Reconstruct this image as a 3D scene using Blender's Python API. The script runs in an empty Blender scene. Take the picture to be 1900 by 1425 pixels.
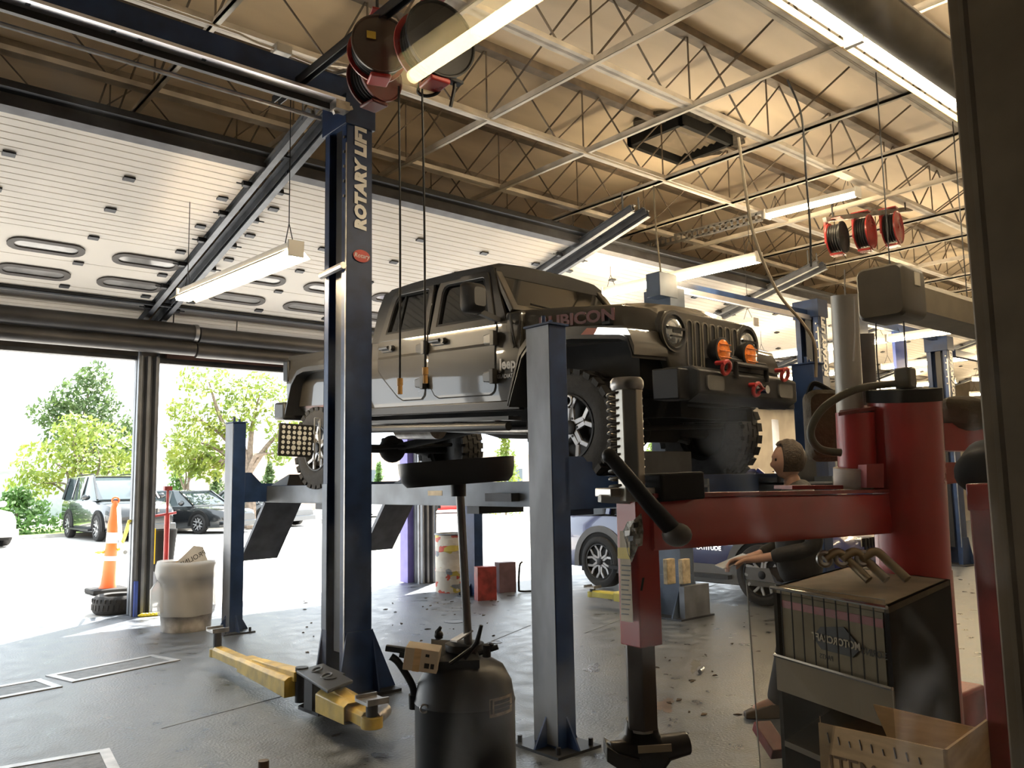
import bpy, bmesh, math, random
from mathutils import Vector, Matrix, Euler
R = math.radians
PI = math.pi
V = Vector
random.seed(7)
scene = bpy.context.scene
COL = scene.collection

# ------------------------------------------------------------------ camera
FPX, CX, CY, EYE = 1550.0, 950.0, 712.5, 1.55
def _axes():
    yaw, pitch, roll = R(40.85), R(6.6), R(-1.05)
    f = V((math.sin(yaw) * math.cos(pitch), math.cos(yaw) * math.cos(pitch), math.sin(pitch)))
    r = V((math.cos(yaw), -math.sin(yaw), 0)); u = r.cross(f)
    return math.cos(roll) * r + math.sin(roll) * u, -math.sin(roll) * r + math.cos(roll) * u, f
CR, CU, CF = _axes()
cam_data = bpy.data.cameras.new('camera')
cam = bpy.data.objects.new('camera', cam_data); COL.objects.link(cam)
m = Matrix((CR, CU, -CF)).transposed().to_4x4(); m.translation = V((0, 0, EYE))
cam.matrix_world = m
cam_data.sensor_fit = 'HORIZONTAL'; cam_data.sensor_width = 36.0
cam_data.lens = FPX * 36.0 / 1900.0
cam_data.clip_start = 0.02; cam_data.clip_end = 400
scene.camera = cam

# ------------------------------------------------------------------ sky, sun, exposure
world = bpy.data.worlds.new('sky'); scene.world = world; world.use_nodes = True
bg = world.node_tree.nodes['Background']
bg.inputs[0].default_value = (0.84, 0.93, 1.0, 1); bg.inputs[1].default_value = 3.6
sun_d = bpy.data.lights.new('sun', 'SUN'); sun_d.energy = 27.0; sun_d.angle = R(1.2); sun_d.color = (1.0, 0.96, 0.88)
sun = bpy.data.objects.new('sun', sun_d); COL.objects.link(sun)
_d = V((-0.80, -0.60, -1.40)).normalized()
sun.rotation_euler = _d.to_track_quat('-Z', 'Y').to_euler(); sun.location = (10, 20, 20)
vs = scene.view_settings
scene.display_settings.display_device = 'sRGB'
vs.view_transform = 'Standard'; vs.look = 'None'; vs.exposure = 0.28; vs.gamma = 1.0
try: vs.use_curve_mapping = False
except Exception: pass
try:
    scene.cycles.use_denoising = True
    scene.cycles.max_bounces = 8; scene.cycles.diffuse_bounces = 5; scene.cycles.glossy_bounces = 4
    scene.cycles.transparent_max_bounces = 24
    scene.cycles.sample_clamp_indirect = 6.0
    scene.cycles.caustics_reflective = False; scene.cycles.caustics_refractive = False
except Exception: pass

# ------------------------------------------------------------------ where a photo point lies on a plane of the place
def ray(x, y): return CF + CR * ((x - CX) / FPX) - CU * ((y - CY) / FPX)
def fl(x, y, z=0.0): d = ray(x, y); t = (z - EYE) / d.z; return V((0, 0, EYE)) + d * t
def onX(x, y, X): d = ray(x, y); return V((0, 0, EYE)) + d * (X / d.x)
def onY(x, y, Y): d = ray(x, y); return V((0, 0, EYE)) + d * (Y / d.y)
def dep(x, y, D): return V((0, 0, EYE)) + ray(x, y) * D

# ------------------------------------------------------------------ object helpers
def wm(o):
    b = Matrix.LocRotScale(o.location, o.rotation_euler, o.scale)
    return wm(o.parent) @ o.matrix_parent_inverse @ b if o.parent else b
def tag(o, label=None, cat=None, group=None, kind=None):
    if label: o['label'] = label
    if cat: o['category'] = cat
    if group: o['group'] = group
    if kind: o['kind'] = kind
    return o
def thing(name, label, cat, loc=(0, 0, 0), rz=0.0, group=None, kind=None, rot=None):
    o = bpy.data.objects.new(name, None); COL.objects.link(o)
    o.empty_display_size = 0.1
    o.location = loc; o.rotation_euler = rot if rot else (0, 0, rz)
    return tag(o, label, cat, group, kind)
def copy_tree(o, parent=None):
    c = o.copy(); COL.objects.link(c)
    if parent: c.parent = parent
    for ch in list(o.children): copy_tree(ch, c)
    return c

def frame_of(d, up=V((0, 0, 1))):
    d = V(d).normalized()
    if abs(d.dot(up)) > 0.98: up = V((0, 1, 0)) if abs(d.y) < 0.9 else V((1, 0, 0))
    s = d.cross(up).normalized(); return s, s.cross(d).normalized(), d
def MX(origin, ex, ey):
    ex = V(ex).normalized(); ez = ex.cross(V(ey)).normalized(); ey = ez.cross(ex)
    mm = Matrix((ex, ey, ez)).transposed().to_4x4(); mm.translation = V(origin); return mm
I4 = Matrix.Identity(4)

class MB:
    def __init__(s, xf=None): s.v = []; s.f = []; s.xf = xf
    def add(s, vs, fs):
        b = len(s.v); s.v += [V(p) for p in vs]; s.f += [tuple(i + b for i in f) for f in fs]; return s
    def box(s, c, size, M=None):
        x, y, z = (a / 2 for a in size); c = V(c)
        vs = [V((i * x, j * y, k * z)) for k in (-1, 1) for j in (-1, 1) for i in (-1, 1)]
        vs = [(M @ p if M else p) + c for p in vs] if M is None or len(M) == 3 else [M @ (p + c) for p in vs]
        return s.add(vs, [(0, 2, 3, 1), (4, 5, 7, 6), (0, 1, 5, 4), (1, 3, 7, 5), (3, 2, 6, 7), (2, 0, 4, 6)])
    def bb(s, lo, hi, M=None):
        lo, hi = V(lo), V(hi); return s.box((lo + hi) / 2, hi - lo, M)
    def bar(s, a, b, w, h, up=V((0, 0, 1))):
        a, b = V(a), V(b); sx, u, d = frame_of(b - a, V(up))
        vs = [p + sx * (i * w / 2) + u * (j * h / 2) for p in (a, b) for i, j in ((-1, -1), (1, -1), (1, 1), (-1, 1))]
        return s.add(vs, [(3, 2, 1, 0), (4, 5, 6, 7)] + [(i, (i + 1) % 4, (i + 1) % 4 + 4, i + 4) for i in range(4)])
    def hexa(s, p):   # eight corners: bottom four ccw, top four ccw
        return s.add(p, [(3, 2, 1, 0), (4, 5, 6, 7)] + [(i, (i + 1) % 4, (i + 1) % 4 + 4, i + 4) for i in range(4)])
    def loft(s, rings, caps=True, closed=True):
        n = len(rings[0]); vs = [p for r in rings for p in r]; fs = []
        for a in range(len(rings) - 1):
            for i in range(n if closed else n - 1):
                j = (i + 1) % n; fs.append((a * n + i, a * n + j, (a + 1) * n + j, (a + 1) * n + i))
        if caps: fs.append(tuple(range(n - 1, -1, -1))); fs.append(tuple((len(rings) - 1) * n + i for i in range(n)))
        return s.add(vs, fs)
    def tube(s, pts, r, n=8, caps=True):
        pts = [V(p) for p in pts]; rings = []; sx = None
        for i, p in enumerate(pts):
            d = (pts[min(i + 1, len(pts) - 1)] - pts[max(i - 1, 0)]).normalized()
            if sx is None: sx, u, _ = frame_of(d)
            else:
                sx = (sx - d * sx.dot(d)).normalized()
            u = sx.cross(d).normalized(); rr = r[i] if isinstance(r, (list, tuple)) else r
            rings.append([p + (sx * math.cos(2 * PI * k / n) + u * math.sin(2 * PI * k / n)) * rr for k in range(n)])
        return s.loft(rings, caps)
    def lathe(s, prof, n=24, M=I4, caps=True):
        rings = [[M @ V((r * math.cos(2 * PI * k / n), r * math.sin(2 * PI * k / n), z)) for k in range(n)] for r, z in prof]
        return s.loft(rings, caps)
    def prism(s, poly, t0, t1, M=I4):
        n = len(poly)
        vs = [M @ V((p[0], p[1], t)) for t in (t0, t1) for p in poly]
        return s.add(vs, [tuple(range(n - 1, -1, -1)), tuple(range(n, 2 * n))] + [(i, (i + 1) % n, (i + 1) % n + n, i + n) for i in range(n)])
    def ring(s, outer, inner, t0, t1, M=I4):   # flat frame between two equal-length outlines
        n = len(outer); q = [[M @ V((p[0], p[1], t)) for p in o] for o, t in ((outer, t0), (outer, t1), (inner, t1), (inner, t0))]
        vs = [p for a in q for p in a]; fs = []
        for a in range(4):
            b = (a + 1) % 4
            for i in range(n): j = (i + 1) % n; fs.append((a * n + i, a * n + j, b * n + j, b * n + i))
        return s.add(vs, fs)
    def torus(s, Rr, r, n=32, k=10, M=I4):
        rings = [[M @ V(((Rr + r * math.cos(2 * PI * j / k)) * math.cos(2 * PI * i / n), (Rr + r * math.cos(2 * PI * j / k)) * math.sin(2 * PI * i / n), r * math.sin(2 * PI * j / k))) for j in range(k)] for i in range(n)]
        rings.append(rings[0]); return s.loft(rings, caps=False)
    def ball(s, c, r, n=12, k=8, sc=(1, 1, 1)):
        c = V(c); prof = [(max(1e-4, r * math.sin(PI * j / k)), -r * math.cos(PI * j / k)) for j in range(k + 1)]
        rings = [[c + V((a * math.cos(2 * PI * i / n) * sc[0], a * math.sin(2 * PI * i / n) * sc[1], z * sc[2])) for i in range(n)] for a, z in prof]
        return s.loft(rings)
    def build(s, name, mat, parent=None, bevel=0.0, smooth=True, local=False, label=None, sharp=38, seg=2):
        me = bpy.data.meshes.new(name)
        vs = [s.xf @ p for p in s.v] if s.xf else s.v
        me.from_pydata([tuple(p) for p in vs], [], s.f)
        bmx = bmesh.new(); bmx.from_mesh(me); bmesh.ops.recalc_face_normals(bmx, faces=bmx.faces); bmx.to_mesh(me); bmx.free()
        if smooth:
            me.polygons.foreach_set('use_smooth', [True] * len(me.polygons))
            try: me.set_sharp_from_angle(angle=R(sharp))
            except Exception: pass
        me.materials.append(mat)
        o = bpy.data.objects.new(name, me); COL.objects.link(o)
        if parent:
            o.parent = parent
            if not local: o.matrix_parent_inverse = wm(parent).inverted()
        if bevel:
            b = o.modifiers.new('edge', 'BEVEL'); b.width = bevel; b.segments = seg; b.limit_method = 'ANGLE'; b.angle_limit = R(40)
            b.harden_normals = False
        if label: o['label'] = label
        return o

def obj_from_mesh(name, me, mat, parent=None, local=False):
    o = bpy.data.objects.new(name, me); COL.objects.link(o); me.materials.clear(); me.materials.append(mat)
    if parent:
        o.parent = parent
        if not local: o.matrix_parent_inverse = wm(parent).inverted()
    return o
def text(body, size, M, mat, name='lettering', parent=None, thick=0.001, fat=0.0, sx=1.0, shear=0.0, spacing=1.0, local=False):
    cu = bpy.data.curves.new('t', 'FONT'); cu.body = body; cu.size = size; cu.extrude = thick; cu.offset = fat
    cu.align_x = 'CENTER'; cu.align_y = 'CENTER'; cu.shear = shear; cu.space_character = spacing; cu.resolution_u = 3
    t = bpy.data.objects.new('t', cu); COL.objects.link(t)
    dg = bpy.context.evaluated_depsgraph_get(); dg.update()
    me = bpy.data.meshes.new_from_object(t.evaluated_get(dg))
    bpy.data.objects.remove(t); bpy.data.curves.remove(cu)
    me.transform(M @ Matrix.Diagonal((sx, 1, 1, 1))); me.name = name
    return obj_from_mesh(name, me, mat, parent, local)
def capsule(w, h, n=8):
    r = h / 2; a = w / 2 - r
    return [(a + r * math.cos(-PI / 2 + PI * i / n), r * math.sin(-PI / 2 + PI * i / n)) for i in range(n + 1)] + \
           [(-a + r * math.cos(PI / 2 + PI * i / n), r * math.sin(PI / 2 + PI * i / n)) for i in range(n + 1)]
def rrect(w, h, r, n=4):
    out = []
    for cx, cy, a0 in ((w / 2 - r, h / 2 - r, 0), (-w / 2 + r, h / 2 - r, 90), (-w / 2 + r, -h / 2 + r, 180), (w / 2 - r, -h / 2 + r, 270)):
        out += [(cx + r * math.cos(R(a0 + 90 * i / n)), cy + r * math.sin(R(a0 + 90 * i / n))) for i in range(n + 1)]
    return out
def circ(r, n=24, c=(0, 0)): return [(c[0] + r * math.cos(2 * PI * i / n), c[1] + r * math.sin(2 * PI * i / n)) for i in range(n)]
def arcp(c, r, a0, a1, n): return [(c[0] + r * math.cos(R(a0 + (a1 - a0) * i / n)), c[1] + r * math.sin(R(a0 + (a1 - a0) * i / n))) for i in range(n + 1)]
def curve_pts(pts, n=8):   # smooth path through points
    pts = [V(p) for p in pts]; out = []
    for i in range(len(pts) - 1):
        p0, p1, p2, p3 = pts[max(i - 1, 0)], pts[i], pts[i + 1], pts[min(i + 2, len(pts) - 1)]
        for k in range(n):
            t = k / n
            out.append(0.5 * ((2 * p1) + (p2 - p0) * t + (2 * p0 - 5 * p1 + 4 * p2 - p3) * t * t + (3 * p1 - p0 - 3 * p2 + p3) * t ** 3))
    return out + [pts[-1]]

# ------------------------------------------------------------------ materials
MATS = {}
def mat(name, col, rough=0.5, metal=0.0, var=0.15, scale=6.0, bump=0.0, bscale=40.0, col2=None, coat=0.0, spec=0.5, stretch=(1, 1, 1), rvar=0.0, lo=0.35, hi=0.65):
    if name in MATS: return MATS[name]
    m_ = bpy.data.materials.new(name); m_.use_nodes = True; nt = m_.node_tree; b = nt.nodes['Principled BSDF']
    b.inputs['Roughness'].default_value = rough; b.inputs['Metallic'].default_value = metal
    b.inputs['Coat Weight'].default_value = coat; b.inputs['Coat Roughness'].default_value = 0.04
    b.inputs['Specular IOR Level'].default_value = spec
    tc = nt.nodes.new('ShaderNodeTexCoord'); mp = nt.nodes.new('ShaderNodeMapping'); mp.inputs['Scale'].default_value = stretch
    nt.links.new(tc.outputs['Object'], mp.inputs['Vector'])
    nz = nt.nodes.new('ShaderNodeTexNoise'); nz.inputs['Scale'].default_value = scale; nz.inputs['Detail'].default_value = 6
    nt.links.new(mp.outputs[0], nz.inputs['Vector'])
    rp = nt.nodes.new('ShaderNodeValToRGB'); rp.color_ramp.elements[0].position = lo; rp.color_ramp.elements[1].position = hi
    c2 = col2 if col2 else tuple(c * (1 - var) for c in col)
    c1 = col if col2 else tuple(min(1, c * (1 + var * 0.6)) for c in col)
    rp.color_ramp.elements[0].color = (*c2, 1); rp.color_ramp.elements[1].color = (*c1, 1)
    nt.links.new(nz.outputs['Fac'], rp.inputs[0]); nt.links.new(rp.outputs[0], b.inputs['Base Color'])
    if rvar:
        mr = nt.nodes.new('ShaderNodeMapRange'); mr.inputs[1].default_value = 0.3; mr.inputs[2].default_value = 0.7
        mr.inputs[3].default_value = max(0.03, rough - rvar); mr.inputs[4].default_value = min(1, rough + rvar)
        nt.links.new(nz.outputs['Fac'], mr.inputs[0]); nt.links.new(mr.outputs[0], b.inputs['Roughness'])
    if bump:
        n2 = nt.nodes.new('ShaderNodeTexNoise'); n2.inputs['Scale'].default_value = bscale; n2.inputs['Detail'].default_value = 5
        nt.links.new(mp.outputs[0], n2.inputs['Vector'])
        bp = nt.nodes.new('ShaderNodeBump'); bp.inputs['Strength'].default_value = bump; bp.inputs['Distance'].default_value = 0.02
        nt.links.new(n2.outputs['Fac'], bp.inputs['Height']); nt.links.new(bp.outputs[0], b.inputs['Normal'])
    MATS[name] = m_; return m_
def glow(name, col, strength):
    if name in MATS: return MATS[name]
    m_ = bpy.data.materials.new(name); m_.use_nodes = True; b = m_.node_tree.nodes['Principled BSDF']
    b.inputs['Base Color'].default_value = (*col, 1); b.inputs['Emission Color'].default_value = (*col, 1); b.inputs['Emission Strength'].default_value = strength
    MATS[name] = m_; return m_
def clear(name, tint=(1, 1, 1), gloss=0.06, rough=0.02, dirt=None):
    if name in MATS: return MATS[name]
    m_ = bpy.data.materials.new(name); m_.use_nodes = True; nt = m_.node_tree; nt.nodes.remove(nt.nodes['Principled BSDF'])
    out = nt.nodes['Material Output']
    tr = nt.nodes.new('ShaderNodeBsdfTransparent'); tr.inputs[0].default_value = (*tint, 1)
    gl = nt.nodes.new('ShaderNodeBsdfGlossy'); gl.inputs['Roughness'].default_value = rough
    mx = nt.nodes.new('ShaderNodeMixShader')
    lw = nt.nodes.new('ShaderNodeLayerWeight'); lw.inputs[0].default_value = 0.5
    pw = nt.nodes.new('ShaderNodeMath'); pw.operation = 'POWER'; pw.inputs[1].default_value = 5.0
    mu = nt.nodes.new('ShaderNodeMath'); mu.operation = 'MULTIPLY_ADD'; mu.inputs[1].default_value = 0.9; mu.inputs[2].default_value = gloss; mu.use_clamp = True
    nt.links.new(lw.outputs['Facing'], pw.inputs[0]); nt.links.new(pw.outputs[0], mu.inputs[0])
    nt.links.new(mu.outputs[0], mx.inputs[0]); nt.links.new(tr.outputs[0], mx.inputs[1]); nt.links.new(gl.outputs[0], mx.inputs[2])
    last = mx
    if dirt:      # a thin film of dust and wiped smears on the glass
        lo_, hi_, base = dirt
        tc = nt.nodes.new('ShaderNodeTexCoord'); nz = nt.nodes.new('ShaderNodeTexNoise'); nz.inputs['Scale'].default_value = 9.0; nz.inputs['Detail'].default_value = 7; nz.inputs['Distortion'].default_value = 0.8
        nt.links.new(tc.outputs['Object'], nz.inputs['Vector'])
        mr = nt.nodes.new('ShaderNodeMapRange'); mr.inputs[1].default_value = 0.60; mr.inputs[2].default_value = 0.86; mr.inputs[3].default_value = lo_; mr.inputs[4].default_value = hi_
        nt.links.new(nz.outputs['Fac'], mr.inputs[0])
        tl = nt.nodes.new('ShaderNodeBsdfTranslucent'); tl.inputs[0].default_value = (*base, 1)
        m2 = nt.nodes.new('ShaderNodeMixShader'); nt.links.new(mr.outputs[0], m2.inputs[0]); nt.links.new(mx.outputs[0], m2.inputs[1]); nt.links.new(tl.outputs[0], m2.inputs[2]); last = m2
    nt.links.new(last.outputs[0], out.inputs['Surface'])
    MATS[name] = m_; return m_

CONC = mat('concrete_floor', (0.098, 0.110, 0.130), 0.36, var=0.62, scale=5.5, bump=0.30, bscale=60, rvar=0.11, spec=0.55)
ASPH = mat('parking_asphalt', (0.52, 0.50, 0.47), 0.85, var=0.15, scale=3, bump=0.2, bscale=60)
DECK = mat('insulation_sheet', (0.80, 0.67, 0.50), 0.6, var=0.16, scale=0.8, bump=0.8, bscale=1.4, stretch=(0.6, 2.4, 1))
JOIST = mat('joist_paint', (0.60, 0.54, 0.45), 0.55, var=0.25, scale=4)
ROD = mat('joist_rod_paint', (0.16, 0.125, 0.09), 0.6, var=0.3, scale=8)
WALLB = mat('painted_block', (0.42, 0.38, 0.33), 0.8, var=0.2, scale=2)
DOORW = mat('door_skin', (0.80, 0.74, 0.66), 0.5, var=0.08, scale=1.2, bump=0.05, bscale=20)
DARKST = mat('dark_steel', (0.035, 0.037, 0.042), 0.45, 0.5, var=0.3)
GALV = mat('galvanised_steel', (0.42, 0.41, 0.40), 0.42, 0.8, var=0.25, scale=9)
GREYST = mat('grey_steel', (0.17, 0.18, 0.20), 0.45, 0.4, var=0.25)
BLUE = mat('lift_blue', (0.014, 0.034, 0.098), 0.42, 0.0, var=0.35, scale=5, spec=0.3)
BLUEL = mat('lift_blue_worn', (0.075, 0.105, 0.16), 0.42, 0.1, var=0.4, scale=3)
BLUEB = mat('bright_blue_panel', (0.06, 0.12, 0.5), 0.4, var=0.1)
PURP = mat('purple_post', (0.16, 0.14, 0.42), 0.5, var=0.15)
YEL = mat('arm_yellow', (0.56, 0.38, 0.055), 0.45, var=0.3, scale=7, bump=0.1)
RED = mat('machine_red', (0.37, 0.030, 0.028), 0.32, var=0.25, scale=4, coat=0.2, rvar=0.08)
REDD = mat('machine_red_worn', (0.24, 0.03, 0.028), 0.5, var=0.45, scale=9)
BLK = mat('black_paint', (0.010, 0.010, 0.011), 0.45, var=0.3, spec=0.3)
BLKM = mat('black_matt', (0.012, 0.012, 0.012), 0.75, var=0.3, spec=0.25)
RUB = mat('tyre_rubber', (0.018, 0.017, 0.017), 0.8, var=0.3, scale=20, bump=0.2, bscale=80)
CHROME = mat('chrome', (0.75, 0.75, 0.76), 0.12, 1.0, var=0.05)
ALU = mat('alloy', (0.42, 0.42, 0.43), 0.35, 0.35, var=0.1)
STEEL = mat('bare_steel', (0.33, 0.31, 0.29), 0.35, 0.9, var=0.3, scale=12)
WHITE = mat('white_enamel', (0.80, 0.78, 0.72), 0.4, var=0.06)
WLET = mat('white_lettering', (0.78, 0.78, 0.76), 0.5, var=0.02)
BLET = mat('black_lettering', (0.015, 0.015, 0.015), 0.6, var=0.02)
RLET = mat('dark_red_lettering', (0.075, 0.010, 0.008), 0.5, var=0.05)
CARD = mat('cardboard', (0.66, 0.46, 0.25), 0.85, var=0.15, scale=14, stretch=(1, 1, 6))
CARDP = mat('pale_carton', (0.58, 0.50, 0.38), 0.8, var=0.12, scale=8)
PAPER = mat('old_paper', (0.62, 0.55, 0.43), 0.85, var=0.2, scale=12)
PAINT = mat('grey_car_paint', (0.036, 0.032, 0.026), 0.35, 0.0, var=0.04, coat=0.9, spec=0.2)
GLASSD = mat('dark_car_glass', (0.006, 0.006, 0.006), 0.05, var=0.05, spec=0.22)
TUBE = glow('tube_light', (1.0, 0.78, 0.48), 95.0)

# =================================================================== THE SETTING
def struct(name, mb, m_, parent=None, **k):
    o = mb.build(name, m_, parent, **k)
    if parent is None: o['kind'] = 'structure'
    return o
struct('floor', MB().bb((-9, -4, -0.2), (30, 11.15, 0)), CONC)
struct('ground', MB().bb((-60, 11.15, -0.25), (110, 150, -0.015)), ASPH)
struct('ceiling', MB().bb((-9, 0.3, 5.78), (30, 11.4, 5.9)), DECK)
struct('wall_front_right', MB().bb((16.25, 11.1, 0), (17.82, 11.3, 3.2)).bb((17.82, 11.1, 2.9), (18.12, 11.3, 3.2)).bb((18.12, 11.1, 0), (30, 11.3, 3.2)), WALLB)
struct('wall_left', MB().bb((-9.2, 0.3, 0), (-9, 11.4, 5.9)), WALLB)
struct('wall_right', MB().bb((30, 0.3, 0), (30.2, 11.4, 5.9)), WALLB)
struct('wall_front', MB().bb((-9, 11.1, 3.18), (30, 11.32, 5.9)), mat('header_block', (0.30, 0.26, 0.21), 0.8, var=0.3, scale=2))
# wall towards the office, with the window opening the picture is taken through
WB = MB()
WX0, WX1, WZ0, WZ1 = -0.9, 1.122, 0.72, 2.62
WB.bb((-9, 0.24, 0), (WX0, 0.40, 5.9)); WB.bb((WX1 + 0.09, 0.24, 0), (30, 0.40, 5.9))
WB.bb((WX0, 0.24, 0), (WX1 + 0.09, 0.40, WZ0)); WB.bb((WX0, 0.24, WZ1), (WX1 + 0.09, 0.40, 5.9))
struct('wall_back', WB, WALLB, smooth=False)
struct('floor_office', MB().bb((-2.5, -3.6, 0.0), (3.0, 0.24, 0.004)), mat('office_floor_dark', (0.03, 0.025, 0.02), 0.6))
struct('wall_office_left', MB().bb((-2.6, -3.6, 0), (-2.5, 0.24, 2.8)), mat('office_wall_brown', (0.032, 0.026, 0.018), 0.8, var=0.2, scale=2))
struct('wall_office_right', MB().bb((3.0, -3.6, 0), (3.1, 0.24, 2.8)), mat('office_wall_brown', (0.032, 0.026, 0.018), 0.8, var=0.2, scale=2))
struct('wall_office_back', MB().bb((-2.6, -3.7, 0), (3.1, -3.6, 2.8)), mat('office_wall_brown', (0.032, 0.026, 0.018), 0.8, var=0.2, scale=2))
struct('ceiling_office', MB().bb((-2.6, -3.7, 2.8), (3.1, 0.24, 2.9)), mat('office_wall_brown', (0.032, 0.026, 0.018), 0.8, var=0.2, scale=2))
# steel jamb of the office window
FRM = mat('window_frame_brown', (0.17, 0.125, 0.075), 0.5, 0.2, var=0.2, scale=8)
struct('trim_1', MB().bb((WX1, 0.23, WZ0), (WX1 + 0.10, 0.405, WZ1)).bb((WX1 + 0.10, 0.12, WZ0), (WX1 + 0.9, 0.24, WZ1)), FRM, bevel=0.003)

# joints and drains in the floor
JT = mat('floor_joint', (0.05, 0.05, 0.055), 0.7)
for i, (a, b) in enumerate((((300, 1352), (650, 1258)), ((790, 1240), (985, 1160)), ((1085, 1175), (1340, 1080)))):
    A, B = fl(*a), fl(*b); A.z = B.z = 0.0005
    struct('floor_joint_line', MB().bar(A, B, 0.012, 0.002), JT)
def drain(c4, name, label):
    c = sum(c4, V((0, 0, 0))) / 4
    t = thing(name, label, 'floor drain', (c.x, c.y, 0))
    M = MX((c.x, c.y, 0), c4[1] - c4[0], c4[3] - c4[0]); w = (c4[1] - c4[0]).length; h = (c4[3] - c4[0]).length
    out = [(-w / 2, -h / 2), (w / 2, -h / 2), (w / 2, h / 2), (-w / 2, h / 2)]; e = 0.06
    MB(M).ring(out, [(x - math.copysign(e, x), y - math.copysign(e, y)) for x, y in out], 0.0, 0.008).build('frame', GALV, t)
    MB(M).bb((-w / 2 + e, -h / 2 + e, 0), (w / 2 - e, h / 2 - e, 0.004)).build('cover', mat('drain_cover', (0.10, 0.105, 0.11), 0.5, 0.3, var=0.4, scale=15, bump=0.3, bscale=60), t)
drain([fl(118, 1270), fl(322, 1228), fl(303, 1212), fl(90, 1254)], 'floor_drain', 'long framed steel floor drain in front of the trash can')
drain([fl(-150, 1326), fl(105, 1278), fl(80, 1256), fl(-150, 1302)], 'floor_drain', 'framed steel floor drain cut by the left edge of the picture')
drain([fl(-150, 1500), fl(230, 1430), fl(195, 1392), fl(-150, 1450)], 'floor_drain', 'framed steel floor drain nearest the camera at the bottom left corner')

# pillars of the door wall
PIL = mat('pillar_paint', (0.22, 0.235, 0.26), 0.5, 0.1, var=0.25, scale=3)
for i, x in enumerate((3.35, 7.60, 11.85, 16.1, 20.35, 24.6, -0.9, -5.2)):
    p = MB()
    x += 0.015
    p.bb((x - 0.105, 10.86, 0), (x - 0.08, 11.12, 3.2)).bb((x + 0.08, 10.86, 0), (x + 0.105, 11.12, 3.2)).bb((x - 0.105, 11.0, 0), (x + 0.105, 11.04, 3.2))
    p.bb((x - 0.02, 10.87, 0), (x + 0.02, 11.0, 3.2))
    struct('pillar', p, PIL, bevel=0.004)
struct('pillar_guard', MB().bb((7.40, 11.12, 0), (7.62, 11.34, 2.6)), PURP)
struct('pillar_guard', MB().bb((3.258, 10.82, 0), (3.30, 10.858, 0.42)), mat('guard_blue', (0.04, 0.08, 0.36), 0.5))
# red fascia with a small dark plate under the header of the second door
fs = MB().bb((3.62, 11.0, 3.20), (5.42, 11.08, 3.36))
struct('trim_2', fs, mat('fascia_red', (0.42, 0.22, 0.17), 0.6, var=0.2, scale=3))
struct('trim_3', MB().bb((3.5, 10.98, 3.13), (7.5, 11.1, 3.2)).bb((-0.8, 10.98, 3.15), (3.25, 11.1, 3.2)), DARKST)
struct('trim_4', MB().bb((5.05, 10.97, 3.24), (5.36, 11.0, 3.31)), BLK)

# roof joists along X, with a zigzag of rods, and the bridging bars along Y
for k, y in enumerate((1.75, 3.15, 4.55, 5.95, 7.35, 8.75, 10.15)):
    t = thing('ceiling_beam', None, None, (10, y, 5.0), kind='structure')
    MB().bb((-9, y - 0.055, 5.0), (30, y - 0.006, 5.045)).bb((-9, y + 0.006, 5.0), (30, y + 0.055, 5.045)).bb((-9, y - 0.012, 5.0), (30, y + 0.012, 5.06)).build('bottom_chord', JOIST, t)
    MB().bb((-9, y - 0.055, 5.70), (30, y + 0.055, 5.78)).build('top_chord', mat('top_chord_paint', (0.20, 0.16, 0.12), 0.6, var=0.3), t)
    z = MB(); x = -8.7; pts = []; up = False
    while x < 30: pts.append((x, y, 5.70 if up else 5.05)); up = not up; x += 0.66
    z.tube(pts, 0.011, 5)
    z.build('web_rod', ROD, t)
for k in range(-3, 16):
    x = 2.22 + 1.325 * k
    t = thing('bridging_beam', None, None, (x, 5.8, 5.0), kind='structure')
    MB().bb((x - 0.022, 0.5, 4.972), (x + 0.022, 11.1, 4.997)).bb((x - 0.022, 0.5, 4.972), (x - 0.014, 11.1, 5.03)).build('bridging_bar', JOIST, t)
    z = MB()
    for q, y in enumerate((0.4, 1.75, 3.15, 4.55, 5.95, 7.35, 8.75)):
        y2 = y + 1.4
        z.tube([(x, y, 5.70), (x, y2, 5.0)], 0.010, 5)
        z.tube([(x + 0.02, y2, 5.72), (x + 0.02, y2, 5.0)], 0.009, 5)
    z.build('bridging_rod', ROD, t)

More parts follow.
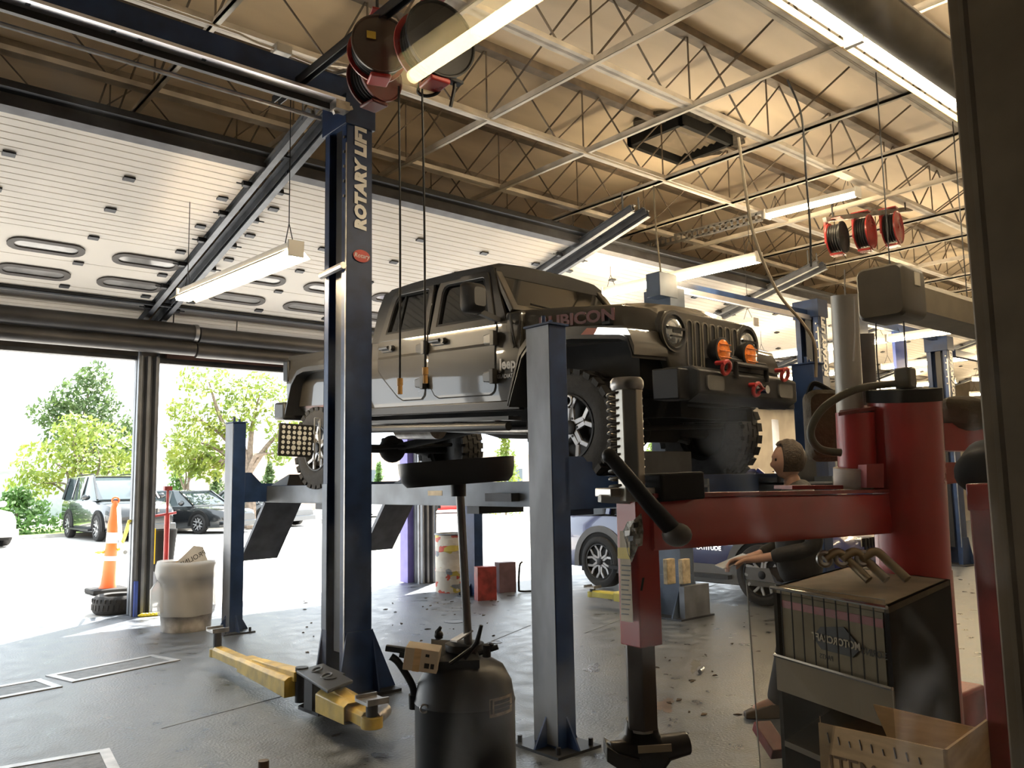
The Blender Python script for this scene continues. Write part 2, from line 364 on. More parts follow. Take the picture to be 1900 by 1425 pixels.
# overhead doors, parked on tracks that rise into the building
SL = math.atan2(0.86, 3.44)
DV = V((0, -math.cos(SL), math.sin(SL)))
SECT = 0.591
PANE = mat('door_pane', (0.34, 0.33, 0.32), 0.10, var=0.35, scale=3, spec=0.6)
WFR = mat('door_window_gasket', (0.075, 0.065, 0.06), 0.6)
def make_door(n, x0, x1, parts=True):
    w = x1 - x0
    d = thing('door_%d' % n, None, None, (x0, 10.78, 3.67), kind='structure')
    M = MX((x0, 10.78, 3.67), (1, 0, 0), DV)        # z of M points down to the floor
    nwin = 4; pitch = w / nwin
    for s in range(6):
        v0 = s * SECT + 0.004; v1 = (s + 1) * SECT - 0.004
        prof = [(v0, -0.04), (v0, 0.0)]
        ng = 6 if s not in (1, 2) else 1
        for g in range(1, ng):
            vv = v0 + (v1 - v0) * g / ng
            prof += [(vv - 0.006, 0.0), (vv - 0.003, -0.007), (vv + 0.003, -0.007), (vv + 0.006, 0.0)]
        prof += [(v1, 0.0), (v1, -0.04)]
        P = MB(M).loft([[V((u, v, z)) for v, z in prof] for u in (0.02, w - 0.02)]).build('panel', DOORW, d, smooth=False)
        if s in (1, 2):
            for k in range(nwin):
                cx = (k + 0.5) * pitch + 0.12; cv = (s + 0.42) * SECT
                Mw = M @ Matrix.Translation((cx, cv, 0))
                f_ = MB(Mw).ring(capsule(0.72, 0.26), capsule(0.59, 0.145), -0.002, 0.016).build('window_frame', WFR, P)
                MB(Mw).prism(capsule(0.62, 0.17), 0.0, 0.004).build('pane', PANE, P)
        for u in (w * 0.02 + 0.05, w * 0.255, w * 0.5, w * 0.745, w * 0.98 - 0.05):
            if s: MB(M).bb((u - 0.05, s * SECT - 0.03, 0), (u + 0.05, s * SECT + 0.03, 0.018)).build('hinge', DARKST, P)
    # stiffener on the uppermost edge, the torsion bar and the two tracks
    MB(M).bb((-0.05, 6 * SECT, -0.10), (w + 0.05, 6 * SECT + 0.10, 0.03)).build('stiffener', mat('stiffener_steel', (0.10, 0.10, 0.11), 0.5, 0.3, var=0.3), d)
    MB(M).bb((0.02, -0.5 * SECT, -0.04), (w - 0.02, -0.006, 0.0)).build('panel', DOORW, d)
    for u, sg in ((-0.03, -1), (w + 0.03, 1)):
        tr = MB(M)
        tr.bb((u - 0.006, -0.2, -0.02), (u + 0.006, 4.55, 0.06)).bb((u - 0.03, -0.2, 0.055), (u + 0.03, 4.55, 0.065)).bb((u - 0.03, -0.2, -0.03), (u + 0.03, 4.55, -0.02))
        tr.bb((u + sg * 0.035, -0.2, -0.05), (u + sg * 0.045, 4.55, 0.03)).bb((u + sg * 0.045, -0.2, -0.05), (u + sg * 0.09, 4.55, -0.04))
        tk = tr.build('track', GREYST, d)
        for q in range(6):
            v = 0.35 + q * SECT
            MB(M).bb((u - 0.10 if sg > 0 else u, v - 0.02, 0.0), (u if sg > 0 else u + 0.10, v + 0.02, 0.05)).tube([(u - sg * 0.16, v, 0.03), (u + sg * 0.02, v, 0.03)], 0.008, 6).build('roller', DARKST, d)
        MB().tube([M @ V((u, 4.4, 0)), M @ V((u, 4.4, 0)) + V((0, 0, 5.0 - (M @ V((u, 4.4, 0))).z))], 0.012, 6).build('hanger', GREYST, d)
    # vertical tracks beside the opening
    for u in (x0 - 0.025, x1 + 0.03):
        MB().bb((u - 0.012, 10.86, 0), (u + 0.012, 10.91, 3.6)).build('track', GREYST, d)
    return d
DX = ((1, -0.72, 3.22), (2, 3.50, 7.42), (3, 7.78, 11.68), (4, 12.0, 15.92), (5, 16.25, 20.18), (6, 20.5, 24.4))
for a in DX: make_door(*a)
struct('trim_5', MB().tube([(-3, 10.35, 3.76), (15.5, 10.35, 3.76)], 0.028, 10), DARKST)
# steel roof girder under the parked doors' upper edge
struct('ceiling_beam', MB().bb((-9, 7.10, 4.62), (30, 7.22, 4.66)).bb((-9, 7.155, 4.62), (30, 7.165, 4.70)), DARKST)

# round ducts over the door heads
DUCT = mat('duct_paint', (0.085, 0.080, 0.078), 0.42, 0.3, var=0.25, scale=2)
for i, (x0, x1, dz, lab) in enumerate(((-3.5, 3.86, 0.0, 'grey round twin duct over the head of the first door from the left'), (3.88, 11.6, -0.02, 'brownish round twin duct over the head of the door behind the pickup'), (11.62, 20, -0.02, 'round twin duct over the far right door heads'))):
    t = thing('air_duct', lab, 'duct', ((x0 + x1) / 2, 10.6, 3.4))
    MB().tube([(x0, 10.62, 3.50 + dz), (x1, 10.62, 3.50 + dz)], 0.105, 20).build('upper_pipe', DUCT, t)
    MB().tube([(x0, 10.70, 3.31 + dz), (x1, 10.70, 3.31 + dz)], 0.095, 20).build('lower_pipe', DUCT, t)
    MB().tube([(x1 - 0.05, 10.62, 3.50 + dz), (x1 + 0.0, 10.62, 3.50 + dz)], 0.112, 20).build('band', GALV, t)
    for x in (x0 + 0.5, x1 - 0.3):
        MB().tube([(x, 10.62, 3.6 + dz), (x, 10.5, 5.0)], 0.008, 6).build('hanger', DARKST, t)

# =================================================================== HANGING THINGS
TUBEW = glow('tube_light_bright', (1.0, 0.82, 0.56), 115.0)
REFL = mat('lamp_reflector', (0.62, 0.52, 0.33), 0.35, var=0.05)
def strip_light(a, b, label, group=None, tubes=2, hood=0.0, glowm=None, chain_to=5.0, drop=True, glow2=None):
    a, b = V(a), V(b); L = (b - a).length; d = (b - a).normalized()
    t = thing('strip_light', label, 'lamp', (a + b) / 2, group=group)
    M = MX((a + b) / 2, d, V((0, 0, 1)).cross(d))            # x along the lamp, z up
    MB(M).prism([(-0.05, 0.03), (0.05, 0.03), (0.035, 0.085), (-0.035, 0.085)], -L / 2, L / 2, Matrix(((0, 0, 1, 0), (1, 0, 0, 0), (0, 1, 0, 0), (0, 0, 0, 1)))).build('housing', WHITE, t)
    rf = MB(M)
    for s in (-1, 1) if hood else ():
        rf.hexa([V((-L / 2, s * 0.055, 0.022)), V((L / 2, s * 0.055, 0.022)), V((L / 2, s * hood, -0.035)), V((-L / 2, s * hood, -0.035)),
                 V((-L / 2, s * 0.055, 0.026)), V((L / 2, s * 0.055, 0.026)), V((L / 2, s * hood, -0.031)), V((-L / 2, s * hood, -0.031))])
    if hood: rf.build('reflector', REFL, t, smooth=False)
    for k in range(tubes):
        y = 0 if tubes == 1 else (-0.06, 0.06)[k]
        MB(M).tube([(-L / 2 + 0.03, y, -0.012), (L / 2 - 0.03, y, -0.012)], 0.019, 12).build('fluorescent_tube', (glow2 if k and glow2 else glowm) or TUBE, t)
    for s in (-1, 1):
        MB(M).bb((s * L / 2 - 0.012, -0.065, -0.035), (s * L / 2 + 0.012, 0.065, 0.09)).build('end_cap', WHITE, t, bevel=0.003)
        if drop:
            p = M @ V((s * (L / 2 - 0.12), 0, 0.09)); top = V((p.x, p.y, chain_to))
            q = p + V((0, 0, 0.16)); e1 = M @ V((s * (L / 2 - 0.05), 0, 0.09)); e2 = M @ V((s * (L / 2 - 0.19), 0, 0.09))
            MB().tube([e1, q], 0.004, 5).tube([e2, q], 0.004, 5).tube([q, top], 0.004, 5).build('chain', DARKST, t)
    return t
strip_light((2.84, 5.79, 3.32), (2.84, 8.22, 3.40), 'bright strip light hanging on chains between the first and second overhead doors', glowm=TUBEW, hood=0.13)
strip_light((8.41, 5.29, 4.06), (8.41, 7.73, 4.09), 'yellowish strip light hanging above the hood of the lifted pickup')
strip_light((9.44, 4.56, 4.86), (9.44, 5.78, 4.90), 'short strip light high under the roof joists, right of the hanging cord', tubes=1)
for i, y in enumerate((6.2, 3.72)):
    strip_light((13.47, y, 3.72), (13.47, y + 2.44, 3.72), ('warm strip light in the long row behind the pale column, farther half', 'warm strip light in the long row ending at the grey overhead heater, nearer half')[i], 'lamp row behind the pale column')
for i, (x, y) in enumerate(((17.2, 8.2), (17.2, 5.6), (17.2, 3.0), (21.4, 8.2), (21.4, 5.4), (21.4, 2.6), (25.5, 7.0), (25.5, 4.2))):
    strip_light((x, y, 3.75), (x, y + 2.44, 3.75), 'small warm strip light seen far off between the blue columns of the far bays', 'far lamp rows')
_p = fl(1402, 601, 3.7)
strip_light(_p, _p + V((0, 2.44, 0)), 'strip light whose lit end shows just beyond the headlights of the pickup', tubes=1)
# the long run of tubes at the top right, a few metres from the camera
for i, x in enumerate((2.9, 5.36, 7.82)):
    strip_light((x, 2.54, 4.50), (x + 2.44, 2.54, 4.50), ('glaring strip light at the upper right edge, nearest section of the run', 'glaring strip light at the upper right, middle section of the run', 'glaring strip light at the upper right, section running behind the window frame')[i], 'bright run of tubes at the upper right', glowm=TUBEW, glow2=glow('reflector_band_glow', (1.0, 0.72, 0.30), 3.2))  # weak second tube added to give the yellow band of the lamp's reflector
for i, y in enumerate((3.6, 6.2)):
    strip_light((-0.4 - i * 0.02, y, 4.2), (-0.4, y + 2.44, 4.2), 'strip light over the first bay at the left', 'lamps over the first bay') if False else None

# fat grey duct along the upper right corner, on chains
t = thing('exhaust_duct', 'fat grey round duct crossing the upper right corner beside the bright tubes', 'duct', (6, 1.85, 4.0))
MB().tube([(2.2, 1.90, 4.0), (12, 1.90, 4.0)], 0.115, 28).build('duct_pipe', mat('duct_grey', (0.16, 0.145, 0.11), 0.45, 0.2, var=0.2), t)
MB().tube([(2.2, 1.80, 4.07), (12, 1.80, 4.07)], 0.012, 8).build('edge_wire', CHROME, t)
for x in (4.05, 5.35, 7.0):
    ch = MB()
    for k in range(14): ch.torus(0.02, 0.005, 10, 5, MX((x, 1.55, 4.16 + 0.06 * k), (0, 0, 1), ((0, 1, 0), (1, 0, 0))[k % 2]))
    ch.build('chain', DARKST, t)

# overhead heater: burner box with a long housing
c = dep(1655, 548, 7.0)
t = thing('overhead_heater', 'dark overhead heater with a long grey housing at the right, above the red machine', 'heater', c)
Mh = MX(c, (1, 0, 0), (0, 1, 0))
MB(Mh).loft([[V((x, y * s, z * s)) for y, z in rrect(0.40, 0.44, 0.06)] for x, s in ((-0.22, 0.90), (-0.19, 1.0), (0.16, 1.0), (0.22, 0.9))]).build('burner_box', mat('heater_box_black', (0.035, 0.03, 0.022), 0.5, var=0.2), t)
MB(Mh).loft([[V((x, y, z)) for y, z in ((-0.17, -0.14), (0.17, -0.14), (0.17, 0.07), (0.09, 0.15), (-0.09, 0.15), (-0.17, 0.07))] for x in (0.2, 3.4)]).build('housing', mat('heater_housing_grey', (0.14, 0.12, 0.085), 0.5, 0.2, var=0.15), t)
MB(Mh).bb((-0.02, -0.205, 0.05), (0.08, -0.2, 0.16)).build('data_plate', mat('plate_grey', (0.35, 0.32, 0.26), 0.5), t)
for x in (0.0, 1.6, 3.0): MB(Mh).tube([(x, 0, 0.15), (x, 0, 5.0 - c.z)], 0.006, 5).build('chain', DARKST, t)

# hose and cable reels on a strut below the joists
XR = 2.80
sa = V((XR, 3.3, 4.62)); sb = V((XR, 6.0, 4.62))
t = thing('strut_channel', 'dark strut channel carrying the reels near the top of the picture', 'strut', (XR, 4.6, 4.62))
MB().bb((XR - 0.03, 3.0, 4.60), (XR - 0.022, 6.1, 4.66)).bb((XR + 0.022, 3.0, 4.60), (XR + 0.03, 6.1, 4.66)).bb((XR - 0.03, 3.0, 4.655), (XR + 0.03, 6.1, 4.665)).build('channel', DARKST, t)
for y in (3.15, 4.55, 5.95): MB().tube([(XR, y, 4.66), (XR, y, 5.0)], 0.012, 6).build('hanger_rod', DARKST, t)
def reel(c, r, w, axis, label, drum=RED, disc=BLK, hose=BLK):
    c = V(c); t = thing('hose_reel', label, 'reel', c)
    M = MX(c, V((0, 0, 1)).cross(V(axis)), (0, 0, 1))      # z of M is the axle, towards the viewer
    MB(M).lathe([(0.002, w / 2 + 0.014), (r * 0.2, w / 2 + 0.012), (r * 0.3, w / 2), (r * 0.92, w / 2 + 0.002), (r * 0.96, w / 2 + 0.012), (r, w / 2 + 0.012), (r, w / 2 - 0.006), (r * 0.3, w / 2 - 0.012), (0.002, w / 2 - 0.012)], 40).build('front_disc', disc, t)
    MB(M).lathe([(0.02, -w / 2), (r, -w / 2), (r, -w / 2 + 0.012), (0.02, -w / 2 + 0.012)], 36).build('rear_disc', drum, t)
    hs = MB(M)
    for k in range(5): hs.torus(r * 0.80, w * 0.095, 32, 8, Matrix.Translation((0, 0, -w * 0.38 + k * w * 0.19)))
    hs.build('wound_hose', hose, t)
    MB(M).lathe([(r * 0.6, -w / 2 + 0.014), (r * 0.6, w / 2 - 0.014)], 24).build('drum', drum, t)
    br = MB(M).bb((-0.05, -0.05, -w / 2 - 0.06), (0.05, r * 1.25, -w / 2 - 0.03)).bb((-0.06, r * 1.2, -w / 2 - 0.06), (0.06, r * 1.27, w / 2)).tube([(0, 0, -w / 2 - 0.05), (0, 0, -w / 2 + 0.01)], 0.025, 10)
    br.build('bracket', drum, t, bevel=0.003)
    MB(M).bb((-0.07, -r * 1.12, -w / 2), (0.07, -r * 0.98, w / 2)).build('hose_guide', drum, t, bevel=0.01)
    return t, M
rA = onY(806, 83, 4.05); rA_t, MA = reel(rA, 0.245, 0.16, (-0.10, -1, 0), 'large black-faced hose reel at the top, rightmost of the three on the strut')
rB = onY(703, 92, 4.55); rB_t, MBr = reel(rB, 0.20, 0.15, (-0.35, -1, 0), 'brown-faced cable reel with a yellow sticker on the ceiling strut', disc=mat('reel_brown', (0.055, 0.038, 0.028), 0.4))
rC = onY(694, 148, 4.95); rC_t, MC_ = reel(rC, 0.185, 0.16, (0.1, -1, -0.12), 'dark red hose reel hanging lowest of the three on the strut', drum=mat('reel_dark_red', (0.11, 0.018, 0.016), 0.45), disc=mat('reel_dark_red', (0.11, 0.018, 0.016), 0.45))
MB(MBr).bb((-0.10, 0.02, 0.085), (-0.04, 0.07, 0.090)).build('sticker', mat('sticker_yellow', (0.6, 0.48, 0.06), 0.6), rB_t)
lp = [dep(782, 148, 5.3), dep(776, 170, 5.3), dep(790, 178, 5.3), dep(812, 172, 5.3), dep(822, 152, 5.3)]
MB().tube(curve_pts(lp), 0.012, 6).build('hose_loop', BLK, rA_t)
MB().tube([dep(845, 130, 5.3), dep(843, 165, 5.3), dep(836, 198, 5.3)], 0.013, 6).bb(dep(843, 152, 5.3) - V((0.05, 0.03, 0.01)), dep(843, 152, 5.3) + V((0.05, 0.03, 0.01))).build('hose_end', BLK, rA_t)
BRASS = mat('cord_end_amber', (0.52, 0.28, 0.07), 0.45)
def drop_cord(x0, y0, x1, y1, D, label):
    a = dep(x0, y0, D); b = dep(x1, y1, D); b = V((b.x, b.y, b.z))
    t = thing('hanging_cord', label, 'cord', a)
    MB().tube(curve_pts([a, a.lerp(b, 0.5) + V((0.006, 0, 0)), b]), 0.0075, 6).build('cord', BLK, t)
    MB().tube([b, b - V((0, 0, 0.045))], 0.019, 10).tube([b - V((0, 0, 0.048)), b - V((0, 0, 0.10))], 0.016, 10).build('connector', BRASS, t, label='amber plug on the end of the cord')
    return t
drop_cord(740, 160, 742, 702, 5.25, 'black cord with amber plug hanging before the rear door of the pickup')
drop_cord(783, 150, 789, 682, 5.25, 'black cord with amber plug hanging before the seam between the pickup doors')
def loose_cord(pts, D, r, label, m_=BLK):
    c0 = [dep(x, y, D if not isinstance(D, (list, tuple)) else D[i]) for i, (x, y) in enumerate(pts)]
    o = MB().tube(curve_pts(c0), r, 6).build('hanging_cord', m_); tag(o, label, 'cord'); return o
CORDP = mat('pale_cord', (0.24, 0.20, 0.14), 0.6)
loose_cord([(1461, 148), (1487, 215), (1496, 330), (1503, 420), (1505, 495)], 6.5, 0.008, 'dark cord hanging from the joists left of the bright tubes')
loose_cord([(1370, 255), (1383, 350), (1400, 440), (1442, 540), (1490, 600), (1512, 640), (1514, 700)], 6.0, 0.011, 'pale hose sagging from the roof down in front of the blue columns', CORDP)
loose_cord([(1213, 345), (1217, 420), (1226, 505)], 8.0, 0.008, 'pale thin cord dropping to the strip light above the hood', CORDP)
loose_cord([(1625, 585), (1627, 660), (1634, 730)], 7.0, 0.006, 'left dark pull cord below the overhead heater')
loose_cord([(1676, 585), (1680, 660), (1684, 725)], 7.0, 0.006, 'right dark pull cord below the overhead heater')
# far red reels
for i, (x, y, r, lab) in enumerate(((1553, 442, 0.20, 'dark hose reel in the far bay, left of the two red ones'), (1604, 432, 0.22, 'red hose reel in the far bay, middle of three'), (1655, 424, 0.22, 'red hose reel in the far bay, right one of three'))):
    reel(dep(x, y, 10.5 + 0.25 * i), r, 0.16, (0.15, -1, 0), lab, disc=RED if i else BLK)
MB()
t = thing('reel_rail', 'steel rail from which the far red hose reels hang', 'rail', dep(1600, 400, 10.7))
MB().bar(dep(1530, 408, 10.5), dep(1690, 388, 11.2), 0.06, 0.06).build('rail', STEEL, t)
for x, y in ((1545, 406), (1680, 390)):
    p = dep(x, y, 10.7); MB().tube([p, V((p.x, p.y, 5.0))], 0.01, 6).build('hanger_rod', DARKST, t)

# slotted angle beside the short lamp
A, B = V((9.44, 5.85, 4.93)), V((9.44, 8.3, 4.98))
sl = MB()
for z in (-0.05, 0.05): sl.bar(A + V((0, 0, z)), B + V((0, 0, z)), 0.006, 0.045)
n = 26
for k in range(n + 1): sl.bar(A.lerp(B, k / n) - V((0, 0, 0.05)), A.lerp(B, k / n) + V((0, 0, 0.05)), 0.035, 0.006, up=(1, 0, 0))
tag(sl.build('slotted_angle', GALV), 'perforated galvanised angle running on from the short strip light', 'angle bar')

# torn vent in the roof sheet
c = fl(1262, 262, 5.66); t = thing('roof_vent', 'dark louvred roof vent with torn insulation around it', 'vent', c)
MB().bb((c.x - 0.5, c.y - 0.42, 5.60), (c.x + 0.5, c.y - 0.36, 5.78)).bb((c.x - 0.5, c.y + 0.36, 5.60), (c.x + 0.5, c.y + 0.42, 5.78)).bb((c.x - 0.5, c.y - 0.42, 5.6), (c.x - 0.45, c.y + 0.42, 5.78)).bb((c.x + 0.45, c.y - 0.42, 5.6), (c.x + 0.5, c.y + 0.42, 5.78)).build('frame', BLKM, t)
sv = MB()
for k in range(7): sv.bar((c.x - 0.45, c.y - 0.3 + 0.1 * k, 5.70), (c.x + 0.45, c.y - 0.3 + 0.1 * k, 5.70), 0.07, 0.008, up=(0, 0.6, 1))
sv.build('louvre', mat('louvre_grey', (0.22, 0.18, 0.13), 0.6), t)
rg = random.Random(3); tp = []
for k in range(36):
    a = 2 * PI * k / 36; rr = 0.62 + 0.16 * rg.random(); tp.append((1.15 * rr * math.cos(a), rr * 0.85 * math.sin(a)))
MB(Matrix.Translation((c.x + 0.1, c.y - 0.05, 0))).ring(tp, [(x * 0.66, y * 0.66) for x, y in tp], 5.73, 5.765).build('torn_insulation', mat('torn_lining', (0.06, 0.048, 0.035), 0.9, var=0.5, scale=20, bump=0.8, bscale=30), t)

# conduit and junction box along the fourth joist
t = thing('junction_box', 'grey junction box with conduit on the joist left of the reels', 'junction box', fl(522, 95, 4.96))
c = fl(522, 95, 4.94)
MB().box(c, (0.13, 0.12, 0.07)).build('box', mat('box_grey', (0.42, 0.40, 0.36), 0.5, 0.3), t, bevel=0.006)
cp = [V((-4, c.y + 0.02, 4.97)), V((c.x - 0.35, c.y + 0.01, 4.97)), c - V((0.2, 0, 0.0)), c]
MB().tube(cp, 0.011, 6).build('conduit', JOIST, t)
cp = [c, c + V((0.22, -0.06, -0.05)), c + V((0.40, -0.10, -0.06)), c + V((0.7, -0.04, 0)), V((c.x + 1.0, c.y, 4.97)), V((8.9, c.y + 0.03, 4.97))]
MB().tube(cp, 0.013, 6).build('conduit', JOIST, t)
fx = MB(); prev = None
MB().tube(curve_pts([c + V((0.06, 0.03, 0)), c + V((0.3, 0.02, -0.09)), c + V((0.5, -0.2, -0.06)), V((XR, c.y - 0.5, 4.66))]), 0.018, 8).build('flexible_conduit', STEEL, t)

# =================================================================== LIFTS
def two_post_column(x, y, h, o, label, lettering=True, body=BLUE, lite=BLUEL, cat='vehicle lift', group=None, arms=True, beam=None):
    """x = mid column, o = side (+1/-1 along X) that the channel opens to"""
    t = thing('two_post_lift', label, cat, (x, y, 0), group=group)
    w, d = 0.115, 0.175
    xo, xb = x + o * w, x - o * w
    c = MB()
    lo, hi = min(xb, xb + o * 0.012), max(xb, xb + o * 0.012)
    c.bb((lo, y - d, 0), (hi, y + d, h))
    for s in (-1, 1):
        a, b = sorted((y + s * d, y + s * (d - 0.012)))
        c.bb((min(xo, xb), a, 0), (max(xo, xb), b, h))
        a, b = sorted((y + s * d, y + s * (d - 0.075))); l2, h2 = sorted((xo, xo - o * 0.012))
        c.bb((l2, a, 0), (h2, b, h))
    c.build('column', body, t, bevel=0.003)
    # bright worn lower sleeve edge, inner slide and edge strip
    MB().bb((min(xo - o * .06, xo - o * .03), y - 0.05, 0.3), (max(xo - o * .06, xo - o * .03), y + 0.04, h - 0.15)).build('cable_cover', BLK, t)
    MB().bb((min(xo, xo + o * 0.006), y + d - 0.078, 0.45), (max(xo, xo + o * 0.006), y + d - 0.002, 1.55)).build('edge_guard', lite, t)
    st = MB().bb((min(xo, xo + o * 0.004), y - d, 0.3), (max(xo, xo + o * 0.004), y - d + 0.016, h - 0.4))
    st.build('edge_strip', STEEL, t)
    MB().bb((x - w - 0.02, y - d - 0.02, h - 0.25), (x + w + 0.02, y + d + 0.02, h)).build('cap', body, t, bevel=0.004)
    bo = MB()
    for q in range(5): bo.tube([(xo + o * 0.002, y - d + 0.03, h - 0.35 - 0.12 * q), (xo + o * 0.012, y - d + 0.03, h - 0.35 - 0.12 * q)], 0.012, 8)
    bo.build('bolt', STEEL, t)
    # flared foot and base plate
    g = MB()
    for s in (-1, 1):
        yy = y + s * (d + 0.008)
        g.prism([(xo - o * 0.01, 0.46), (xb, 0.46), (xb - o * 0.20, 0.02), (xo + o * 0.06, 0.02)], yy - 0.008, yy + 0.008, Matrix(((1, 0, 0, 0), (0, 0, 1, 0), (0, 1, 0, 0), (0, 0, 0, 1))))
    g.prism([(y - d, 0.46), (y + d, 0.46), (y + d + 0.10, 0.02), (y - d - 0.10, 0.02)], min(xb, xb - o * .012), max(xb, xb - o * .012), Matrix(((0, 0, 1, 0), (1, 0, 0, 0), (0, 1, 0, 0), (0, 0, 0, 1))))
    g.build('foot', body, t)
    MB().bb((x - 0.30, y - 0.30, 0), (x + 0.30, y + 0.30, 0.02)).build('base_plate', DARKST, t)
    if lettering:
        Mt = MX((x + 0.01, y - d - 0.009, h - 0.66), (0, 0, 1), (-1, 0, 0))
        text('ROTARY LIFT', 0.132, Mt, WLET, 'lettering', t, 0.001, 0.009, sx=1.02, shear=0.12, spacing=1.08)
        if h > 4:
            Mo = MX((x + 0.015, y - d - 0.009, h - 1.30), (1, 0, 0), (0, 0, 1))
            ov = MB(Mo).prism([(0.075 * math.cos(2 * PI * k / 24), 0.05 * math.sin(2 * PI * k / 24)) for k in range(24)], 0, 0.002).build('badge', mat('badge_red', (0.45, 0.04, 0.03), 0.5), t)
            text('Rotary', 0.05, Mo @ Matrix.Translation((0, 0, 0.003)), WLET, 'lettering', ov, 0.001, shear=0.2)
    return t

# --- first bay: right-hand column with its two yellow arms folded along the bay and the cross beam overhead
L1 = two_post_column(3.285, 5.775, 4.62, -1, 'dark blue two-post lift column with white vertical lettering and yellow arms', body=BLUE)
_q = [fl(550, 1250, 0.27), fl(608, 1288, 0.27), fl(655, 1268, 0.27), fl(600, 1236, 0.27)]
MB().hexa(_q + [p + V((0, 0, 0.022)) for p in _q]).build('carriage', BLK, L1, bevel=0.006)
_q = [fl(553, 1316, 0.05), fl(590, 1330, 0.05), fl(640, 1312, 0.05), fl(600, 1292, 0.05)]
MB().hexa(_q + [p + V((0, 0, 0.022)) for p in _q]).hexa([_q[0].lerp(_q[1], .3), _q[0].lerp(_q[1], .7), _q[2], _q[3]] + [V((p.x, p.y, 0.27)) for p in (_q[0].lerp(_q[1], .3), _q[0].lerp(_q[1], .7), _q[2], _q[3])]).build('arm_yoke', BLK, L1)
def arm_unit(t, piv, tip, padh, yel=YEL, double=True):
    piv, tip = V(piv), V(tip); d = (tip - piv); d.z = 0; L = d.length; d.normalize()
    M = MX(piv, d, V((0, 0, 1)).cross(d))
    prof = lambda h0, h1, w: [(-w, h0), (w, h0), (w, h1 - 0.02), (w - 0.02, h1), (-w + 0.02, h1), (-w, h1 - 0.02)]
    a = MB(M).loft([[V((x, y * s, z)) for y, z in prof(-0.055, h, 0.075)] for x, s, h in ((0.06, 1.5, 0.078), (0.45, 1.25, 0.066), (L * 0.62, 0.95, 0.055))])
    a.hexa([V((0.02, -0.06, 0.05)), V((0.02, 0.06, 0.05)), V((L * 0.5, 0.035, 0.058)), V((L * 0.5, -0.035, 0.058)), V((0.02, -0.06, 0.115)), V((0.02, 0.06, 0.115)), V((L * 0.5, 0.035, 0.07)), V((L * 0.5, -0.035, 0.07))])
    ao = a.build('swing_arm', yel, t, bevel=0.004)
    MB(M).loft([[V((x, y, z)) for y, z in prof(-0.04, 0.04, 0.055)] for x in (L * 0.5, L - 0.03)]).tube([(L, 0, -0.045), (L, 0, 0.02)], 0.065, 18).build('arm_extension', yel, ao, bevel=0.003)
    MB(M).tube([(0.03, 0, -0.09), (0.03, 0, 0.14)], 0.045, 14).build('pivot_pin', BLK, ao)
    p = MB(M).tube([(L, 0, -0.02), (L, 0, padh)], 0.036, 16)
    po = p.build('lift_pad', DARKST, ao)
    MB(M).bb((L - 0.085, -0.07, padh), (L + 0.085, 0.07, padh + 0.018)).bb((L - 0.085, -0.07, padh + 0.018), (L - 0.07, 0.07, padh + 0.035)).bb((L + 0.07, -0.07, padh + 0.018), (L + 0.085, 0.07, padh + 0.035)).build('saddle', STEEL, po)
    return ao
arm_unit(L1, fl(563, 1278, 0.16), fl(403, 1214, 0.13), 0.16)
arm_unit(L1, fl(608, 1296, 0.16), fl(690, 1345, 0.13), 0.10)
MB().tube([fl(692, 1335, 0.16), fl(712, 1318, 0.16)], 0.05, 12).build('spare_pad', STEEL, L1)
pn = MB()
for a in ((588, 1243), (606, 1254)): pn.torus(0.035, 0.008, 16, 6, MX(fl(*a, 0.30), (1, 0, 0.3), (0, 1, 0)))
pn.build('pin_ring', DARKST, L1)
# overhead beam: steel channel with a bright lower lip
bm = MB().bb((-1.2, 5.69, 4.60), (3.40, 5.70, 4.80)).bb((-1.2, 5.69, 4.79), (3.40, 5.86, 4.80)).bb((-1.2, 5.85, 4.60), (3.40, 5.86, 4.80))
bm.build('cross_beam', BLUE, L1)
MB().hexa([V((-1.2, 5.585, 4.55)), V((3.16, 5.585, 4.55)), V((3.16, 5.70, 4.55)), V((-1.2, 5.70, 4.55)), V((-1.2, 5.585, 4.575)), V((3.16, 5.585, 4.575)), V((3.16, 5.70, 4.575)), V((-1.2, 5.70, 4.575))]).build('beam_lip', mat('beam_lip_bright', (0.82, 0.81, 0.84), 0.32, 0.85, var=0.08), L1)
MB().bb((-1.2, 5.70, 4.50), (3.16, 5.74, 4.60)).bb((-1.2, 5.78, 4.56), (3.16, 5.80, 4.575)).build('beam_liner', BLK, L1)
MB().tube([(-1.2, 5.9, 4.50), (3.1, 5.9, 4.50)], 0.018, 8).build('hydraulic_line', GALV, L1)
bh = MB()
for x in (0.95, 1.45, 1.62, 2.05): bh.bb((x - 0.014, 5.63, 4.546), (x + 0.014, 5.655, 4.552))
bh.build('slot', BLK, L1)
MB().bb((3.02, 5.50, 4.43), (3.14, 5.60, 4.50)).bar((3.04, 5.58, 4.42), (3.20, 5.58, 4.50), 0.03, 0.03).build('bracket', STEEL, L1)
MB().tube([onX(596, 512, 3.14), onX(637, 492, 3.14)], 0.028, 8).build('latch_bar', STEEL, L1)
MB().bb((-1.2, 5.6, 0), (-0.97, 5.95, 4.6)).build('column', BLUE, L1)

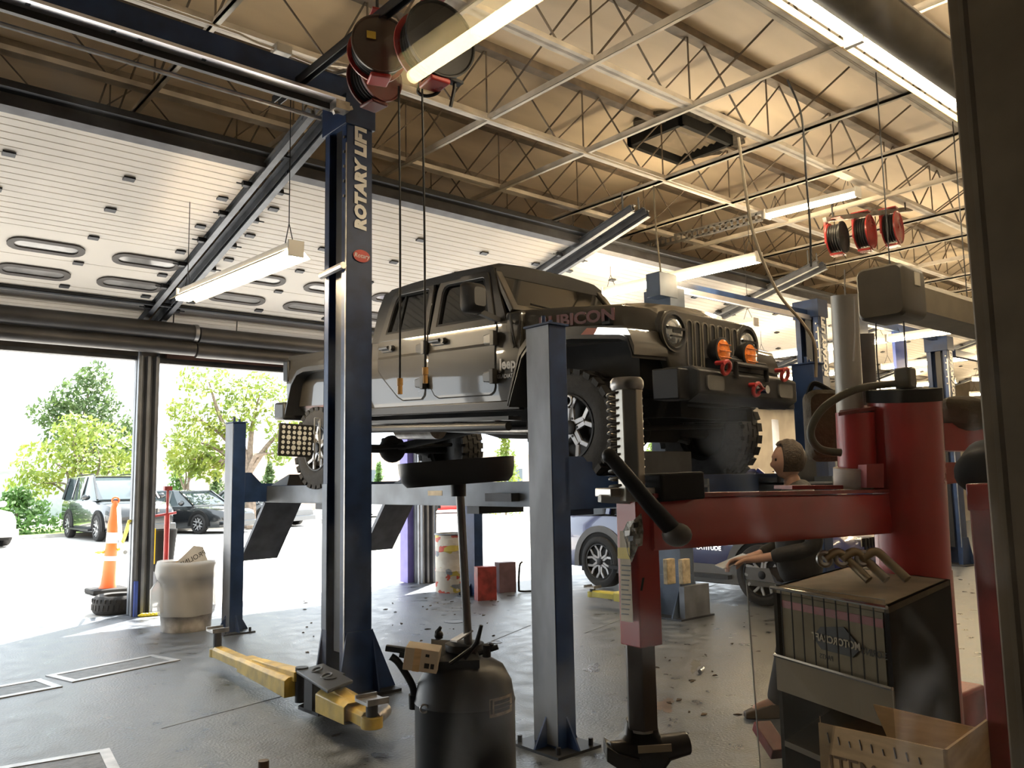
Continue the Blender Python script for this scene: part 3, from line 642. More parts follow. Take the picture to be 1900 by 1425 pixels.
# --- third bay: lift pair with its lower cross beam, behind the pickup
L3 = two_post_column(7.72, 6.15, 3.75, 1, 'grey-blue lift column with tan arm pads, behind the red swing arm', lettering=False, body=BLUEL)
MB().bb((7.40, 5.95, 3.62), (7.72, 6.15, 3.90)).build('power_box', BLUEL, L3, bevel=0.005)
arm_unit(L3, (7.62, 6.30, 0.16), fl(1100, 1105, 0.13), 0.06, yel=mat('arm_yellow_bright', (0.62, 0.52, 0.05), 0.45, var=0.25))
TAN = mat('pad_tan', (0.52, 0.42, 0.26), 0.7, var=0.3, scale=20)
for x in (1242, 1270):
    p = onY(x, 1060, 5.90)
    MB().box(p, (0.14, 0.06, 0.27)).build('arm_pad', TAN, L3, bevel=0.008, label='tan pad stored on the lift column')
MB().bb((7.5, 5.86, 0.0), (7.95, 5.93, 0.36)).build('foot_guard', GREYST, L3)
L4 = two_post_column(10.85, 6.05, 4.0, -1, 'narrow blue lift column with white lettering right of the pickup headlights')
MB().bb((7.72, 6.02, 3.74), (10.9, 6.10, 3.86)).build('cross_beam', BLUE, L4)
MB().bb((7.72, 5.98, 3.72), (10.75, 6.02, 3.78)).build('beam_lip', MATS['beam_lip_bright'], L4)
# --- far bays
L5 = two_post_column(15.1, 6.04, 3.9, -1, 'blue lift column with white lettering right of the red cylinder, before a bright blue panel')
MB().bb((11.9, 6.0, 3.84), (15.1, 6.1, 3.96)).build('cross_beam', BLUE, L5)
MB().bb((14.55, 6.55, 1.9), (15.0, 6.6, 4.15)).build('guard_panel', BLUEB, L5, label='bright blue sheet panel')
L6 = two_post_column(18.9, 6.04, 3.7, -1, 'farthest visible blue lift column, close to the window frame', lettering=False)
MB().bb((15.7, 6.0, 3.62), (18.9, 6.1, 3.74)).build('cross_beam', BLUE, L6)
two_post_column(12.0, 6.04, 3.8, 1, 'blue lift column standing behind the pale column of the red machine', lettering=False)

# --- four post alignment lift under the pickup
F4 = thing('four_post_lift', 'blue four-post alignment lift holding the grey pickup in the air', 'vehicle lift', (5.1, 6.3, 0))
POSTS = ((3.434, 3.62, 2.49, BLUEL), (3.62, 8.81, 2.23, BLUEL), (6.50, 3.62, 2.49, BLUE), (7.08, 9.02, 2.4, BLUEL))
for x, y, h, mm in POSTS:
    p = MB().bb((x, y, 0), (x + 0.145, y + 0.21, h)).build('post', BLUE, F4, bevel=0.006)
    if x < 4: MB().bb((x - 0.003, y + 0.004, 0.03), (x, y + 0.206, h - 0.004)).build('worn_face', mat('post_worn_face', (0.19, 0.20, 0.22), 0.42, 0.2, var=0.5, scale=3, stretch=(1, 1, 0.4)), p)
    MB().bb((x - 0.012, y - 0.012, h), (x + 0.157, y + 0.222, h + 0.012)).tube([(x + 0.05, y + 0.1, h), (x + 0.05, y + 0.1, h + 0.07)], 0.014, 8).tube([(x + 0.11, y + 0.1, h), (x + 0.11, y + 0.1, h + 0.05)], 0.012, 8).build('post_cap', BLUE, p)
    f = MB().bb((x - 0.10, y - 0.10, 0), (x + 0.245, y + 0.31, 0.016))
    for px, py in ((x - 0.06, y - 0.06), (x + 0.2, y - 0.06), (x - 0.06, y + 0.27), (x + 0.2, y + 0.27)): f.tube([(px, py, 0.016), (px, py, 0.055)], 0.014, 8)
    f.build('foot_plate', DARKST, p)
    g = MB()
    g.prism([(0, 0), (0.10, 0), (0, 0.17)], -0.006, 0.006, MX((x + 0.145, y + 0.1, 0.016), (1, 0, 0), (0, 0, 1)))
    g.prism([(0, 0), (0.10, 0), (0, 0.17)], -0.006, 0.006, MX((x, y + 0.1, 0.016), (-1, 0, 0), (0, 0, 1)))
    g.prism([(0, 0), (0.10, 0), (0, 0.17)], -0.006, 0.006, MX((x + 0.07, y, 0.016), (0, -1, 0), (0, 0, 1)))
    g.build('gusset', BLUE, p)
def ly(x, k): return x
# cross beams between posts, with gusseted ends
for (xa, ya), (xb, yb) in (((3.70, 8.93), (7.10, 9.10)), ((3.56, 3.72), (6.52, 3.72))):
    cb = MB().bar((xa, ya, 1.47), (xb, yb, 1.47), 0.16, 0.20)
    cbo = cb.build('cross_beam', BLUE, F4, bevel=0.004)
    for s, (x, y) in ((1, (xa, ya)), (-1, (xb, yb))):
        MB().prism([(0, -0.1), (0.34, -0.1), (0.34, 0.10), (0.28, 0.10), (0.16, 0.22), (0, 0.22)], -0.10, 0.10, MX((x - 0.02 * s, y, 1.47), (s, 0, 0), (0, 0, 1))).build('end_bracket', BLUE, cbo)
# side gusset plate with stickers at the near post
gp = MB().bb((3.58, 3.70, 1.33), (3.86, 3.73, 1.66)).build('sticker_plate', BLUE, F4)
MB().bb((3.60, 3.694, 1.50), (3.66, 3.70, 1.58)).bb((3.62, 3.694, 1.40), (3.68, 3.70, 1.47)).build('sticker', PAPER, gp)
RUN = mat('runway_blue_grey', (0.13, 0.15, 0.18), 0.4, 0.3, var=0.35, scale=3)
for x0, k in ((4.03, 0), (5.62, 1)):
    x1 = x0 + 0.50
    rw = MB().bb((x0, 3.30, 1.36), (x0 + 0.02, 9.05, 1.54)).bb((x1 - 0.02, 3.30, 1.36), (x1, 9.05, 1.54)).bb((x0, 3.3, 1.485), (x1, 9.05, 1.50)).bb((x0, 3.3, 1.36), (x0 + 0.07, 9.05, 1.372)).bb((x1 - 0.07, 3.3, 1.36), (x1, 9.05, 1.372))
    ro = rw.build('runway', RUN, F4)
    MB().bb((x0 + 0.02, 5.1, 1.30), (x1 - 0.02, 5.25, 1.36)).bb((x0 + 0.02, 7.6, 1.30), (x1 - 0.02, 7.75, 1.36)).build('runway_brace', DARKST, ro)
    MB().bb((x0 - 0.02, 3.45, 1.50), (x1 + 0.02, 3.47, 1.72)).build('front_stop', DARKST, ro)
    # folded down ramp at the far end, leaning outwards
    a0 = V((x0 + 0.02, 8.9, 1.36)); 
    dv = V((-0.10, 0.42, -0.66))
    rp = MB().add([a0, a0 + V((0.46, 0.05, 0)), a0 + V((0.46, 0.05, 0)) + dv, a0 + dv, a0 + V((0, 0.05, 0.03)), a0 + V((0.46, 0.1, 0.03)), a0 + V((0.46, 0.1, 0.03)) + dv, a0 + V((0, 0.05, 0.03)) + dv],
                  [(3, 2, 1, 0), (4, 5, 6, 7), (0, 1, 5, 4), (1, 2, 6, 5), (2, 3, 7, 6), (3, 0, 4, 7)])
    rp.bar(a0 + V((0.0, 0, 0)), a0 + dv, 0.05, 0.03)
    rp.build('ramp', GREYST, ro)
    MB().hexa([V((x0, 8.35, 1.545)), V((x1, 8.35, 1.545)), V((x1, 8.75, 1.545)), V((x0, 8.75, 1.545)), V((x0 + 0.05, 8.40, 1.66)), V((x1 - 0.02, 8.40, 1.66)), V((x1 - 0.02, 8.42, 1.66)), V((x0 + 0.05, 8.42, 1.66))]).build('wheel_stop', BLK, ro)
MB().bb((4.028, 5.55, 1.44), (4.032, 5.75, 1.48)).build('sticker', PAPER, F4)
MB().bb((3.95, 4.6, 1.40), (4.03, 4.9, 1.46)).build('slip_plate_handle', DARKST, F4)
MB().tube([onX(702, 825, 3.62), onX(702, 905, 3.62)], 0.008, 6)
# cross-bench jack between the runways
MB().bb((4.53, 5.6, 1.40), (5.62, 5.9, 1.52)).build('bridge_jack', DARKST, F4, bevel=0.01)

# =================================================================== THE LIFTED PICKUP   (x forward, y to its left, z up from the wheels' contact)
TK = thing('pickup_truck', 'dark grey off-road pickup with black soft top, raised on the blue four-post lift', 'pickup truck', (5.08, 4.23, 1.50), rot=(0, 0, R(-90 + 2.26)))
RAKE = 0.045
SH = Matrix(((1, 0, 0, 0), (0, 1, 0, 0), (-RAKE, 0, 1, -RAKE * 0.8), (0, 0, 0, 1)))
def B_(): return MB(SH)
def put(mb, name, m_, parent=None, **k): return mb.build(name, m_, parent or TK, local=True, **k)
FLARE = mat('flare_black', (0.02, 0.02, 0.021), 0.45, var=0.1)
SOFT = mat('soft_top_black', (0.018, 0.017, 0.016), 0.75, var=0.2, bump=0.15, bscale=120)
XZ = lambda y: Matrix(((1, 0, 0, 0), (0, 0, 1, y), (0, 1, 0, 0), (0, 0, 0, 1)))      # (x,z,t) -> (x, y+t, z)
YZ = lambda x: Matrix(((0, 0, 1, x), (1, 0, 0, 0), (0, 1, 0, 0), (0, 0, 0, 1)))      # (y,z,t) -> (x+t, y, z)
# cab tub, with softly curved flanks
flank = [(-0.785, 0.67), (-0.796, 0.76), (-0.802, 0.95), (-0.800, 1.13), (-0.788, 1.155), (-0.782, 1.30)]
ring_ = flank + [(-y, z) for y, z in reversed(flank)]
body = put(B_().loft([[V((x, y, z)) for y, z in ring_] for x in (-2.70, -2.2, -1.7, -1.2, -0.62)]), 'cab_body', PAINT)
put(B_().bb((-0.62, -0.72, 0.72), (0.48, 0.72, 1.06)), 'engine_bay', BLKM)
# cowl and hood: narrower towards the grille
hood = B_()
def hsec(x, w, zt, zs): return [V((x, y, z)) for y, z in ((-w, 1.03), (-w, zs - 0.05), (-w + 0.03, zs), (-w * 0.62, zt - 0.012), (-w * 0.55, zt + 0.018), (0, zt + 0.03), (w * 0.55, zt + 0.018), (w * 0.62, zt - 0.012), (w - 0.03, zs), (w, zs - 0.05), (w, 1.03))]
hood.loft([hsec(-0.86, 0.755, 1.405, 1.40), hsec(-0.6, 0.745, 1.41, 1.395), hsec(-0.2, 0.70, 1.405, 1.375), hsec(0.25, 0.64, 1.375, 1.34), hsec(0.46, 0.60, 1.335, 1.295), hsec(0.535, 0.575, 1.28, 1.245)])
ho = put(hood, 'hood', PAINT)
put(B_().bb((-0.80, -0.785, 1.03), (-0.62, 0.785, 1.385)), 'cowl', PAINT, bevel=0.02)
for s in (-1, 1):
    put(B_().bb((0.12, s * 0.665 - 0.02, 1.20), (0.2, s * 0.665 + 0.02, 1.27)), 'hood_latch', BLK, ho, bevel=0.005)
put(B_().bb((-0.5, -0.26, 1.425), (-0.2, 0.26, 1.445)), 'hood_scoop', BLK, ho, bevel=0.008)
# lettering on the hood side and the cowl side
text('RUBICON', 0.120, SH @ Matrix.Translation((-0.10, -0.722, 1.262)) @ Matrix.Rotation(R(4.4), 4, 'Z') @ MX((0, 0, 0), (1, 0, 0), (0, -0.05, 1)), RLET, 'lettering', ho, 0.004, 0.004, sx=1.35, local=True)
text('Jeep', 0.115, SH @ MX((-0.755, -0.812, 0.965), (1, 0, 0), (0, 0, 1)), mat('badge_grey', (0.30, 0.29, 0.28), 0.3, 0.6), 'badge', body, 0.003, 0.004, sx=0.95, local=True)
text('GLADIATOR', 0.045, SH @ MX((-0.755, -0.812, 0.87), (1, 0, 0), (0, 0, 1)), MATS['badge_grey'], 'badge', body, 0.002, 0.001, sx=1.0, local=True)

def yside(z, off=0.0): return 0.782 + off - max(0.0, z - 1.30) * 0.21
def side_poly(mb, pts, o0, o1, s=-1):
    n = len(pts); vs = [V((x, s * yside(z, o), z)) for o in (o0, o1) for x, z in pts]
    return mb.add(vs, [tuple(range(n - 1, -1, -1)), tuple(range(n, 2 * n))] + [(i, (i + 1) % n, (i + 1) % n + n, i + n) for i in range(n)])
def side_ring(mb, outer, inner, o0, o1, s=-1):
    n = len(outer); q = [[V((x, s * yside(z, o), z)) for x, z in pl] for pl, o in ((outer, o0), (outer, o1), (inner, o1), (inner, o0))]
    vs = [p for a in q for p in a]; fs = []
    for a in range(4):
        b = (a + 1) % 4
        for i in range(n): j = (i + 1) % n; fs.append((a * n + i, a * n + j, b * n + j, b * n + i))
    return mb.add(vs, fs)
def shrink(pts, e, dx=0, dz=0):
    cx = sum(p[0] for p in pts) / len(pts); cz = sum(p[1] for p in pts) / len(pts)
    return [(x + (e if x < cx else -e) + dx, z + (e if z < cz else -e) + dz) for x, z in pts]
def flank_y(z):
    for (y0, z0), (y1, z1) in zip(flank, flank[1:]):
        if z0 <= z <= z1: return -(y0 + (y1 - y0) * (z - z0) / (z1 - z0))
    return 0.782
DOORS = {
 'front': dict(low=[(-0.905, 1.30), (-0.915, 0.80), (-0.935, 0.755), (-0.985, 0.735), (-1.64, 0.735), (-1.70, 0.76), (-1.775, 0.86), (-1.785, 1.30)],
               up=[(-0.915, 1.30), (-1.785, 1.30), (-1.772, 1.70), (-1.745, 1.775), (-1.69, 1.80), (-1.16, 1.795), (-1.11, 1.78), (-1.085, 1.74)],
               win=[(-1.005, 1.365), (-1.705, 1.365), (-1.70, 1.68), (-1.68, 1.725), (-1.64, 1.745), (-1.17, 1.74), (-1.145, 1.73), (-1.13, 1.71)]),
 'rear': dict(low=[(-1.825, 1.30), (-1.835, 0.86), (-1.85, 0.77), (-1.90, 0.735), (-2.17, 0.735), (-2.25, 0.77), (-2.56, 1.02), (-2.585, 1.30)],
              up=[(-1.825, 1.30), (-2.585, 1.30), (-2.50, 1.66), (-2.465, 1.76), (-2.40, 1.80), (-1.88, 1.80), (-1.845, 1.785), (-1.835, 1.74)],
              win=[(-1.89, 1.37), (-2.485, 1.37), (-2.43, 1.62), (-2.405, 1.70), (-2.36, 1.745), (-1.93, 1.745), (-1.905, 1.735), (-1.895, 1.70)])}
for s in (-1, 1):
    for nm, d in DOORS.items():
        # the lower skin follows the flank; a slightly larger dark seal behind it gives the shut line
        def skin(pts, off):
            zlo = min(z for x, z in pts); zs = sorted({z for y, z in flank if z > zlo + 0.02} | {zlo, zlo + 0.012, zlo + 0.03, zlo + 0.06, zlo + 0.13, zlo + 0.3, 1.30})
            rows = []
            for z in zs:
                xs = []; n = len(pts)
                for i in range(n):
                    (x0, z0), (x1, z1) = pts[i], pts[(i + 1) % n]
                    if abs(z0 - z1) < 1e-9:
                        if abs(z - z0) < 1e-6: xs += [x0, x1]
                    elif min(z0, z1) - 1e-6 <= z <= max(z0, z1) + 1e-6: xs.append(x0 + (x1 - x0) * (z - z0) / (z1 - z0))
                a_, b_ = min(xs), max(xs)
                rows.append([V((a_ + (b_ - a_) * k / 4, s * (flank_y(z) + off), z)) for k in range(5)])
            mb = B_(); mb.add([p for r_ in rows for p in r_], [(i * 5 + k, i * 5 + k + 1, i * 5 + k + 6, i * 5 + k + 5) for i in range(len(rows) - 1) for k in range(4)])
            return mb
        dr = put(skin(d['low'], 0.008), 'door', PAINT, sharp=6)
        mid = sum(x for x, z in d['low']) / len(d['low'])
        put(skin([(x + (0.010 if x > mid else -0.010), z - (0.010 if z < 1.2 else 0)) for x, z in d['low']], 0.004), 'door_seal', BLKM, dr)
        put(side_ring(B_(), [(x + (0.010 if x > mid else -0.010), z + (0.012 if z > 1.5 else 0)) for x, z in d['up']], d['up'], -0.03, 0.002, s), 'frame_seal', BLKM, dr)
        put(side_ring(B_(), d['up'], d['win'], -0.03, 0.010, s), 'window_surround', PAINT, dr, bevel=0.004)
        put(side_ring(B_(), d['win'], shrink(d['win'], 0.018), -0.02, 0.004, s), 'window_seal', BLKM, dr)
        put(side_poly(B_(), shrink(d['win'], 0.012), -0.03, -0.018, s), 'window_glass', GLASSD, dr)
        if nm == 'rear': put(side_poly(B_(), [(-2.30, 1.38), (-2.325, 1.38), (-2.29, 1.73), (-2.265, 1.73)], -0.016, -0.005, s), 'window_divider', BLKM, dr)
        hx = -1.645 if nm == 'front' else -2.415
        y0 = s * (flank_y(1.22) + 0.016)
        hb = B_().prism(rrect(0.20, 0.06, 0.025), -0.006, 0.012, Matrix.Translation((hx, y0, 1.225)) @ Matrix.Rotation(R(90), 4, 'X'))
        hb.tube([V((hx - 0.085, y0 + s * 0.03, 1.23)), V((hx + 0.06, y0 + s * 0.038, 1.23))], 0.016, 8)
        hb.tube([V((hx + 0.085, y0 - s * 0.01, 1.225)), V((hx + 0.085, y0 + s * 0.034, 1.225))], 0.024, 12)
        put(hb, 'door_handle', FLARE, dr)
        for hz in (1.185, 0.875):
            x0 = -0.905 if nm == 'front' else -1.825
            y1 = s * (flank_y(hz) + 0.014)
            hi = B_().bb((x0 - 0.015, min(y1, y1 + s * 0.05), hz - 0.06), (x0 + 0.03, max(y1, y1 + s * 0.05), hz + 0.06))
            hi.hexa([V((x0 - 0.135, y1, hz - 0.04)), V((x0, y1, hz - 0.055)), V((x0, y1, hz + 0.055)), V((x0 - 0.135, y1, hz + 0.04)),
                     V((x0 - 0.125, y1 + s * 0.02, hz - 0.03)), V((x0, y1 + s * 0.035, hz - 0.045)), V((x0, y1 + s * 0.035, hz + 0.045)), V((x0 - 0.125, y1 + s * 0.02, hz + 0.03))])
            put(hi, 'hinge', mat('hinge_grey', (0.030, 0.028, 0.025), 0.35, 0.1), dr, bevel=0.004)
# windscreen frame, glass, A pillars
W0, W1 = (-0.74, 1.415), (-1.055, 1.815)
def wpt(y, t, off=0.0):
    x = W0[0] + (W1[0] - W0[0]) * t; z = W0[1] + (W1[1] - W0[1]) * t
    return V((x + off * 0.82, y * (0.755 - 0.09 * t), z + off * 0.56))
outer = [(-1, 0), (1, 0), (1, 1), (-1, 1)]
def wring(o, i, a, b):
    q = [[wpt(y, t, f) for y, t in pl] for pl, f in ((o, a), (o, b), (i, b), (i, a))]
    vs = [p for r_ in q for p in r_]; return B_().add(vs, [(a_ * 4 + k, a_ * 4 + (k + 1) % 4, ((a_ + 1) % 4) * 4 + (k + 1) % 4, ((a_ + 1) % 4) * 4 + k) for a_ in range(4) for k in range(4)])
inn = [(-0.89, 0.13), (0.89, 0.13), (0.89, 0.93), (-0.89, 0.93)]
ws = put(wring(outer, inn, -0.05, 0.0), 'windscreen_frame', PAINT, bevel=0.008)
put(B_().hexa([wpt(y, t, -0.03) for y, t in inn] + [wpt(y, t, -0.022) for y, t in inn]), 'windscreen_glass', GLASSD, ws)
for y in (-0.3, 0.25): put(B_().tube([wpt(y, 0.10, 0.02), wpt(y - 0.4, 0.16, 0.015)], 0.008, 6), 'wiper', BLK, ws)
for s in (-1, 1):
    put(side_poly(B_(), [(-0.78, 1.29), (-0.905, 1.29), (-1.075, 1.76), (-1.09, 1.81), (-1.05, 1.81), (-0.95, 1.60)], -0.03, 0.0, s), 'a_pillar', PAINT, ws)
# black soft top
top = B_()
def tsec(x, zt, w): return [V((x, y, z)) for y, z in ((-w - 0.015, zt - 0.10), (-w, zt - 0.03), (-w * 0.85, zt + 0.01), (-w * 0.4, zt + 0.03), (w * 0.4, zt + 0.03), (w * 0.85, zt + 0.01), (w, zt - 0.03), (w + 0.015, zt - 0.10))]
top.loft([tsec(-1.03, 1.835, 0.665), tsec(-1.10, 1.865, 0.672), tsec(-1.6, 1.875, 0.68), tsec(-2.2, 1.87, 0.68), tsec(-2.52, 1.85, 0.68), tsec(-2.62, 1.80, 0.68)])
for s in (-1, 1):
    side_poly(top, [(-2.50, 1.30), (-2.70, 1.30), (-2.69, 1.62), (-2.63, 1.79), (-2.42, 1.81)], -0.06, 0.006, s)
top.hexa([V((-2.70, -0.74, 1.30)), V((-2.66, -0.74, 1.30)), V((-2.66, 0.74, 1.30)), V((-2.70, 0.74, 1.30)), V((-2.64, -0.66, 1.80)), V((-2.6, -0.66, 1.80)), V((-2.6, 0.66, 1.80)), V((-2.64, 0.66, 1.80))])
put(top, 'soft_top', SOFT)
put(B_().bb((-2.4, -0.6, 1.2), (-1.2, 0.6, 1.5)), 'cabin_trim', BLKM)
# bed
bd = B_()
for s in (-1, 1):
    fl2 = [(0.70, 0.67), (0.775, 0.74), (0.79, 0.95), (0.787, 1.14), (0.775, 1.16), (0.770, 1.305), (0.70, 1.315), (0.68, 0.75)]
    bd.loft([[V((x, s * y, z)) for y, z in fl2] for x in (-4.38, -3.9, -3.4, -2.76)])
bd.bb((-4.38, -0.7, 0.72), (-2.76, 0.7, 0.80)).bb((-2.80, -0.76, 0.70), (-2.76, 0.76, 1.30))
bo = put(bd, 'bed', PAINT)
put(B_().bb((-4.43, -0.70, 0.74), (-4.37, 0.70, 1.305)), 'tailgate', PAINT, bevel=0.015)
for s in (-1, 1):
    tl = put(B_().bb((-4.45, s * 0.755 - 0.05, 1.02), (-4.33, s * 0.755 + 0.06, 1.26)), 'tail_lamp', BLK, bevel=0.02)
    put(B_().bb((-4.455, s * 0.755 - 0.035, 1.06), (-4.445, s * 0.755 + 0.045, 1.22)), 'lens', mat('tail_lens_dark', (0.10, 0.006, 0.006), 0.2), tl)
put(B_().bb((-4.66, -0.80, 0.60), (-4.42, 0.80, 0.80)), 'rear_bumper', FLARE, bevel=0.03)
# fenders
def fender(path, y0, y1, s, th=0.035):
    mb = B_(); n = len(path); rings = []
    for x, z in path: rings.append([V((x, s * y0, z)), V((x, s * y1, z - 0.015)), V((x, s * (y1 + 0.004), z - 0.015 - th)), V((x, s * y0, z - th))])
    return mb.loft(rings)
for s in (-1, 1):
    fr = put(fender([(0.60, 1.00), (0.555, 1.115), (0.50, 1.145), (0.05, 1.185), (-0.30, 1.185), (-0.40, 1.165), (-0.50, 1.07), (-0.64, 0.70)], 0.56, 0.925, s, 0.06), 'front_fender', PAINT)
    put(fender([(0.585, 0.95), (0.55, 1.06), (0.48, 1.085), (0.05, 1.125), (-0.30, 1.125), (-0.38, 1.105), (-0.47, 1.02), (-0.62, 0.66)], 0.40, 0.93, s, 0.03), 'wheel_liner', FLARE, fr)
    lp = put(B_().hexa([V((0.57, s * 0.70, 1.065)), V((0.57, s * 0.93, 1.06)), V((0.26, s * 0.934, 1.092)), V((0.26, s * 0.70, 1.10)), V((0.55, s * 0.70, 1.115)), V((0.545, s * 0.932, 1.105)), V((0.30, s * 0.938, 1.135)), V((0.30, s * 0.70, 1.14))]), 'marker_lamp', glow('marker_white', (1.0, 0.97, 0.9), 5.0), fr, label='glowing white marker lamp')
    put(B_().hexa([V((0.26, s * 0.72, 1.092)), V((0.26, s * 0.935, 1.09)), V((0.14, s * 0.936, 1.10)), V((0.14, s * 0.72, 1.10)), V((0.30, s * 0.72, 1.132)), V((0.30, s * 0.937, 1.13)), V((0.20, s * 0.937, 1.142)), V((0.20, s * 0.72, 1.14))]), 'reflector', mat('amber_dull', (0.30, 0.07, 0.02), 0.3), fr)
    rf = put(fender([(-2.86, 0.70), (-2.98, 1.02), (-3.08, 1.12), (-3.20, 1.15), (-3.78, 1.15), (-3.92, 1.12), (-4.03, 1.02), (-4.16, 0.70)], 0.62, 0.92, s, 0.05), 'rear_fender', FLARE)
# grille with seven slots and round lamps
gr = B_().prism([(-0.50, 0.80), (0.50, 0.80), (0.585, 0.98), (0.60, 1.19), (0.56, 1.27), (0.45, 1.29), (-0.45, 1.29), (-0.56, 1.27), (-0.60, 1.19), (-0.585, 0.98)], 0.0, 0.07, YZ(0.525))
go = put(gr, 'grille', PAINT, bevel=0.015)
for k in range(7):
    y = (k - 3) * 0.098; Mg = YZ(0.596) @ Matrix.Translation((y, 1.06, 0))
    put(B_().prism(rrect(0.056, 0.33, 0.026), -0.02, 0.004, Mg), 'slot', BLK, go)
    put(B_().ring(rrect(0.074, 0.35, 0.034), rrect(0.056, 0.33, 0.026), -0.004, 0.010, Mg), 'slot_rim', mat('slot_rim_grey', (0.15, 0.135, 0.11), 0.35, 0.2), go)
LENS = mat('lamp_lens', (0.62, 0.64, 0.66), 0.12, 0.75, var=0.5, scale=14)
for s in (-1, 1):
    Ml = YZ(0.598) @ Matrix.Translation((s * 0.475, 1.13, 0))
    hl = put(B_().lathe([(0.135, -0.03), (0.135, 0.012), (0.118, 0.014), (0.112, -0.006), (0.02, -0.012)], 32, Ml), 'headlamp', BLK, go)
    put(B_().lathe([(0.096, -0.006), (0.085, 0.012), (0.05, 0.022), (0.005, 0.025)], 28, Ml), 'lens', LENS, hl)
    put(B_().prism([(-0.10, 0.012), (0.10, 0.012), (0.10, 0.026), (-0.10, 0.026)], 0.01, 0.03, Ml).prism([(-0.06, -0.045), (0.06, -0.045), (0.06, -0.033), (-0.06, -0.033)], 0.01, 0.03, Ml).prism(rrect(0.09, 0.03, 0.01), 0.015, 0.028, Ml), 'lamp_bar', BLK, hl)
    put(B_().ring(circ(0.150, 32), circ(0.132, 32), -0.01, 0.010, Ml), 'lamp_ring', PAINT, hl)
# steel winch bumper with hooks and round amber lamps
bp = B_().loft([[V((x, y * k, z)) for x, z in ((0.62, 0.64), (0.80, 0.62), (0.90, 0.68), (0.90, 0.83), (0.84, 0.86), (0.62, 0.86))] for y, k in ((-0.64, 1), (-0.5, 1.0), (0.5, 1), (0.64, 1))])
for s in (-1, 1): bp.bb((0.60, s * 0.66 - 0.09, 0.63), (0.82, s * 0.66 + 0.09, 0.84))
bo_ = put(bp, 'front_bumper', BLK, bevel=0.012)
put(B_().bb((0.72, -0.30, 0.855), (0.86, 0.30, 0.95)).tube([(0.79, -0.22, 0.93), (0.79, 0.22, 0.93)], 0.05, 14), 'winch', BLK, bo_, bevel=0.01)
put(B_().tube([V((0.905, -0.2, 0.80)), V((0.905, -0.2, 0.90)), V((0.905, 0.2, 0.90)), V((0.905, 0.2, 0.80))], 0.02, 8), 'bumper_hoop', BLK, bo_)
for s in (-1, 1): put(B_().prism(rrect(0.20, 0.10, 0.03), 0, 0.012, YZ(0.90) @ Matrix.Translation((s * 0.46, 0.75, 0))), 'fog_lamp', mat('fog_lens', (0.10, 0.10, 0.095), 0.2), bo_)
SHK = mat('shackle_red', (0.42, 0.03, 0.03), 0.4)
for y, z in ((-0.36, 0.86), (0.02, 0.735), (0.42, 0.87)):
    put(B_().torus(0.045, 0.014, 18, 8, MX((0.93, y, z), (0, 1, 0), (0.3, 0, 1))).tube([(0.88, y - 0.045, z + 0.03), (0.95, y - 0.045, z + 0.03)], 0.016, 8), 'tow_hook', SHK, bo_)
put(B_().tube([(0.92, 0.06, 0.735), (0.99, 0.06, 0.735)], 0.03, 10), 'winch_hook', CHROME, bo_)
AMB = mat('amber_lens', (0.85, 0.22, 0.012), 0.18, var=0.25, scale=30, coat=0.6)
for y in (-0.29, 0.055):
    Ma = YZ(0.86) @ Matrix.Translation((y, 0.985, 0))
    lm = put(B_().lathe([(0.04, -0.10), (0.085, -0.06), (0.098, 0.0), (0.098, 0.012), (0.09, 0.014)], 28, Ma).bb((0.82, y - 0.02, 0.86), (0.86, y + 0.02, 0.90)), 'aux_lamp', BLK, bo_)
    put(B_().lathe([(0.090, 0.010), (0.06, 0.022), (0.005, 0.028)], 28, Ma), 'lens', AMB, lm)
    for a in (-0.045, 0.0, 0.045): put(B_().tube([Ma @ V((-0.07, a, 0.026)), Ma @ V((0.07, a, 0.026))], 0.004, 6), 'lens_rib', AMB, lm)
# mirrors
for s in (-1, 1):
    mi = B_().loft([[V((x, s * y, z)) for y, z in [(p[0] + 0.985, p[1] + 1.50) for p in rrect(0.20 * k, 0.25 * k, 0.05 * k)]] for x, k in ((-1.00, 1.0), (-0.96, 1.0), (-0.90, 0.86), (-0.87, 0.6))])
    mi.bar((-0.95, s * 0.92, 1.39), (-0.90, s * 0.76, 1.335), 0.06, 0.04)
    mo = put(mi, 'side_mirror', FLARE)
    put(B_().prism(rrect(0.17, 0.21, 0.04), -0.004, 0, YZ(-1.0) @ Matrix.Translation((s * 0.985, 1.50, 0))), 'mirror_glass', CHROME, mo)
put(B_().tube([(-0.70, -0.80, 1.28), (-0.70, -0.83, 1.36), (-0.68, -0.80, 1.10)], 0.012, 6), 'antenna_base', BLK)
put(B_().tube([(-0.70, -0.82, 1.3), (-0.70, -0.82, 1.14), (-0.67, -0.82, 1.09)], 0.009, 6), 'footman_loop', BLK)
# rocker rail and side step
for s in (-1, 1):
    put(B_().bb((-2.72, s * 0.77 - 0.03, 0.60), (-0.64, s * 0.77 + 0.03, 0.68)), 'rocker', FLARE, bevel=0.01)
    rs = B_().tube([(-2.72, s * 0.90, 0.47), (-0.66, s * 0.90, 0.47)], 0.035, 10).bb((-2.72, min(s * 0.76, s * 0.90), 0.52), (-0.66, max(s * 0.76, s * 0.90), 0.55))
    for x in (-2.5, -2.0, -1.5, -1.0): rs.bar((x, s * 0.50, 0.56), (x + 0.1, s * 0.90, 0.47), 0.04, 0.03)
    put(rs, 'side_step', FLARE)
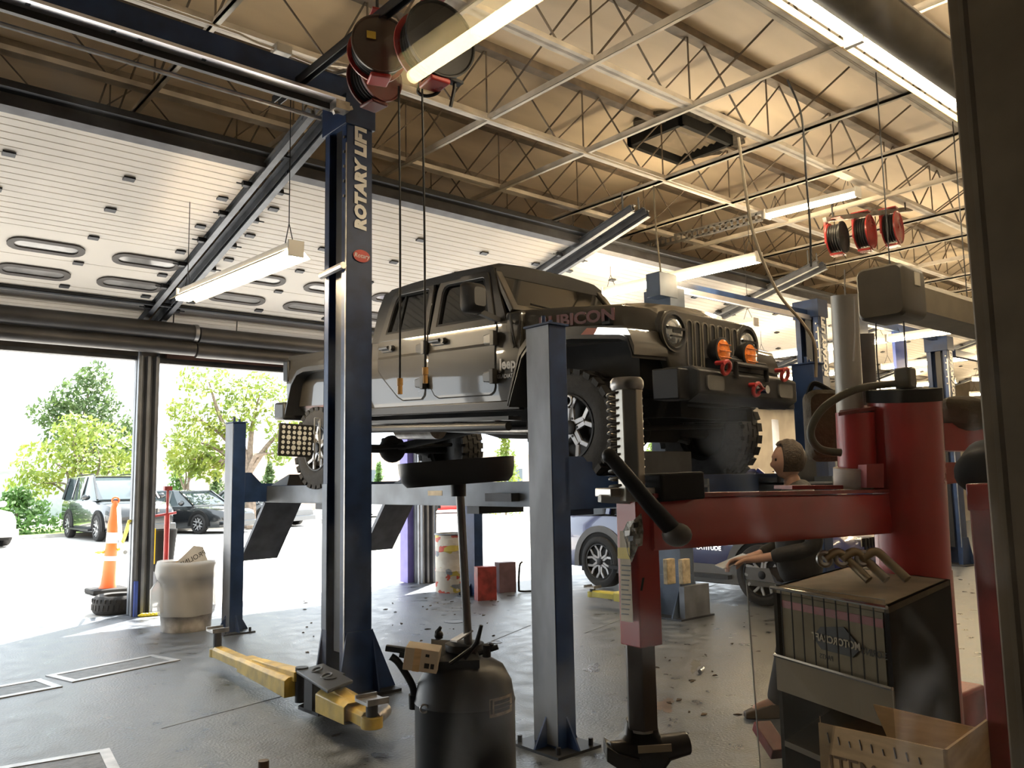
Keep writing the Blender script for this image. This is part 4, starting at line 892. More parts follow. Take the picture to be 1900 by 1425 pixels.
# underside: frame, axles, drive line, exhaust
fr = B_()
for s in (-1, 1): fr.bar((-4.45, s * 0.42, 0.60), (0.62, s * 0.42, 0.60), 0.08, 0.14)
for x in (-4.3, -3.0, -1.9, -1.0, 0.4): fr.bb((x - 0.05, -0.42, 0.54), (x + 0.05, 0.42, 0.62))
put(fr, 'chassis_frame', BLKM)
dl = MB().tube([(-3.49, 0, 0.42), (-2.2, 0.05, 0.55), (-1.2, 0.05, 0.58)], 0.04, 10).tube([(0, -0.2, 0.42), (-1.2, 0.0, 0.56)], 0.03, 10)
put(dl, 'drive_shaft', BLKM)
put(B_().loft([[V((x, y * k, 0.55 + z * k)) for y, z in rrect(0.46, 0.34, 0.08)] for x, k in ((-1.9, 0.6), (-1.6, 0.9), (-0.9, 0.9), (-0.5, 1.1), (0.1, 1.1))]), 'gearbox', BLKM)
ex = B_().tube(curve_pts([(-0.2, -0.3, 0.50), (-0.9, -0.32, 0.46), (-1.7, -0.3, 0.47), (-2.3, -0.35, 0.50)]), 0.035, 10).tube([(-2.3, -0.30, 0.50), (-2.9, -0.30, 0.50)], 0.11, 16).tube(curve_pts([(-2.9, -0.3, 0.5), (-3.4, -0.36, 0.62), (-3.9, -0.5, 0.60), (-4.3, -0.55, 0.55)]), 0.032, 10)
put(ex, 'exhaust', STEEL)
put(B_().bb((-2.9, 0.10, 0.46), (-1.95, 0.40, 0.62)), 'fuel_tank', BLKM, bevel=0.04)
put(B_().bb((0.45, -0.40, 0.62), (0.66, 0.40, 0.74)), 'skid_plate', BLKM, bevel=0.02)
for x in (0.0, -3.49):
    ax = MB().tube([(x, -0.72, 0.415), (x, 0.72, 0.415)], 0.045, 12).ball((x, -0.22 if x == 0 else 0.0, 0.415), 0.15, 16, 10, (0.9, 1, 1))
    put(ax, 'axle', BLKM)
    for s in (-1, 1):
        put(MB().tube([(x - 0.10, s * 0.52, 0.44), (x - 0.04, s * 0.47, 0.98)], 0.035, 10), 'shock_absorber', BLK)
        cs = [V((x + 0.02 + 0.06 * math.cos(k * 0.9), s * 0.42 + 0.06 * math.sin(k * 0.9), 0.50 + 0.0055 * k)) for k in range(60)]
        put(MB().tube(cs, 0.009, 5), 'coil_spring', BLK)
    put(MB().tube([(x + 0.25, -0.62, 0.40), (x + 0.25, 0.62, 0.46)], 0.02, 8).tube([(x, -0.5, 0.34), (x - 0.8, -0.42, 0.56)], 0.025, 8).tube([(x, 0.5, 0.34), (x - 0.8, 0.42, 0.56)], 0.025, 8), 'control_arm', BLKM)
# wheels: tread blocks, lettered wall, five double spokes
def wheel(name, parent, r=0.415, w=0.285, rim_r=0.228, n_sp=5, spoke=ALU, face=BLK, tread=26, local=True, M=I4, chunky=True):
    """axle along local y of M, outer face towards -y"""
    t = bpy.data.objects.new(name, None); COL.objects.link(t); t.parent = parent; t.empty_display_size = 0.1
    Mw = Matrix.Rotation(R(90), 4, 'X')      # lathe z -> -y
    h = w / 2
    tb = MB(Mw).lathe([(rim_r, h - 0.02), (rim_r + 0.02, h - 0.004), (r * 0.78, h + 0.004), (r * 0.93, h - 0.012), (r - 0.012, h - 0.035), (r - 0.010, -h + 0.035), (r * 0.93, -h + 0.012), (r * 0.78, -h), (rim_r, -h + 0.02)], 48, caps=False)
    if chunky:
        for k in range(tread):
            for q, (z0, z1) in enumerate(((-h + 0.008, -h * 0.52), (-h * 0.42, -0.012), (0.012, h * 0.42), (h * 0.52, h - 0.008))):
                a = 2 * PI * (k + (0.5 if q in (1, 3) else 0)) / tread; da = 2 * PI / tread * 0.34
                ri = r - 0.02
                ps = [V((ri * math.cos(a - da), ri * math.sin(a - da), z0)), V((ri * math.cos(a + da), ri * math.sin(a + da), z0)), V((ri * math.cos(a + da), ri * math.sin(a + da), z1)), V((ri * math.cos(a - da), ri * math.sin(a - da), z1))]
                po = [V((p.x * r / ri, p.y * r / ri, p.z)) for p in ps]
                tb.hexa([Mw @ p for p in ps] + [Mw @ p for p in po]) if False else tb.hexa([(Mw.inverted() @ (Mw @ p)) for p in ps] + po)
                if q in (0, 3):
                    zz = z0 if q == 0 else z1
                    sg = -1 if q == 0 else 1
                    a1 = [V((rr * math.cos(a + e * da), rr * math.sin(a + e * da), zz + sg * dz)) for rr, e, dz in ((r * 0.90, -1, -0.01), (r * 0.90, 1, -0.01), (r, 1, 0), (r, -1, 0))]
                    a2 = [p + V((0, 0, sg * 0.012)) for p in a1]
                    tb.hexa(a1 + a2)
    ty = tb.build('tyre', RUB, t, local=True)
    MB(Mw).lathe([(rim_r, h - 0.015), (rim_r + 0.006, h - 0.005), (rim_r - 0.008, h - 0.004), (rim_r - 0.02, h - 0.03), (rim_r - 0.03, -h + 0.05), (rim_r - 0.002, -h + 0.03)], 40, caps=False).build('rim_barrel', ALU if spoke is ALU and face is not BLK else face, t, local=True)
    fc = MB(Mw)
    fc.lathe([(rim_r - 0.012, h - 0.10), (0.02, h - 0.09)], 32)
    fc.build('rim_back', BLK if face is BLK else DARKST, t, local=True)
    sp = MB(Mw)
    for k in range(n_sp):
        a = 2 * PI * k / n_sp + 0.3
        for e in (-1, 1):
            p0 = V((0.045 * math.cos(a + e * 0.5), 0.045 * math.sin(a + e * 0.5), h - 0.035)); p1 = V((rim_r * 0.62 * math.cos(a + e * 0.12), rim_r * 0.62 * math.sin(a + e * 0.12), h - 0.03)); p2 = V(((rim_r - 0.008) * math.cos(a + e * 0.30), (rim_r - 0.008) * math.sin(a + e * 0.30), h - 0.02))
            sp.bar(p0, p1, 0.034, 0.02, up=(0, 0, 1)); sp.bar(p1, p2, 0.032, 0.02, up=(0, 0, 1))
    sp.build('spoke', spoke, t, local=True, bevel=0.003)
    hb = MB(Mw).lathe([(0.05, h - 0.05), (0.05, h - 0.012), (0.035, h - 0.006), (0.005, h - 0.006)], 20)
    for k in range(5): hb.tube([V((0.065 * math.cos(k * 1.257), 0.065 * math.sin(k * 1.257), h - 0.05)), V((0.065 * math.cos(k * 1.257), 0.065 * math.sin(k * 1.257), h - 0.02))], 0.010, 6)
    hb.build('hub_cap', BLK, t, local=True)
    return t
whl = wheel('wheel', TK, spoke=ALU, face=BLK)
whl.location = (0, -0.80, 0.415)
for x, y, rz in ((-3.49, -0.80, 0), (0.0, 0.80, PI), (-3.49, 0.80, PI)):
    c = copy_tree(whl, TK); c.location = (x, y, 0.415); c.rotation_euler = (0, 0.4 * x, rz) if rz == 0 else (0, 0.2, rz)
# clamp hooks on the front wheel
put(MB().torus(0.035, 0.010, 16, 6, MX((0.02, -0.955, 0.60), (1, 0, 0.6), (0, 0, 1))).bar((0.0, -0.955, 0.57), (-0.05, -0.955, 0.44), 0.02, 0.012), 'wheel_clamp', GALV)

# wheel alignment target clamped to the rear wheel
A_ = [onY(521, 784, 7.45), onY(584, 789, 7.45), onY(579, 850, 7.45), onY(515, 845, 7.45)]
cT = sum(A_, V((0, 0, 0))) / 4
at_ = thing('alignment_target', 'black square alignment target with white dots clamped on the rear wheel', 'alignment target', cT)
Mt = MX(cT, A_[1] - A_[0], A_[0] - A_[3]); w_ = (A_[1] - A_[0]).length; h_ = (A_[0] - A_[3]).length
MB(Mt).bb((-w_ / 2, -h_ / 2, -0.03), (w_ / 2, h_ / 2, 0)).build('target_plate', BLKM, at_, bevel=0.005)
dots = MB(Mt)
for i in range(6):
    for j in range(6):
        dots.prism(circ(0.024 if (i, j) in ((1, 3), (2, 1), (3, 4), (3, 2), (4, 3)) else 0.0175, 14, ((i - 2.5) * w_ * 0.155, (j - 2.5) * h_ * 0.155)), 0.0, 0.0015)
dots.build('dot_pattern', mat('dot_white', (0.62, 0.62, 0.58), 0.6), at_)
cl = MB().tube([cT + V((0.19, 0.0, 0.22)), cT + V((0.19, 0.0, -0.24)), cT + V((0.25, 0, -0.24)), cT + V((0.25, 0, 0.22)), cT + V((0.19, 0, 0.22))], 0.008, 6)
cl.tube([cT + V((0.2, 0, 0)), cT + V((0.32, 0.22, 0))], 0.02, 8).tube([cT + V((0.3, 0.12, 0.2)), cT + V((0.36, 0.2, 0.1)), cT + V((0.34, 0.25, 0))], 0.012, 6).tube([cT + V((0.3, 0.12, -0.2)), cT + V((0.36, 0.2, -0.1)), cT + V((0.34, 0.25, 0))], 0.012, 6)
cl.build('wheel_clamp', GALV, at_)

# =================================================================== OTHER CARS
def car(label, loc, heading, L, W, Ht, paint, cat='car', kind='sedan', wr=0.33, glass=GLASSD, plate=True, sill=None, name='car', group=None):
    hx, hy = heading
    t = thing(name, label, cat, loc, rz=math.atan2(hy, hx), group=group)
    f = L / 2; w = W / 2; suv = kind == 'suv'
    zb = 0.28 if suv else 0.2; zh = Ht * (0.60 if suv else 0.62); zs = Ht * (0.62 if suv else 0.64)
    def sec(x, k, z0, z1): return [V((x, y * w * k, z)) for y, z in ((-0.93, z0), (-1, z0 + 0.12), (-1, z1 - 0.16), (-0.94, z1 - 0.03), (-0.80, z1), (0.80, z1), (0.94, z1 - 0.03), (1, z1 - 0.16), (1, z0 + 0.12), (0.93, z0))]
    xs = [(-f, 0.86, zb + 0.12, zs - 0.08), (-f * 0.93, 0.95, zb, zs), (-f * 0.5, 1, zb - 0.02, zs), (f * 0.25, 1, zb - 0.02, zs), (f * 0.42, 0.99, zb - 0.02, zh), (f * 0.80, 0.96, zb, zh * 0.93), (f * 0.95, 0.88, zb + 0.02, zh * 0.84), (f, 0.80, zb + 0.10, zh * 0.70)]
    body = MB().loft([sec(*a) for a in xs]).build('body', paint, t, local=True)
    r0, r1 = (-f * 0.94, -f * 0.86) if suv else (-f * 0.72, -f * 0.42)
    def gsec(x, k, z): return [V((x, y * w * k, z_)) for y, z_ in ((-1, zs - 0.03), (-0.98, zs), (-0.83, z), (0.83, z), (0.98, zs), (1, zs - 0.03))]
    zr = Ht - 0.05
    MB().loft([gsec(r0, 0.90, zs + 0.02), gsec(r1, 0.93, zr), gsec(-f * 0.05, 0.95, zr + 0.02), gsec(f * 0.12, 0.94, zr - 0.02), gsec(f * 0.44, 0.90, zs + 0.01)]).build('windows', glass, t, local=True)
    rp = MB().loft([[V((x, y * w * k, z)) for y, z in ((-0.80, zr + a), (-0.76, zr + 0.035 + a), (0.76, zr + 0.035 + a), (0.80, zr + a))] for x, k, a in ((r1, 0.95, 0.0), (-f * 0.05, 0.97, 0.02), (f * 0.12, 0.95, -0.02))])
    for s in (-1, 1):
        rp.bar((f * 0.12, s * w * 0.78, zr), (f * 0.44, s * w * 0.90, zs), 0.05, 0.06)
        rp.bar((-f * 0.10, s * w * 0.79, zr + 0.01), (-f * 0.12, s * w * 0.96, zs), 0.06, 0.03)
        rp.bar((r1, s * w * 0.78, zr), (r0 + 0.06, s * w * 0.92, zs), 0.10, 0.07)
        if suv: rp.bar((-f * 0.5, s * w * 0.79, zr), (-f * 0.5, s * w * 0.96, zs), 0.07, 0.03)
    rp.build('roof', paint, t, local=True)
    if suv:
        for s in (-1, 1): MB().tube([(-f * 0.75, s * w * 0.66, zr + 0.04), (-f * 0.7, s * w * 0.66, zr + 0.09), (-f * 0.05, s * w * 0.66, zr + 0.10), (0, s * w * 0.66, zr + 0.04)], 0.02, 6).build('roof_rail', BLK, t, local=True)
    MB().prism(rrect(W * (0.42 if suv else 0.34), 0.22 if suv else 0.13, 0.04), -0.05, 0.03, Matrix(((0, 0, 1, f * 0.985), (1, 0, 0, 0), (0, 1, 0, zh * (0.70 if suv else 0.62)), (0, 0, 0, 1)))).build('grille', CHROME if suv else BLK, t, local=True)
    for k in range(9 if suv else 2):
        y = (k - 4) * W * 0.042 if suv else (k - 0.5) * 0.16
        MB().bb((f * 1.0, y - 0.014, zh * 0.60), (f * 1.0 + 0.018, y + 0.014, zh * 0.80)).build('grille_bar', BLK, t, local=True) if suv else None
    for s in (-1, 1):
        MB().ball((f * 0.92, s * w * 0.68, zh * 0.71), 0.17, 14, 8, (0.7, 1.05, 0.55)).build('headlamp', LENS, t, local=True)
        MB().ball((f * 0.30, s * (w + 0.12), zs + 0.08), 0.11, 10, 6, (0.6, 1.1, 0.8)).build('mirror', paint, t, local=True)
        MB().bb((-f * 0.30, s * w - 0.01, zs - 0.22), (-f * 0.24, s * w + 0.025, zs - 0.19)).build('door_handle', paint, t, local=True)
        if suv: MB().bb((-f * 0.45, s * (w + 0.05) - 0.06, 0.30), (f * 0.40, s * (w + 0.05) + 0.06, 0.35)).build('running_board', BLK, t, local=True)
    MB().bb((f * 0.93, -w * 0.9, zb + 0.02), (f * 1.02, w * 0.9, zb + 0.22)).bb((-f * 1.02, -w * 0.9, zb + 0.05), (-f * 0.93, w * 0.9, zb + 0.28)).build('bumper', sill or paint, t, local=True, bevel=0.03)
    MB().bb((-f * 0.8, -w * 0.8, 0.2), (f * 0.85, w * 0.8, zb + 0.1)).build('underbody', BLKM, t, local=True)
    ar = MB()
    for x in (f * 0.58, -f * 0.56):
        for s in (-1, 1): ar.loft([[Matrix(((1, 0, 0, x), (0, 0, s, s * w), (0, 1, 0, wr), (0, 0, 0, 1))) @ V((q * math.cos(R(a)), q * math.sin(R(a)), e)) for q, e in ((wr * 1.12, -0.06), (wr * 1.12, 0.016), (wr * 1.36, 0.016), (wr * 1.36, -0.06))] for a in range(-10, 191, 10)])
    ar.build('wheel_arch', sill or BLKM, t, local=True)
    for x in (f * 0.58, -f * 0.56):
        for s in (-1, 1): MB(Matrix(((1, 0, 0, x), (0, 0, s, s * w), (0, 1, 0, wr), (0, 0, 0, 1)))).prism([(wr * 1.14 * math.cos(R(a)), wr * 1.14 * math.sin(R(a))) for a in range(-10, 191, 10)], -0.2, 0.003).build('wheel_well', BLKM, t, local=True)
    w0 = wheel('wheel', t, r=wr, w=0.22, rim_r=wr * 0.66, n_sp=6, spoke=ALU, face=BLK, chunky=False)
    w0.location = (f * 0.58, -(w - 0.075), wr)
    for x, s in ((-f * 0.56, -1), (f * 0.58, 1), (-f * 0.56, 1)):
        c = copy_tree(w0, t); c.location = (x, s * (w - 0.075), wr); c.rotation_euler = (0, x, PI if s > 0 else 0)
    return t
BLKP = mat('black_car_paint', (0.012, 0.014, 0.016), 0.25, var=0.05, coat=1.0)
SILV = mat('silver_car_paint', (0.62, 0.62, 0.62), 0.3, 0.2, var=0.04, coat=0.8)
REDP = mat('red_car_paint', (0.45, 0.02, 0.015), 0.3, var=0.05, coat=0.8)
BLUP = mat('blue_car_paint', (0.014, 0.022, 0.13), 0.28, var=0.05, coat=1.0)
GRYP = mat('dark_grey_paint', (0.07, 0.075, 0.085), 0.3, var=0.05, coat=0.8)
GLS = mat('bright_car_glass', (0.06, 0.08, 0.085), 0.04, var=0.05, spec=1.0)
gz = -0.015
car('large black sport utility vehicle with upright chrome grille parked behind the orange delineator', (7.95, 28.5, gz), (0.03, -1), 5.2, 2.0, 1.96, BLKP, 'suv', 'suv', 0.39, GLS)
car('black sedan parked facing the shop, behind the red stand', (10.6, 29.5, gz), (0.42, -0.91), 4.6, 1.8, 1.46, BLKP, 'car', 'sedan', 0.33, GLS)
car('silver white vehicle whose front corner enters at the left edge', (3.5, 28.4, gz), (0.20, -0.98), 4.8, 1.95, 1.75, SILV, 'suv', 'suv', 0.37, GLS)
car('dark grey car parked just right of the black sedan', (13.8, 31.3, gz), (0.35, -0.93), 4.6, 1.8, 1.42, GRYP, 'car', 'sedan', 0.33, GLS)
car('pale silver car seen below the runway, between the two hanging ramps', (20.2, 34.0, gz), (-0.95, -0.3), 4.7, 1.8, 1.45, SILV, 'car', 'sedan', 0.33, GLS)
car('red car seen below the runway beside the drain pole', (25.6, 34.6, gz), (0.95, -0.3), 4.5, 1.8, 1.5, REDP, 'car', 'sedan', 0.34, GLS)
CLAD = mat('grey_cladding', (0.13, 0.13, 0.13), 0.6, var=0.1)
rn = car('small dark blue sport utility vehicle standing over the yellow arm in the next bay', (9.82, 7.12, 0), (0.0, -1), 4.65, 1.85, 1.69, BLUP, 'suv', 'suv', 0.375, GLASSD, sill=CLAD)
Mr = MX((9.82 - 0.945, 6.52, 0.66), (0, -1, 0), (0, 0, 1))
text('LATITUDE', 0.075, Mr, CHROME, 'badge', rn, 0.003, 0.002, sx=1.1)
MB().bb((8.875, 5.3, 0.24), (8.90, 8.2, 0.46)).build('sill_cladding', CLAD, rn)

# =================================================================== OUTDOORS
LEAFM = {}
def leaf_mat(name, col, col2):
    m_ = bpy.data.materials.new(name); m_.use_nodes = True; nt = m_.node_tree; b = nt.nodes['Principled BSDF']; out = nt.nodes['Material Output']
    b.inputs['Roughness'].default_value = 0.55
    ti = nt.nodes.new('ShaderNodeTexCoord'); nz = nt.nodes.new('ShaderNodeTexNoise'); nz.inputs['Scale'].default_value = 1.3; nz.inputs['Detail'].default_value = 4
    rp = nt.nodes.new('ShaderNodeValToRGB'); rp.color_ramp.elements[0].color = (*col2, 1); rp.color_ramp.elements[1].color = (*col, 1)
    rp.color_ramp.elements[0].position = 0.35; rp.color_ramp.elements[1].position = 0.65
    tl = nt.nodes.new('ShaderNodeBsdfTranslucent'); mx = nt.nodes.new('ShaderNodeMixShader'); mx.inputs[0].default_value = 0.45
    nt.links.new(ti.outputs['Object'], nz.inputs['Vector']); nt.links.new(nz.outputs['Fac'], rp.inputs[0])
    nt.links.new(rp.outputs[0], b.inputs['Base Color']); nt.links.new(rp.outputs[0], tl.inputs[0])
    nt.links.new(b.outputs[0], mx.inputs[1]); nt.links.new(tl.outputs[0], mx.inputs[2]); nt.links.new(mx.outputs[0], out.inputs['Surface'])
    return m_
LG = leaf_mat('leaf_yellow_green', (0.30, 0.34, 0.05), (0.17, 0.25, 0.045))
LD = leaf_mat('leaf_mid_green', (0.13, 0.20, 0.06), (0.07, 0.12, 0.04))
LB = leaf_mat('leaf_bush_green', (0.14, 0.26, 0.06), (0.07, 0.16, 0.035))
BARK = mat('bark', (0.22, 0.17, 0.13), 0.9, var=0.3, scale=12, bump=0.4, bscale=30)
def leaves(mb, c, rad, n, rg, sz):
    for _ in range(n):
        while True:
            p = V((rg.uniform(-1, 1), rg.uniform(-1, 1), rg.uniform(-1, 1)))
            if 0.25 < p.length < 1: break
        p = V((p.x * rad[0], p.y * rad[1], p.z * rad[2])) + c
        a = V((rg.gauss(0, 1), rg.gauss(0, 1), rg.gauss(0, 1))).normalized(); b_ = a.orthogonal().normalized()
        s = sz * rg.uniform(0.6, 1.3)
        mb.v += [p - a * s, p + b_ * s * 0.6, p + a * s, p - b_ * s * 0.6]; k = len(mb.v); mb.f.append((k - 4, k - 3, k - 2, k - 1))
def tree(base, blobs, leafm, label, trunk_r=0.12, n=700, sz=0.13, seed=1, stems=1, cat='tree', name='tree', fork=0.35, group=None):
    rg = random.Random(seed); base = V(base)
    t = thing(name, label, cat, base, group=group)
    tk = MB(); top = max(c[2] for c, r in blobs)
    for s in range(stems):
        off = V((rg.uniform(-0.3, 0.3), rg.uniform(-0.2, 0.2), 0)) if stems > 1 else V((0, 0, 0))
        p0 = base + off * 0.6; h = top * fork
        tk.tube(curve_pts([p0, p0 + off * 0.5 + V((0.03, 0, h * 0.5)), p0 + off + V((-0.05, 0.05, h))]), [trunk_r * (1 - 0.35 * k / 16) for k in range(17)], 8)
        for c, r in blobs:
            e = base + V(c); q = p0 + off + V((-0.05, 0.05, h))
            tk.tube(curve_pts([q, q.lerp(e, 0.5) + V((rg.uniform(-.3, .3), 0, 0.25)), e]), [trunk_r * (0.6 - 0.5 * k / 16) for k in range(17)], 5)
    tk.build('trunk', BARK, t)
    lv = MB()
    for c, r in blobs: leaves(lv, base + V(c), r, int(n * r[0] * r[2] / 1.2), rg, sz)
    me = bpy.data.meshes.new('crown'); me.from_pydata([tuple(p) for p in lv.v], [], lv.f)
    obj_from_mesh('crown', me, leafm, t)
    return t
# positions lie 28 to 45 m out, beyond the parking row
tree((8.3, 34.0, 0), [((-0.9, 0.3, 2.5), (1.5, 1.2, 0.9)), ((0.4, 0, 3.1), (1.5, 1.2, 0.95)), ((-1.6, 0.3, 1.7), (0.9, 0.9, 0.6)), ((1.1, 0.0, 2.4), (0.9, 1, 0.6)), ((-0.3, 0.2, 3.8), (0.9, 0.9, 0.6))], LG, 'yellow-green spreading tree behind the black sport utility vehicle', 0.10, 520, 0.12, 1, 2)
tree((11.2, 45.5, 0), [((0.2, 0, 4.2), (2.4, 1.8, 1.9)), ((-0.2, 0, 5.9), (1.7, 1.4, 1.3)), ((0.2, 0, 7.1), (0.9, 0.8, 0.9)), ((1.7, -0.3, 3.6), (1.2, 1.3, 1.6)), ((-1.7, 0.3, 5.3), (1.0, 1, 0.7))], LD, 'taller dark green tree rising behind the yellow-green tree', 0.2, 420, 0.16, 2)
tree((12.7, 29.3, 0), [((-1.6, 0.6, 3.1), (1.3, 1, 0.9)), ((-0.6, 0.3, 4.0), (1.1, 1, 0.8)), ((0.4, 0.2, 4.9), (1.3, 1, 0.9)), ((1.2, -0.5, 3.7), (0.9, 0.9, 0.8)), ((-1.2, 0.6, 2.2), (0.9, 0.9, 0.5)), ((-1.4, 0.5, 5.3), (1.2, 1, 0.6)), ((0.9, -0.4, 2.7), (0.5, 0.6, 0.45)), ((-2.1, 0.8, 4.2), (0.8, .8, 0.5)), ((-1.9, 0.6, 2.5), (0.9, .8, 0.6))], LG, 'tall light green tree with thick forked trunk seen through the second door', 0.24, 620, 0.12, 3, 1, fork=0.38)
tree((12.2, 33.5, 0), [((0, 0, 3.2), (0.9, 0.8, 0.9)), ((-0.5, 0, 2.4), (0.7, 0.7, 0.6))], LG, 'slim two-stemmed tree left of the thick forked trunk', 0.09, 450, 0.11, 4, 2)
BG = []
def bush(base, r, leafm, label, n=600, cone=False, seed=5, cat='shrub', group=None):
    base = V(base); rg = random.Random(seed); t = thing('shrub', label, cat, base, group=group)
    lv = MB()
    for k in range(4):
        z = r[2] * (0.35 + 0.45 * k); f = (1 - 0.24 * k) if cone else (1 - 0.08 * k * k)
        leaves(lv, base + V((0, 0, z)), (r[0] * f, r[1] * f, r[2] * 0.5), n // 4, rg, 0.10)
    me = bpy.data.meshes.new('foliage'); me.from_pydata([tuple(p) for p in lv.v], [], lv.f); obj_from_mesh('foliage', me, leafm, t)
    MB().tube([base, base + V((0, 0, r[2]))], 0.05, 6).build('stem', BARK, t)
def at_bush(x, D): p = dep(x, 900, D); return (p.x, p.y, 0)
bush((6.0, 33.0, 0), (1.6, 1.2, 0.75), LB, 'low bright green bush at the left edge behind the silver vehicle', 1500, seed=11)
bush(at_bush(238, 39), (0.75, 0.7, 1.25), LG, 'small yellowish shrub just left of the pillar between the doors', 900, seed=12)
bush(at_bush(330, 37), (0.75, 0.6, 1.45), LB, 'upright pale shrub right of the pillar, behind the black sedan', 1100, True, 13)
bush(at_bush(402, 38), (0.6, 0.6, 1.1), LD, 'round clipped dark shrub left of the near lift post top', 1200, seed=14)
bush(at_bush(500, 38), (0.6, 0.6, 1.2), LD, 'round clipped dark shrub between the two lift columns', 1300, seed=15)
bush(at_bush(703, 43), (0.5, 0.5, 1.25), LB, 'cone shaped green shrub seen under the pickup', 1000, True, 16)
bush(at_bush(938, 38), (0.9, 0.8, 1.9), LG, 'light green shrub seen under the front of the pickup', 1600, seed=17)
bush(at_bush(1212, 38), (1.2, 0.8, 1.5), LG, 'light green shrub glimpsed under the front bumper of the pickup', 1600, seed=18)
struct('ground_verge', MB().bb((4.5, 31.0, -0.02), (9.6, 37.5, 0.05)), mat('lawn', (0.16, 0.25, 0.05), 0.9, var=0.3, scale=4, bump=0.5, bscale=60))
struct('kerb', MB().bb((-20, 30.6, -0.02), (45, 30.75, 0.10)), mat('kerb_concrete', (0.5, 0.48, 0.45), 0.8, var=0.15))
BUI = mat('tan_wall', (0.55, 0.42, 0.33), 0.85, var=0.1, scale=2)
t = thing('building', 'low tan building beyond the parking lot', 'building', (26, 47, 0))
MB().bb((17.5, 46, 0), (60, 47, 3.4)).build('wall', BUI, t)
MB().bb((17.3, 45.8, 3.4), (60.2, 47.2, 3.6)).build('parapet', mat('parapet_pale', (0.62, 0.56, 0.48), 0.8), t)
for x in (27, 31, 35, 39): MB().bb((x, 45.97, 1.0), (x + 1.6, 46.03, 2.4)).build('window', GLS, t)
t = thing('building', 'long grey-green shed behind the black sport utility vehicle', 'building', (10, 52, 0))
GGN = mat('shed_green', (0.30, 0.36, 0.33), 0.8, var=0.08)
MB().bb((4, 52, 0), (14.5, 60, 2.55)).build('wall', GGN, t)
MB().bb((3.8, 51.8, 2.55), (14.7, 60, 2.75)).build('fascia', WHITE, t)
t = thing('building', 'grey gabled building just left of the pillar between the doors', 'building', (17, 58, 0))
MB().bb((15.2, 56, 0), (24, 66, 4.0)).build('wall', mat('gable_grey', (0.40, 0.42, 0.43), 0.8), t)
MB().prism([(15.0, 4.0), (24.2, 4.0), (19.6, 5.2)], -66, -56, Matrix(((1, 0, 0, 0), (0, 0, -1, 0), (0, 1, 0, 0), (0, 0, 0, 1)))).build('roof', mat('gable_roof', (0.32, 0.33, 0.34), 0.8), t)
PL = mat('line_paint', (0.75, 0.75, 0.72), 0.7)
for i, (a, b) in enumerate(((fl(65, 1003, gz + .003), fl(118, 1017, gz + .003)), (fl(300, 985, gz + .003), fl(330, 1000, gz + .003)))):
    MB().bar(a, b, 0.10, 0.004).build('ground_marking', PL)['kind'] = 'structure'

# delineator cone with chain, tyre, red stand beside the pillar
ORA = mat('cone_orange', (0.85, 0.14, 0.03), 0.5, var=0.08)
cp = fl(199, 1098); cx, cy = cp.x, cp.y
t = thing('delineator', 'tall orange and white delineator on a black base outside the first door', 'traffic delineator', (cx, cy, 0))
MB().bb((cx - 0.26, cy - 0.26, gz), (cx + 0.26, cy + 0.26, 0.06)).build('base', BLKM, t, bevel=0.02)
Mz = Matrix.Translation((cx, cy, 0)) @ Matrix.Rotation(R(3.0), 4, 'Y')
MB(Mz).lathe([(0.125, 0.05), (0.105, 0.12), (0.096, 0.25), (0.088, 0.5), (0.094, 0.51), (0.082, 0.70), (0.080, 0.95), (0.083, 1.0), (0.064, 1.12), (0.056, 1.26), (0.040, 1.33), (0.02, 1.36)], 24).build('post', ORA, t)
MB(Mz).lathe([(0.084, 0.72), (0.083, 0.88)], 24, caps=False).lathe([(0.091, 0.46), (0.096, 0.53)], 24, caps=False).build('reflective_band', mat('band_white', (0.8, 0.8, 0.78), 0.4), t)
MB().torus(0.05, 0.014, 16, 6, Mz @ MX((0, 0, 1.36), (1, 0, 0), (0, 0, 1))).build('top_handle', ORA, t)
def chain(pts, label, m_, r=0.012, link=0.04):
    P = curve_pts(pts, 10); mb = MB(); k = 0; acc = 0
    for a, b in zip(P, P[1:]):
        n = max(1, int((b - a).length / (link * 1.1)))
        for i in range(n):
            c = a.lerp(b, (i + 0.5) / n); d = (b - a).normalized(); s, u, _ = frame_of(d); k += 1
            M = MX(c, d, s if k % 2 else u) @ Matrix.Diagonal((1.35, 0.8, 1, 1)); mb.torus(link * 0.55, r, 10, 5, M)
    tag(mb.build('chain', m_), label, 'chain')
A = Mz @ V((0.1, 0, 0.62)); Bp = V((3.215, 10.95, 1.15))
chain([A + V((-0.3, 0, -0.02)), A, A.lerp(Bp, 0.5) - V((0, 0, 0.05)), Bp], 'yellow plastic chain from the orange delineator to the pillar', mat('chain_yellow', (0.75, 0.58, 0.03), 0.5))
A = Mz @ V((0.05, 0, 1.28)); Bp = V((3.25, 11.2, 0.75))
tag(MB().tube(curve_pts([A, A.lerp(Bp, 0.5) - V((0, 0, 0.22)), Bp]), 0.028, 8).build('rope', mat('rope_white', (0.78, 0.77, 0.72), 0.7)), 'white rope sagging from the top of the orange delineator', 'rope')
chain([V((3.32, 10.74, 0.02)), V((3.5, 10.70, 0.02)), V((3.62, 10.76, 0.02))], 'heap of yellow chain on the floor at the foot of the pillar', MATS['chain_yellow'])
